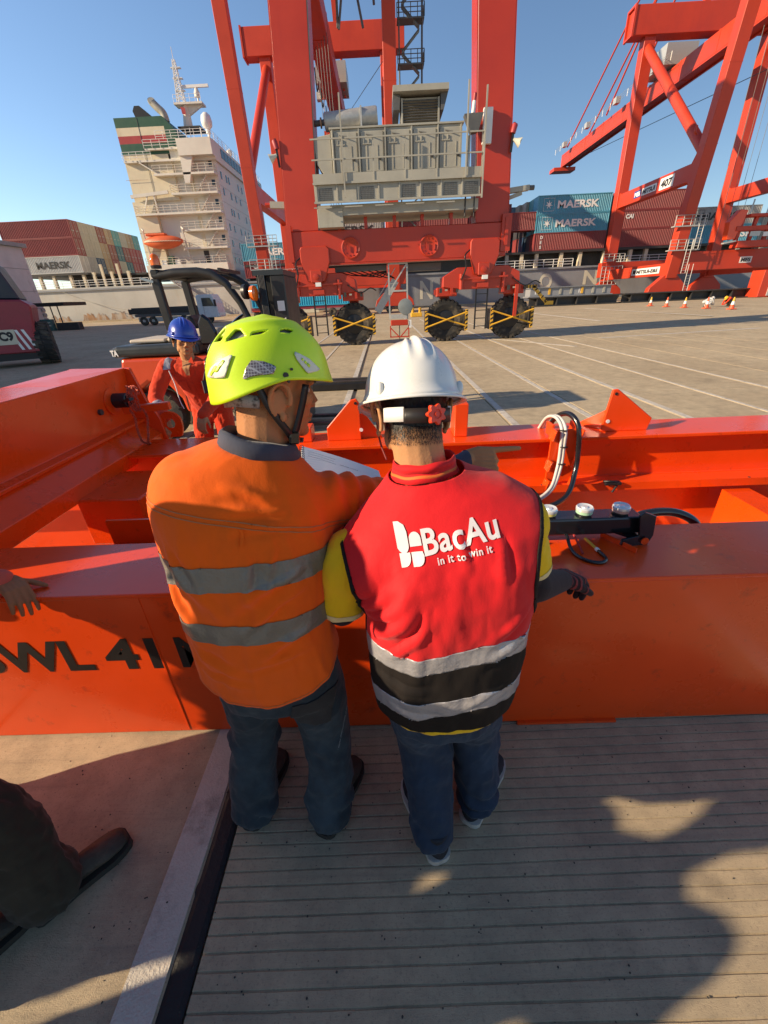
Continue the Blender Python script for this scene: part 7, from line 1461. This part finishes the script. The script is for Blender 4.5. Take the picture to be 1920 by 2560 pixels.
for cf in (cutR, cutL):
    q2 = region(*q, lambda p: 0.011-np.abs(cf(p)-0.011), lambda p: 0.5-cf(p)); npobj('sleeve_trim', *region(*q2, lambda p: 0.013-np.abs(cf(p)-0.015)), mat('trim', (0.74, 0.60, 0.30), 0.8), tee, off=0.0015)
# collar and lanyard
def ring(name, zc, r0, prof, m, cx=0.090, cy=1.006, tx=0.10, ty=-0.12, par=m2, th=0.003):
    b = MB(); n_ = 48; vs = []
    for h, fl in prof:
        for j in range(n_):
            t = 2*math.pi*j/n_; x, y = (r0+fl)*math.cos(t), (r0*1.0+fl)*math.sin(t); vs.append((cx+x, cy+y, zc+h+tx*x+ty*y+0.0015*math.sin(7*t+h*90)))
    b.add(vs, [(i*n_+j, i*n_+(j+1) % n_, (i+1)*n_+(j+1) % n_, (i+1)*n_+j) for i in range(len(prof)-1) for j in range(n_)]); o = b.build(name, m, par, smooth=True); qq = o.modifiers.new('s', 'SOLIDIFY'); qq.thickness = th; return o
ring('collar', 1.366, 0.078, [(0.0, 0.012), (0.012, 0.004), (0.044, -0.003), (0.047, 0.001), (0.024, 0.005)], 'vest_red'); ring('lanyard', 1.372, 0.083, [(0.0, 0.004), (0.013, 0.001)], mat('lanyard_orange', (0.75, 0.14, 0.02), 0.7), th=0.002)
# body
H2 = frame((0.064, 1.075, 1.527), R(-14), R(14), R(4))
B = MB(); head_shape(B, H2, s=1.05)
lim(B, [xf(H2, (0, -0.03, -0.045)), (0.078, 1.030, 1.42), (0.095, 1.0, 1.32)], [0.066, 0.067, 0.070])
loft(B, [(0.137,0.88,0.75,0.16,0.10),(0.14,0.88,1.04,0.165,0.10),(0.13,0.905,1.20,0.19,0.10),(0.11,0.95,1.30,0.15,0.07),(0.098,0.99,1.36,0.07,0.06)], 24)
lim(B, [AR, (0.388, 1.0, 1.03), (0.425, 1.01, 0.985), (0.575, 1.145, 0.895)], [0.055, 0.05, 0.050, 0.033])
lim(B, [AL, (-0.155, 0.955, 1.02), (-0.150, 0.975, 0.965), (-0.075, 1.20, 1.02), (-0.06, 1.27, 1.06)], [0.055, 0.05, 0.05, 0.035, 0.03])
hand_shape(B, (-0.06, 1.27, 1.06), (0.3, 0.8, 0.5), (0.5, -0.4, 0.6), 1, [(0.6, 0.7, 0.5)]*4, (0.7, 0.6))
hand_shape(B, (0.590, 1.160, 0.888), (0.75, 0.60, -0.35), (0.3, 0.25, -0.95), -1, [(0.55, 0.75, 0.5)]*4, (0.5, 0.35), 1.02)
lim(B, [(0.06, 0.88, 0.80), (0.085, 0.91, 0.46), (0.10, 0.80, 0.09)], [0.075, 0.055, 0.04]); lim(B, [(0.21, 0.88, 0.80), (0.265, 0.96, 0.46), (0.285, 0.90, 0.09)], [0.075, 0.055, 0.04])
v, f = blob(B, 0.0042, 3, 0.45); body2 = npobj('body', v, f, 'skin_tan', m2)
dR = np.array((0.135, 0.135, -0.09)); dR /= np.linalg.norm(dR); W2 = np.array((0.590, 1.160, 0.888))
inR = lambda p: np.where(p[:, 0] > 0.33, 1.0, -1.0)
q = region(v, f, lambda p: p[:, 0]-0.34, lambda p: 1.20-p[:, 2], lambda p: -0.022-(p-W2)@dR); npobj('arm_sleeve', *q, 'sleeve_black', m2, off=0.005)
q = region(v, f, lambda p: p[:, 0]-0.34, lambda p: 1.20-p[:, 2], lambda p: (p-W2)@dR+0.035); gl = npobj('glove', *q, 'glove_dark', m2, off=0.004)
for a0 in (-0.018, 0.004, 0.026, 0.060): qq = region(v, f, lambda p: p[:, 0]-0.45, lambda p: 1.20-p[:, 2], lambda p: (p-W2)@dR-a0, lambda p: a0+0.009-(p-W2)@dR); npobj('glove_stripe', *qq, 'glove_red', gl, off=0.0058)
q = region(v, f, lambda p: -0.06-p[:, 0], lambda p: 1.10-p[:, 2], lambda p: p[:, 2]-0.85, lambda p: 1.20-p[:, 1]); npobj('arm_sleeve', *q, 'sleeve_black', m2, off=0.005)
L2 = lambda p: (p-H2[:3, 3])@H2[:3, :3]
# hair: thick black at the back, fading on the neck
def hz(p): q_ = L2(p); return q_[:, 2]+0.048+0.30*np.clip(np.abs(q_[:, 0])-0.045, 0, 1)
q = region(v, f, lambda p: 0.016-L2(p)[:, 1]-0.55*np.clip(np.abs(L2(p)[:, 0])-0.072, 0, 1)*0, hz, lambda p: 0.0815-np.abs(L2(p)[:, 0])); npobj('hair_cap', *q, 'hair_black', m2, off=0.003)
strands('hair', *q, 7000, 0.020, m2, 'hair_black', (0, -0.15, -1.0), 0.00045, 0.35)
q = region(v, f, lambda p: 0.0-L2(p)[:, 1], lambda p: L2(p)[:, 2]+0.092, lambda p: -0.040-L2(p)[:, 2]+0.02, lambda p: 0.074-np.abs(L2(p)[:, 0])); strands('stubble', *q, 3200, 0.006, m2, 'hair_black', (0, -0.1, -0.9), 0.0003, 0.6)
q = region(v, f, lambda p: 0.0-L2(p)[:, 1], lambda p: L2(p)[:, 2]+0.078, lambda p: -0.040-L2(p)[:, 2]+0.02, lambda p: 0.070-np.abs(L2(p)[:, 0])); strands('stubble', *q, 3000, 0.006, m2, 'hair_black', (0, -0.1, -0.9), 0.0003, 0.6)
for sx in (-1, 1):
    e = MB().ell((0, 0, 0), (0.012, 0.012, 0.012), 12, 8); e.v = [tuple(p) for p in xf(H2, np.array(e.v)+np.array((sx*0.031, 0.0765, -0.002)))]; e.build('eye', 'eye_white', m2, smooth=True)
# white hard hat: three crown ridges, gutter brim, ratchet
def hardhat(parent, M, shell_m, full=True):
    def rim(t): s_ = math.sin(t); return -0.008-0.004*abs(s_)
    def ridge(t, q):
        x = math.cos(t); k = math.cos(math.asin(min(1, max(-1, q*0.98)))); lx = x*k*0.118; up = min(1, max(0, (q-0.28)/0.25))
        return up*(0.010*math.exp(-(lx/0.012)**2)+0.006*math.exp(-((abs(lx)-0.038)/0.008)**2))
    dv_, df_ = dome(0.118, 0.140, 0.137, rim, ridge, 144, 40, 0.10, 4, 2.25)
    hv = xf(M, dv_); sh_ = npobj('hard_hat', hv, tri(df_), shell_m, parent, thick=0.004)
    br_ = MB(); n_ = 120; vs = []
    for j in range(n_):
        t = 2*math.pi*j/n_; s_, c_ = math.sin(t), math.cos(t); z = rim(t); pk = 0.030*max(0, s_)**3+0.012
        for (e, dz) in ((0.010, 0.002), (0.012+pk*0.6, -0.002), (0.012+pk, -0.005), (0.012+pk, -0.010), (0.010, -0.006)): vs.append((0.116*c_+(e-0.002)*c_, 0.138*s_+(e-0.002)*s_, z+dz-0.35*max(0, s_)**3*e))
    br_.add(vs, [(j*5+i, ((j+1) % n_)*5+i, ((j+1) % n_)*5+(i+1) % 5, j*5+(i+1) % 5) for j in range(n_) for i in range(5)]); br_.v = [tuple(p) for p in xf(M, np.array(br_.v))]; br_.build('brim', shell_m, sh_, smooth=True)
    for a in (35, 145, 215, 325):
        t = R(a); sl = MB().ell((0.121*math.cos(t), 0.144*math.sin(t), 0.008), (0.010, 0.010, 0.018), 10, 8); sl.v = [tuple(p) for p in xf(M, np.array(sl.v))]; sl.build('slot_boss', shell_m, sh_, smooth=True)
    return sh_
mat('hat_white', (0.74, 0.73, 0.68), 0.28, var=0.03, vs=6, coat=0.3, dirt=(0.45, 0.42, 0.36), da=0.3, ds=14, dthr=0.62)
HM2 = H2 @ np.array(Matrix.Translation(Vector((0, 0.004, 0.022))) @ Matrix.Rotation(R(-6), 4, 'X') @ Matrix.Rotation(R(0), 4, 'Y'))
hat = hardhat(m2, HM2, 'hat_white')
band('head_band', [hb(H2, R(a), -0.020, (0.092, 0.116)) for a in range(-160, -118, 9)], 0.034, 'white', hat, up=tuple(H2[:3, 2])); band('head_band', [hb(H2, R(a), -0.020, (0.092, 0.116)) for a in range(-48, -16, 8)], 0.034, 'white', hat, up=tuple(H2[:3, 2]))
band('nape_strap', [hb(H2, R(a), -0.024, (0.094, 0.119)) for a in range(-124, -38, 10)], 0.034, mat('strap_black', (0.02, 0.018, 0.018), 0.5), hat, up=tuple(H2[:3, 2]), th=0.004)
kp = hb(H2, R(-82), -0.022, (0.098, 0.126)); kd = kp-xf(H2, (0, -0.02, -0.026)); kd /= np.linalg.norm(kd)
kn = MB(); n_ = 56; u_ = np.cross(kd, H2[:3, 2]); u_ /= np.linalg.norm(u_); w_ = np.cross(u_, kd); vs = []
for (h, sc) in ((0, 0.92), (0.003, 1.0), (0.011, 1.0), (0.014, 0.92), (0.014, 0.5), (0.011, 0.46), (0.011, 0.25), (0.015, 0.22), (0.015, 0.10)):
    for j in range(n_): t = 2*math.pi*j/n_; r = (0.0215+0.0035*math.cos(7*t))*sc if sc > 0.6 else 0.0215*sc; vs.append(kp+kd*h+u_*r*math.cos(t)+w_*r*math.sin(t))
kn.add(vs, [(i*n_+j, i*n_+(j+1) % n_, (i+1)*n_+(j+1) % n_, (i+1)*n_+j) for i in range(8) for j in range(n_)]+[tuple(8*n_+j for j in range(n_))])
kn.build('ratchet_knob', mat('knob_red', (0.75, 0.060, 0.02), 0.35), hat, auto=35)
band('chin_cord', [xf(H2, p) for p in ((-0.088, 0.02, 0.0), (-0.090, 0.01, -0.05), (-0.080, 0.02, -0.095), (-0.07, 0.0, -0.135))], 0.006, mat('cord_dark', (0.2, 0.02, 0.02), 0.7), hat, up=tuple(H2[:3, 1]), th=0.004)
# trousers and trainers
T = MB()
loft(T, [(0.135,0.88,0.60,0.155,0.115),(0.137,0.878,0.72,0.172,0.125),(0.138,0.876,0.84,0.165,0.115)], 32)
lim(T, [(0.058, 0.885, 0.74), (0.072, 0.915, 0.56), (0.088, 0.925, 0.42), (0.100, 0.855, 0.24), (0.108, 0.785, 0.07)], [0.108, 0.106, 0.094, 0.080, 0.072])
lim(T, [(0.215, 0.885, 0.74), (0.245, 0.925, 0.56), (0.270, 0.960, 0.42), (0.282, 0.925, 0.24), (0.288, 0.895, 0.07)], [0.104, 0.098, 0.086, 0.076, 0.070])
v, f = blob(T, 0.0075, 5); v = wrinkle(v, f, [(0.006, (8, 8, 4), 7.4, True), (0.003, (22, 22, 9), 2.5, True)])
kn_ = 0.7*np.exp(-((v[:, 2]-0.40)/0.10)**2)+1.3*np.exp(-((v[:, 2]-0.12)/0.06)**2); nz3 = np.array([noise.noise(Vector(p*5)) for p in v]); nz4 = np.array([noise.noise(Vector((p[0]*7, p[1]*7, p[2]*4+3))) for p in v]); v = v+normals(v, f)*(0.008*np.sin(v[:, 2]*55+22*v[:, 0]+14*v[:, 1]+7.0*nz3)*kn_*np.clip(nz4*2.2+0.25, 0, 1))[:, None]
vT, fT = region(v, f, lambda p: p[:, 2]-0.072-0.1*np.clip(p[:, 1]-0.86, 0, 1)); npobj('jeans', vT, fT, 'denim_blue', m2, thick=0.004)
shoe(m2, (0.128, 0.735, 0), (0.045, 0.99, 0), 'sneaker', 'sole_white', L=0.285, wd=0.052); shoe(m2, (0.255, 0.850, 0), (0.405, 1.075, 0), 'sneaker', 'sole_white', L=0.285, wd=0.052)
# ================================================================ OTHER PEOPLE
def figure(label, J, r, top, legs, skin, name_top='coverall_top', name_leg='trousers', head=None, hands=(), shoes=(), vox=0.012, boot_m='boot', fat=1.0, bvox=None):
    """generic clothed figure from joints: J = dict(pelvis, chest, neck, shoulders, elbows, wrists, hips, knees, ankles)"""
    p_ = thing('person', label, 'person'); B = MB()
    head_shape(B, head); lim(B, [xf(head, (0, -0.025, -0.05)), J['neck']], [0.057, 0.062])
    T = MB(); ch, pe, nk = (np.array(J[k], float) for k in ('chest', 'pelvis', 'neck')); sl_, sr_ = np.array(J['sl'], float), np.array(J['sr'], float); ax = sr_-sl_; ax /= np.linalg.norm(ax); tr = math.atan2(ax[1], ax[0])
    mid = (ch+pe)/2; top_ = (nk*0.55+ch*0.45)
    def rg(c, a, b): return (c[0], c[1], c[2], a, b, tr)
    upv = ch-pe; upv /= np.linalg.norm(upv)
    vs = []; n = 32
    sh_mid = (sl_+sr_)/2; R_ = [(pe-upv*0.10, 0.165, 0.12), (pe, 0.172, 0.125), (mid, 0.168, 0.122), (ch, 0.185, 0.125), (sh_mid*0.75+ch*0.25, 0.180, 0.11), (sh_mid+upv*0.045, 0.135, 0.085), (nk, 0.066, 0.066)]
    fw = np.cross(upv, ax); fw /= np.linalg.norm(fw)
    for c, a, b in R_:
        for j in range(n): t = 2*math.pi*j/n; vs.append(c+ax*a*math.cos(t)+fw*b*math.sin(t))
    k = len(R_); T.add(vs, [(i*n+j, i*n+(j+1) % n, (i+1)*n+(j+1) % n, (i+1)*n+j) for i in range(k-1) for j in range(n)]+[tuple(range(n)), tuple((k-1)*n+j for j in range(n))])
    for s_ in 'lr':
        S_, E_, W_2 = (np.array(J[q+s_], float) for q in ('s', 'e', 'w')); lim(T, [S_*0.85+sh_mid*0.15, S_, E_, W_2], [0.068, 0.072, 0.060, 0.045]); lim(B, [S_, E_, W_2], [0.045, 0.04, 0.028])
    B.add(np.array(T.v)[:n*k]*1.0, []) if False else None
    lim(B, [nk, ch, pe], [0.06, 0.10, 0.10])
    L = MB(); L.ell(pe-upv*0.06, (0.17, 0.14, 0.13), 18, 12)
    for s_ in 'lr':
        H_, K_, A_ = (np.array(J[q+s_], float) for q in ('h', 'k', 'a')); lim(L, [H_, K_, A_], [0.098*fat, 0.080*fat, 0.074*fat]); lim(B, [H_, K_, A_], [0.07, 0.05, 0.035])
    for (w2, fwd, palm, side, curls, th) in hands: hand_shape(B, w2, fwd, palm, side, curls, th)
    v, f = blob(B, bvox or (min(vox, 0.006) if vox < 0.02 else vox), 3, 0.4); npobj('body', v, f, skin, p_)
    v2, f2 = blob(T, vox*0.8, 6); v2 = wrinkle(v2, f2, [(0.006, (8, 8, 4), 3.7, True), (0.003, (20, 20, 12), 1.2, False)])
    tp = npobj(name_top, v2, f2, top, p_); v3, f3 = blob(L, vox*0.8, 5); v3 = wrinkle(v3, f3, [(0.009*fat, (8, 8, 5), 5.7, True), (0.005*fat, (17, 17, 9), 2.2, True)]); npobj(name_leg, v3, f3, legs, p_)
    for h_, t_ in shoes: shoe(p_, h_, t_, boot_m, 'rubber_sole', name='boot')
    return p_, tp, (v2, f2), (v, f)
mat('hat_yellow', (0.72, 0.42, 0.02), 0.35)
# --- man in blue hard hat beyond the frame, looking down at it
HB = frame((-1.80, 4.00, 1.52), R(146), R(9), R(-8))
pb_, tb_, (tv2, tf2), (bv_, bf_) = figure('person in blue hard hat and orange-red coverall leaning over the far side of the frame', dict(neck=(-1.83, 4.06, 1.36), chest=(-1.82, 4.09, 1.20), pelvis=(-1.80, 4.26, 0.88), sl=(-1.605, 4.07, 1.285), sr=(-2.02, 4.00, 1.285),
    el=(-1.55, 3.86, 1.06), wl=(-1.62, 3.62, 0.93), er=(-2.10, 3.82, 1.06), wr=(-1.93, 3.55, 0.92), hl=(-1.70, 4.26, 0.84), kl=(-1.68, 4.22, 0.46), al=(-1.66, 4.30, 0.08), hr=(-1.90, 4.26, 0.84), kr=(-1.93, 4.20, 0.46), ar=(-1.95, 4.28, 0.08)), 0, 'coverall', 'coverall', 'skin_tan', head=HB,
    hands=[((-1.62, 3.62, 0.93), (-0.1, -0.6, -0.7), (0, 0.5, -0.8), 1, [(0.5, 0.6, 0.4)]*4, (0.6, 0.4)), ((-1.93, 3.55, 0.92), (0.35, -0.6, -0.7), (0, 0.5, -0.8), -1, [(0.5, 0.6, 0.4)]*4, (0.6, 0.4))], shoes=[((-1.66, 4.36, 0), (-1.64, 4.08, 0)), ((-1.95, 4.34, 0), (-1.97, 4.06, 0))], vox=0.009)
mat('hat_blue', (0.02, 0.055, 0.36), 0.30, var=0.05, vs=8, coat=0.3, dirt=(0.05, 0.09, 0.30), da=0.4, ds=12)
hardhat(pb_, HB @ np.array(Matrix.Translation(Vector((0, -0.004, 0.040))) @ Matrix.Rotation(R(6), 4, 'X')), 'hat_blue')
for sx in (-1, 1):
    e = MB().ell((0, 0, 0), (0.012, 0.006, 0.005), 12, 8); e.v = [tuple(p) for p in xf(HB, np.array(e.v)+np.array((sx*0.031, 0.083, -0.002)))]; e.build('eye', 'hair_black', pb_, smooth=True)
    e = MB().ell((0, 0, 0), (0.019, 0.004, 0.0035), 12, 6); e.v = [tuple(p) for p in xf(HB, np.array(e.v)+np.array((sx*0.031, 0.092, 0.022)))]; e.build('eyebrow', 'hair_black', pb_, smooth=True)
LB = lambda p: (p-HB[:3, 3])@HB[:3, :3]
q = region(bv_, bf_, lambda p: 0.030-LB(p)[:, 1], lambda p: LB(p)[:, 2]+0.01, lambda p: 0.2-np.abs(LB(p)[:, 2])); npobj('hair', *q, 'hair_black', pb_, off=0.004)
e = MB().ell((0, 0, 0), (0.020, 0.006, 0.004), 12, 6); e.v = [tuple(p) for p in xf(HB, np.array(e.v)+np.array((0, 0.099, -0.070)))]; e.build('lips', mat('lips', (0.26, 0.10, 0.08), 0.5), pb_, smooth=True)
# shoulder tape, sleeve tape, open collar, strap, radio
q = region(tv2, tf2, lambda p: 0.028-np.abs(p[:, 0]+1.985-0.1*(p[:, 2]-1.3)), lambda p: p[:, 2]-1.28, lambda p: 4.06-p[:, 1]); npobj('shoulder_tape', *q, 'tape_bright', tb_, off=0.003)
q = region(tv2, tf2, lambda p: 0.030-np.abs((p-np.array((-2.04, 3.70, 1.0)))@np.array((0.5, -0.8, -0.33))), lambda p: -1.95-p[:, 0]); npobj('sleeve_tape', *q, 'tape_bright', tb_, off=0.003)
q = region(tv2, tf2, lambda p: 0.003-np.abs(p[:, 0]+1.80), lambda p: 4.08-p[:, 1], lambda p: p[:, 2]-0.9); npobj('placket', *q, mat('coverall_seam', (0.30, 0.03, 0.015), 0.9), tb_, off=0.003)
for cx in (-1.90, -1.70):
    q = region(tv2, tf2, lambda p: 0.045-np.abs(p[:, 0]-cx), lambda p: 1.17-p[:, 2], lambda p: p[:, 2]-1.08, lambda p: 4.05-p[:, 1]); npobj('pocket', *q, 'coverall', tb_, off=0.005, thick=0.003)
q = region(tv2, tf2, lambda p: 0.055-np.abs(p[:, 0]+1.815)-0.55*np.clip(1.37-p[:, 2], 0, 1)*0.5, lambda p: p[:, 2]-1.22, lambda p: 4.05-p[:, 1]); npobj('open_neck', *q, 'skin_tan', pb_, off=0.0035)
for sx in (-1, 1): MB().prism([(0, 0), (0.055*sx, -0.02), (0.035*sx, 0.05)], (-1.815+0.03*sx, 3.945, 1.335), (1, 0, 0), (0, 0.35, 0.9), (0, -0.004, 0)).build('collar_flap', 'coverall', tb_)
MB().tube(spline([(-1.97, 3.925, 1.27), (-1.93, 3.89, 1.15), (-1.90, 3.84, 1.02), (-1.86, 3.80, 0.95)], 14), 0.004, 6).build('lanyard', 'white', pb_)
MB().bar((-1.675, 3.93, 1.17), (-1.66, 3.90, 1.06), 0.045, 0.03).tube([(-1.675, 3.93, 1.17), (-1.64, 3.93, 1.25)], 0.012, 6).build('radio', 'black', pb_, bev=0.004)
# --- person at the left whose hand rests on the beam and whose boots show at bottom left
HL = frame((-1.42, 0.50, 1.66), R(60), R(10), 0)
pl_, tl_, (tv3, tf3), _ = figure('person in dark trousers and boots at the bottom left edge', dict(neck=(-1.47, 0.46, 1.48), chest=(-1.48, 0.46, 1.30), pelvis=(-1.47, 0.46, 0.92), sl=(-1.56, 0.64, 1.40), sr=(-1.38, 0.27, 1.40),
    el=(-1.62, 0.86, 1.14), wl=(-1.55, 1.05, 1.0), er=(-1.36, 0.26, 1.12), wr=(-1.32, 0.42, 0.92), hl=(-1.52, 0.55, 0.88), kl=(-1.27, 0.66, 0.47), al=(-1.185, 0.645, 0.10), hr=(-1.46, 0.38, 0.88), kr=(-1.38, 0.42, 0.48), ar=(-1.37, 0.44, 0.09)), 0, 'coverall', cloth_mat('trouser_olive', (0.035, 0.030, 0.020), 0.2), 'skin_deep', head=HL, shoes=[((-1.215, 0.60, 0), (-1.04, 0.82, 0)), ((-1.40, 0.40, 0), (-1.25, 0.64, 0))], vox=0.011, fat=1.22)
hardhat(pl_, HL @ np.array(Matrix.Translation(Vector((0, 0.0, 0.026)))), 'hat_white')
# --- second person further left, only a hand and cuff reach into the picture
HH = frame((-1.87, 1.06, 1.50), R(62), R(30), 0)
ph_, th2_, (tv4, tf4), (bv4, bf4) = figure('person at the left edge whose bare right hand grips the front beam', dict(neck=(-1.93, 1.00, 1.37), chest=(-2.00, 0.93, 1.20), pelvis=(-2.14, 0.70, 0.92), sl=(-2.04, 1.14, 1.30), sr=(-1.86, 0.86, 1.26),
    el=(-2.0, 1.16, 1.05), wl=(-1.9, 1.18, 0.90), er=(-1.73, 1.06, 1.06), wr=(-1.505, 1.275, 0.880), hl=(-2.18, 0.79, 0.88), kl=(-2.14, 0.82, 0.48), al=(-2.18, 0.78, 0.09), hr=(-2.12, 0.61, 0.88), kr=(-2.06, 0.62, 0.48), ar=(-2.14, 0.58, 0.09)), 0, cloth_mat('coverall_faded', (0.50, 0.10, 0.07), 0.1), 'trouser_olive', 'skin_deep', head=HH,
    hands=[((-1.488, 1.292, 0.872), (0.80, -0.55, -0.18), (0.10, -0.25, -0.95), 1, [(0.50, 0.50, 0.25), (0.58, 0.50, 0.25), (0.62, 0.50, 0.25), (0.65, 0.5, 0.25)], (0.85, 0.05))], shoes=[((-2.24, 0.78, 0), (-1.98, 0.86, 0)), ((-2.20, 0.58, 0), (-1.94, 0.66, 0))], vox=0.009, bvox=0.0036)
hardhat(ph_, HH @ np.array(Matrix.Translation(Vector((0, 0.0, 0.026)))), 'hat_white')
def bystander(x, y, label, top, hat, yaw=68):  # unseen extra people, added so their shadows fall across the near deck
    def q(a, s, z): return (x+a*math.cos(R(90-yaw))-s*math.sin(R(90-yaw)), y+a*math.sin(R(90-yaw))+s*math.cos(R(90-yaw)), z)
    HX = frame(q(0.06, 0, 1.64), R(yaw), R(10), 0)
    o, _, _, _ = figure(label, dict(neck=q(0.02, 0, 1.47), chest=q(0.0, 0, 1.30), pelvis=q(0, 0, 0.93), sl=q(0, 0.20, 1.40), sr=q(0, -0.20, 1.40), el=q(0.03, 0.27, 1.13), wl=q(0.16, 0.25, 0.93), er=q(0.03, -0.27, 1.13), wr=q(0.16, -0.25, 0.93),
        hl=q(0, 0.09, 0.88), kl=q(0.03, 0.11, 0.48), al=q(0, 0.12, 0.09), hr=q(0, -0.09, 0.88), kr=q(0.03, -0.11, 0.48), ar=q(0, -0.12, 0.09)), 0, top, 'trouser_olive', 'skin_deep', head=HX, shoes=[(q(-0.07, 0.12, 0), q(0.2, 0.14, 0)), (q(-0.07, -0.12, 0), q(0.2, -0.14, 0))], vox=0.02)
    hardhat(o, HX @ np.array(Matrix.Translation(Vector((0, 0, 0.026)))), hat)
bystander(-3.25, -0.42, 'bystander in orange coverall and yellow hard hat added out of frame on the left to shade the deck', 'coverall', 'hat_yellow')
bystander(-3.30, 0.12, 'bystander in red coverall and white hard hat added out of frame on the left to shade the deck', 'coverall_faded', 'hat_white')
bystander(-2.45, -0.22, 'bystander in black vest and blue hard hat added out of frame on the left to shade the deck', 'vest_black', 'hat_blue', 60)
bystander(-2.75, 0.42, 'bystander in orange coverall and blue hard hat added out of frame on the left to shade the deck', 'coverall', 'hat_blue', 75)
# --- the photographer, behind the lens, arms raised around the phone
HP = frame((0.0, -0.42, 1.64), R(0), R(20), 0)
pp_, tp_, _, _ = figure('person taking the picture, outside the frame behind the camera', dict(neck=(0.0, -0.48, 1.46), chest=(0.0, -0.50, 1.28), pelvis=(0.0, -0.52, 0.94), sl=(-0.2, -0.48, 1.40), sr=(0.2, -0.48, 1.40),
    el=(-0.30, -0.34, 1.44), wl=(-0.16, -0.12, 1.66), er=(0.30, -0.34, 1.44), wr=(0.16, -0.12, 1.66), hl=(-0.09, -0.52, 0.90), kl=(-0.13, -0.50, 0.48), al=(-0.15, -0.55, 0.09), hr=(0.09, -0.52, 0.90), kr=(0.13, -0.50, 0.48), ar=(0.15, -0.55, 0.09)), 0, 'vest_black', 'trouser_olive', 'skin_tan', head=HP, shoes=[((-0.15, -0.62, 0), (-0.17, -0.35, 0)), ((0.15, -0.62, 0), (0.17, -0.35, 0))], vox=0.014)
hardhat(pp_, HP @ np.array(Matrix.Translation(Vector((0, 0.0, 0.026)))), 'hat_white')
# --- two workers crouching among the cones
cloth_mat('coverall_white', (0.55, 0.55, 0.55), 0.1)
def croucher(x, y, dirx, label, top, legs, hat):
    def q(a, z, s=0.0): return (x+dirx*a, y+s, z)
    Hc = frame(q(0.42, 0.62), R(90 if dirx > 0 else -90), R(45), 0)
    o, t_, _, _ = figure(label, dict(neck=q(0.32, 0.62), chest=q(0.20, 0.60), pelvis=q(-0.12, 0.42), sl=q(0.25, 0.62, 0.19*dirx), sr=q(0.25, 0.62, -0.19*dirx), el=q(0.42, 0.38, 0.2*dirx), wl=q(0.58, 0.14, 0.08*dirx), er=q(0.42, 0.38, -0.2*dirx), wr=q(0.58, 0.14, -0.08*dirx),
        hl=q(-0.12, 0.38, 0.1*dirx), kl=q(0.25, 0.42, 0.17*dirx), al=q(0.0, 0.09, 0.14*dirx), hr=q(-0.12, 0.38, -0.1*dirx), kr=q(0.25, 0.42, -0.17*dirx), ar=q(0.0, 0.09, -0.14*dirx)), 0, top, legs, 'skin_tan', head=Hc, shoes=[(q(-0.08, 0, 0.14), q(0.2, 0, 0.14)), (q(-0.08, 0, -0.14), q(0.2, 0, -0.14))], vox=0.022)
    hardhat(o, Hc @ np.array(Matrix.Translation(Vector((0, 0, 0.026)))), hat)
croucher(27.05, 38.6, 1, 'crouching person in pale clothes behind a traffic cone on the right', 'coverall_white', 'coverall_white', 'hat_white')
croucher(28.75, 38.2, -1, 'crouching person in orange with a yellow hard hat on the right', 'coverall', 'trouser_olive', 'hat_yellow')
# ================================================================ stand every thing's Empty at its base
for o in list(COL.objects):
    if o.type == 'EMPTY' and o.parent is None and o.location.length < 1e-6 and o.children:
        pts = np.concatenate([to_np(c.data) for c in o.children if c.type == 'MESH' and len(c.data.vertices)] or [np.zeros((1, 3))])
        b = Vector((pts[:, 0].min()/2+pts[:, 0].max()/2, pts[:, 1].min()/2+pts[:, 1].max()/2, max(0.0, pts[:, 2].min())))
        o.location = b
        for c in o.children: c.matrix_parent_inverse = Matrix.Translation(-b)
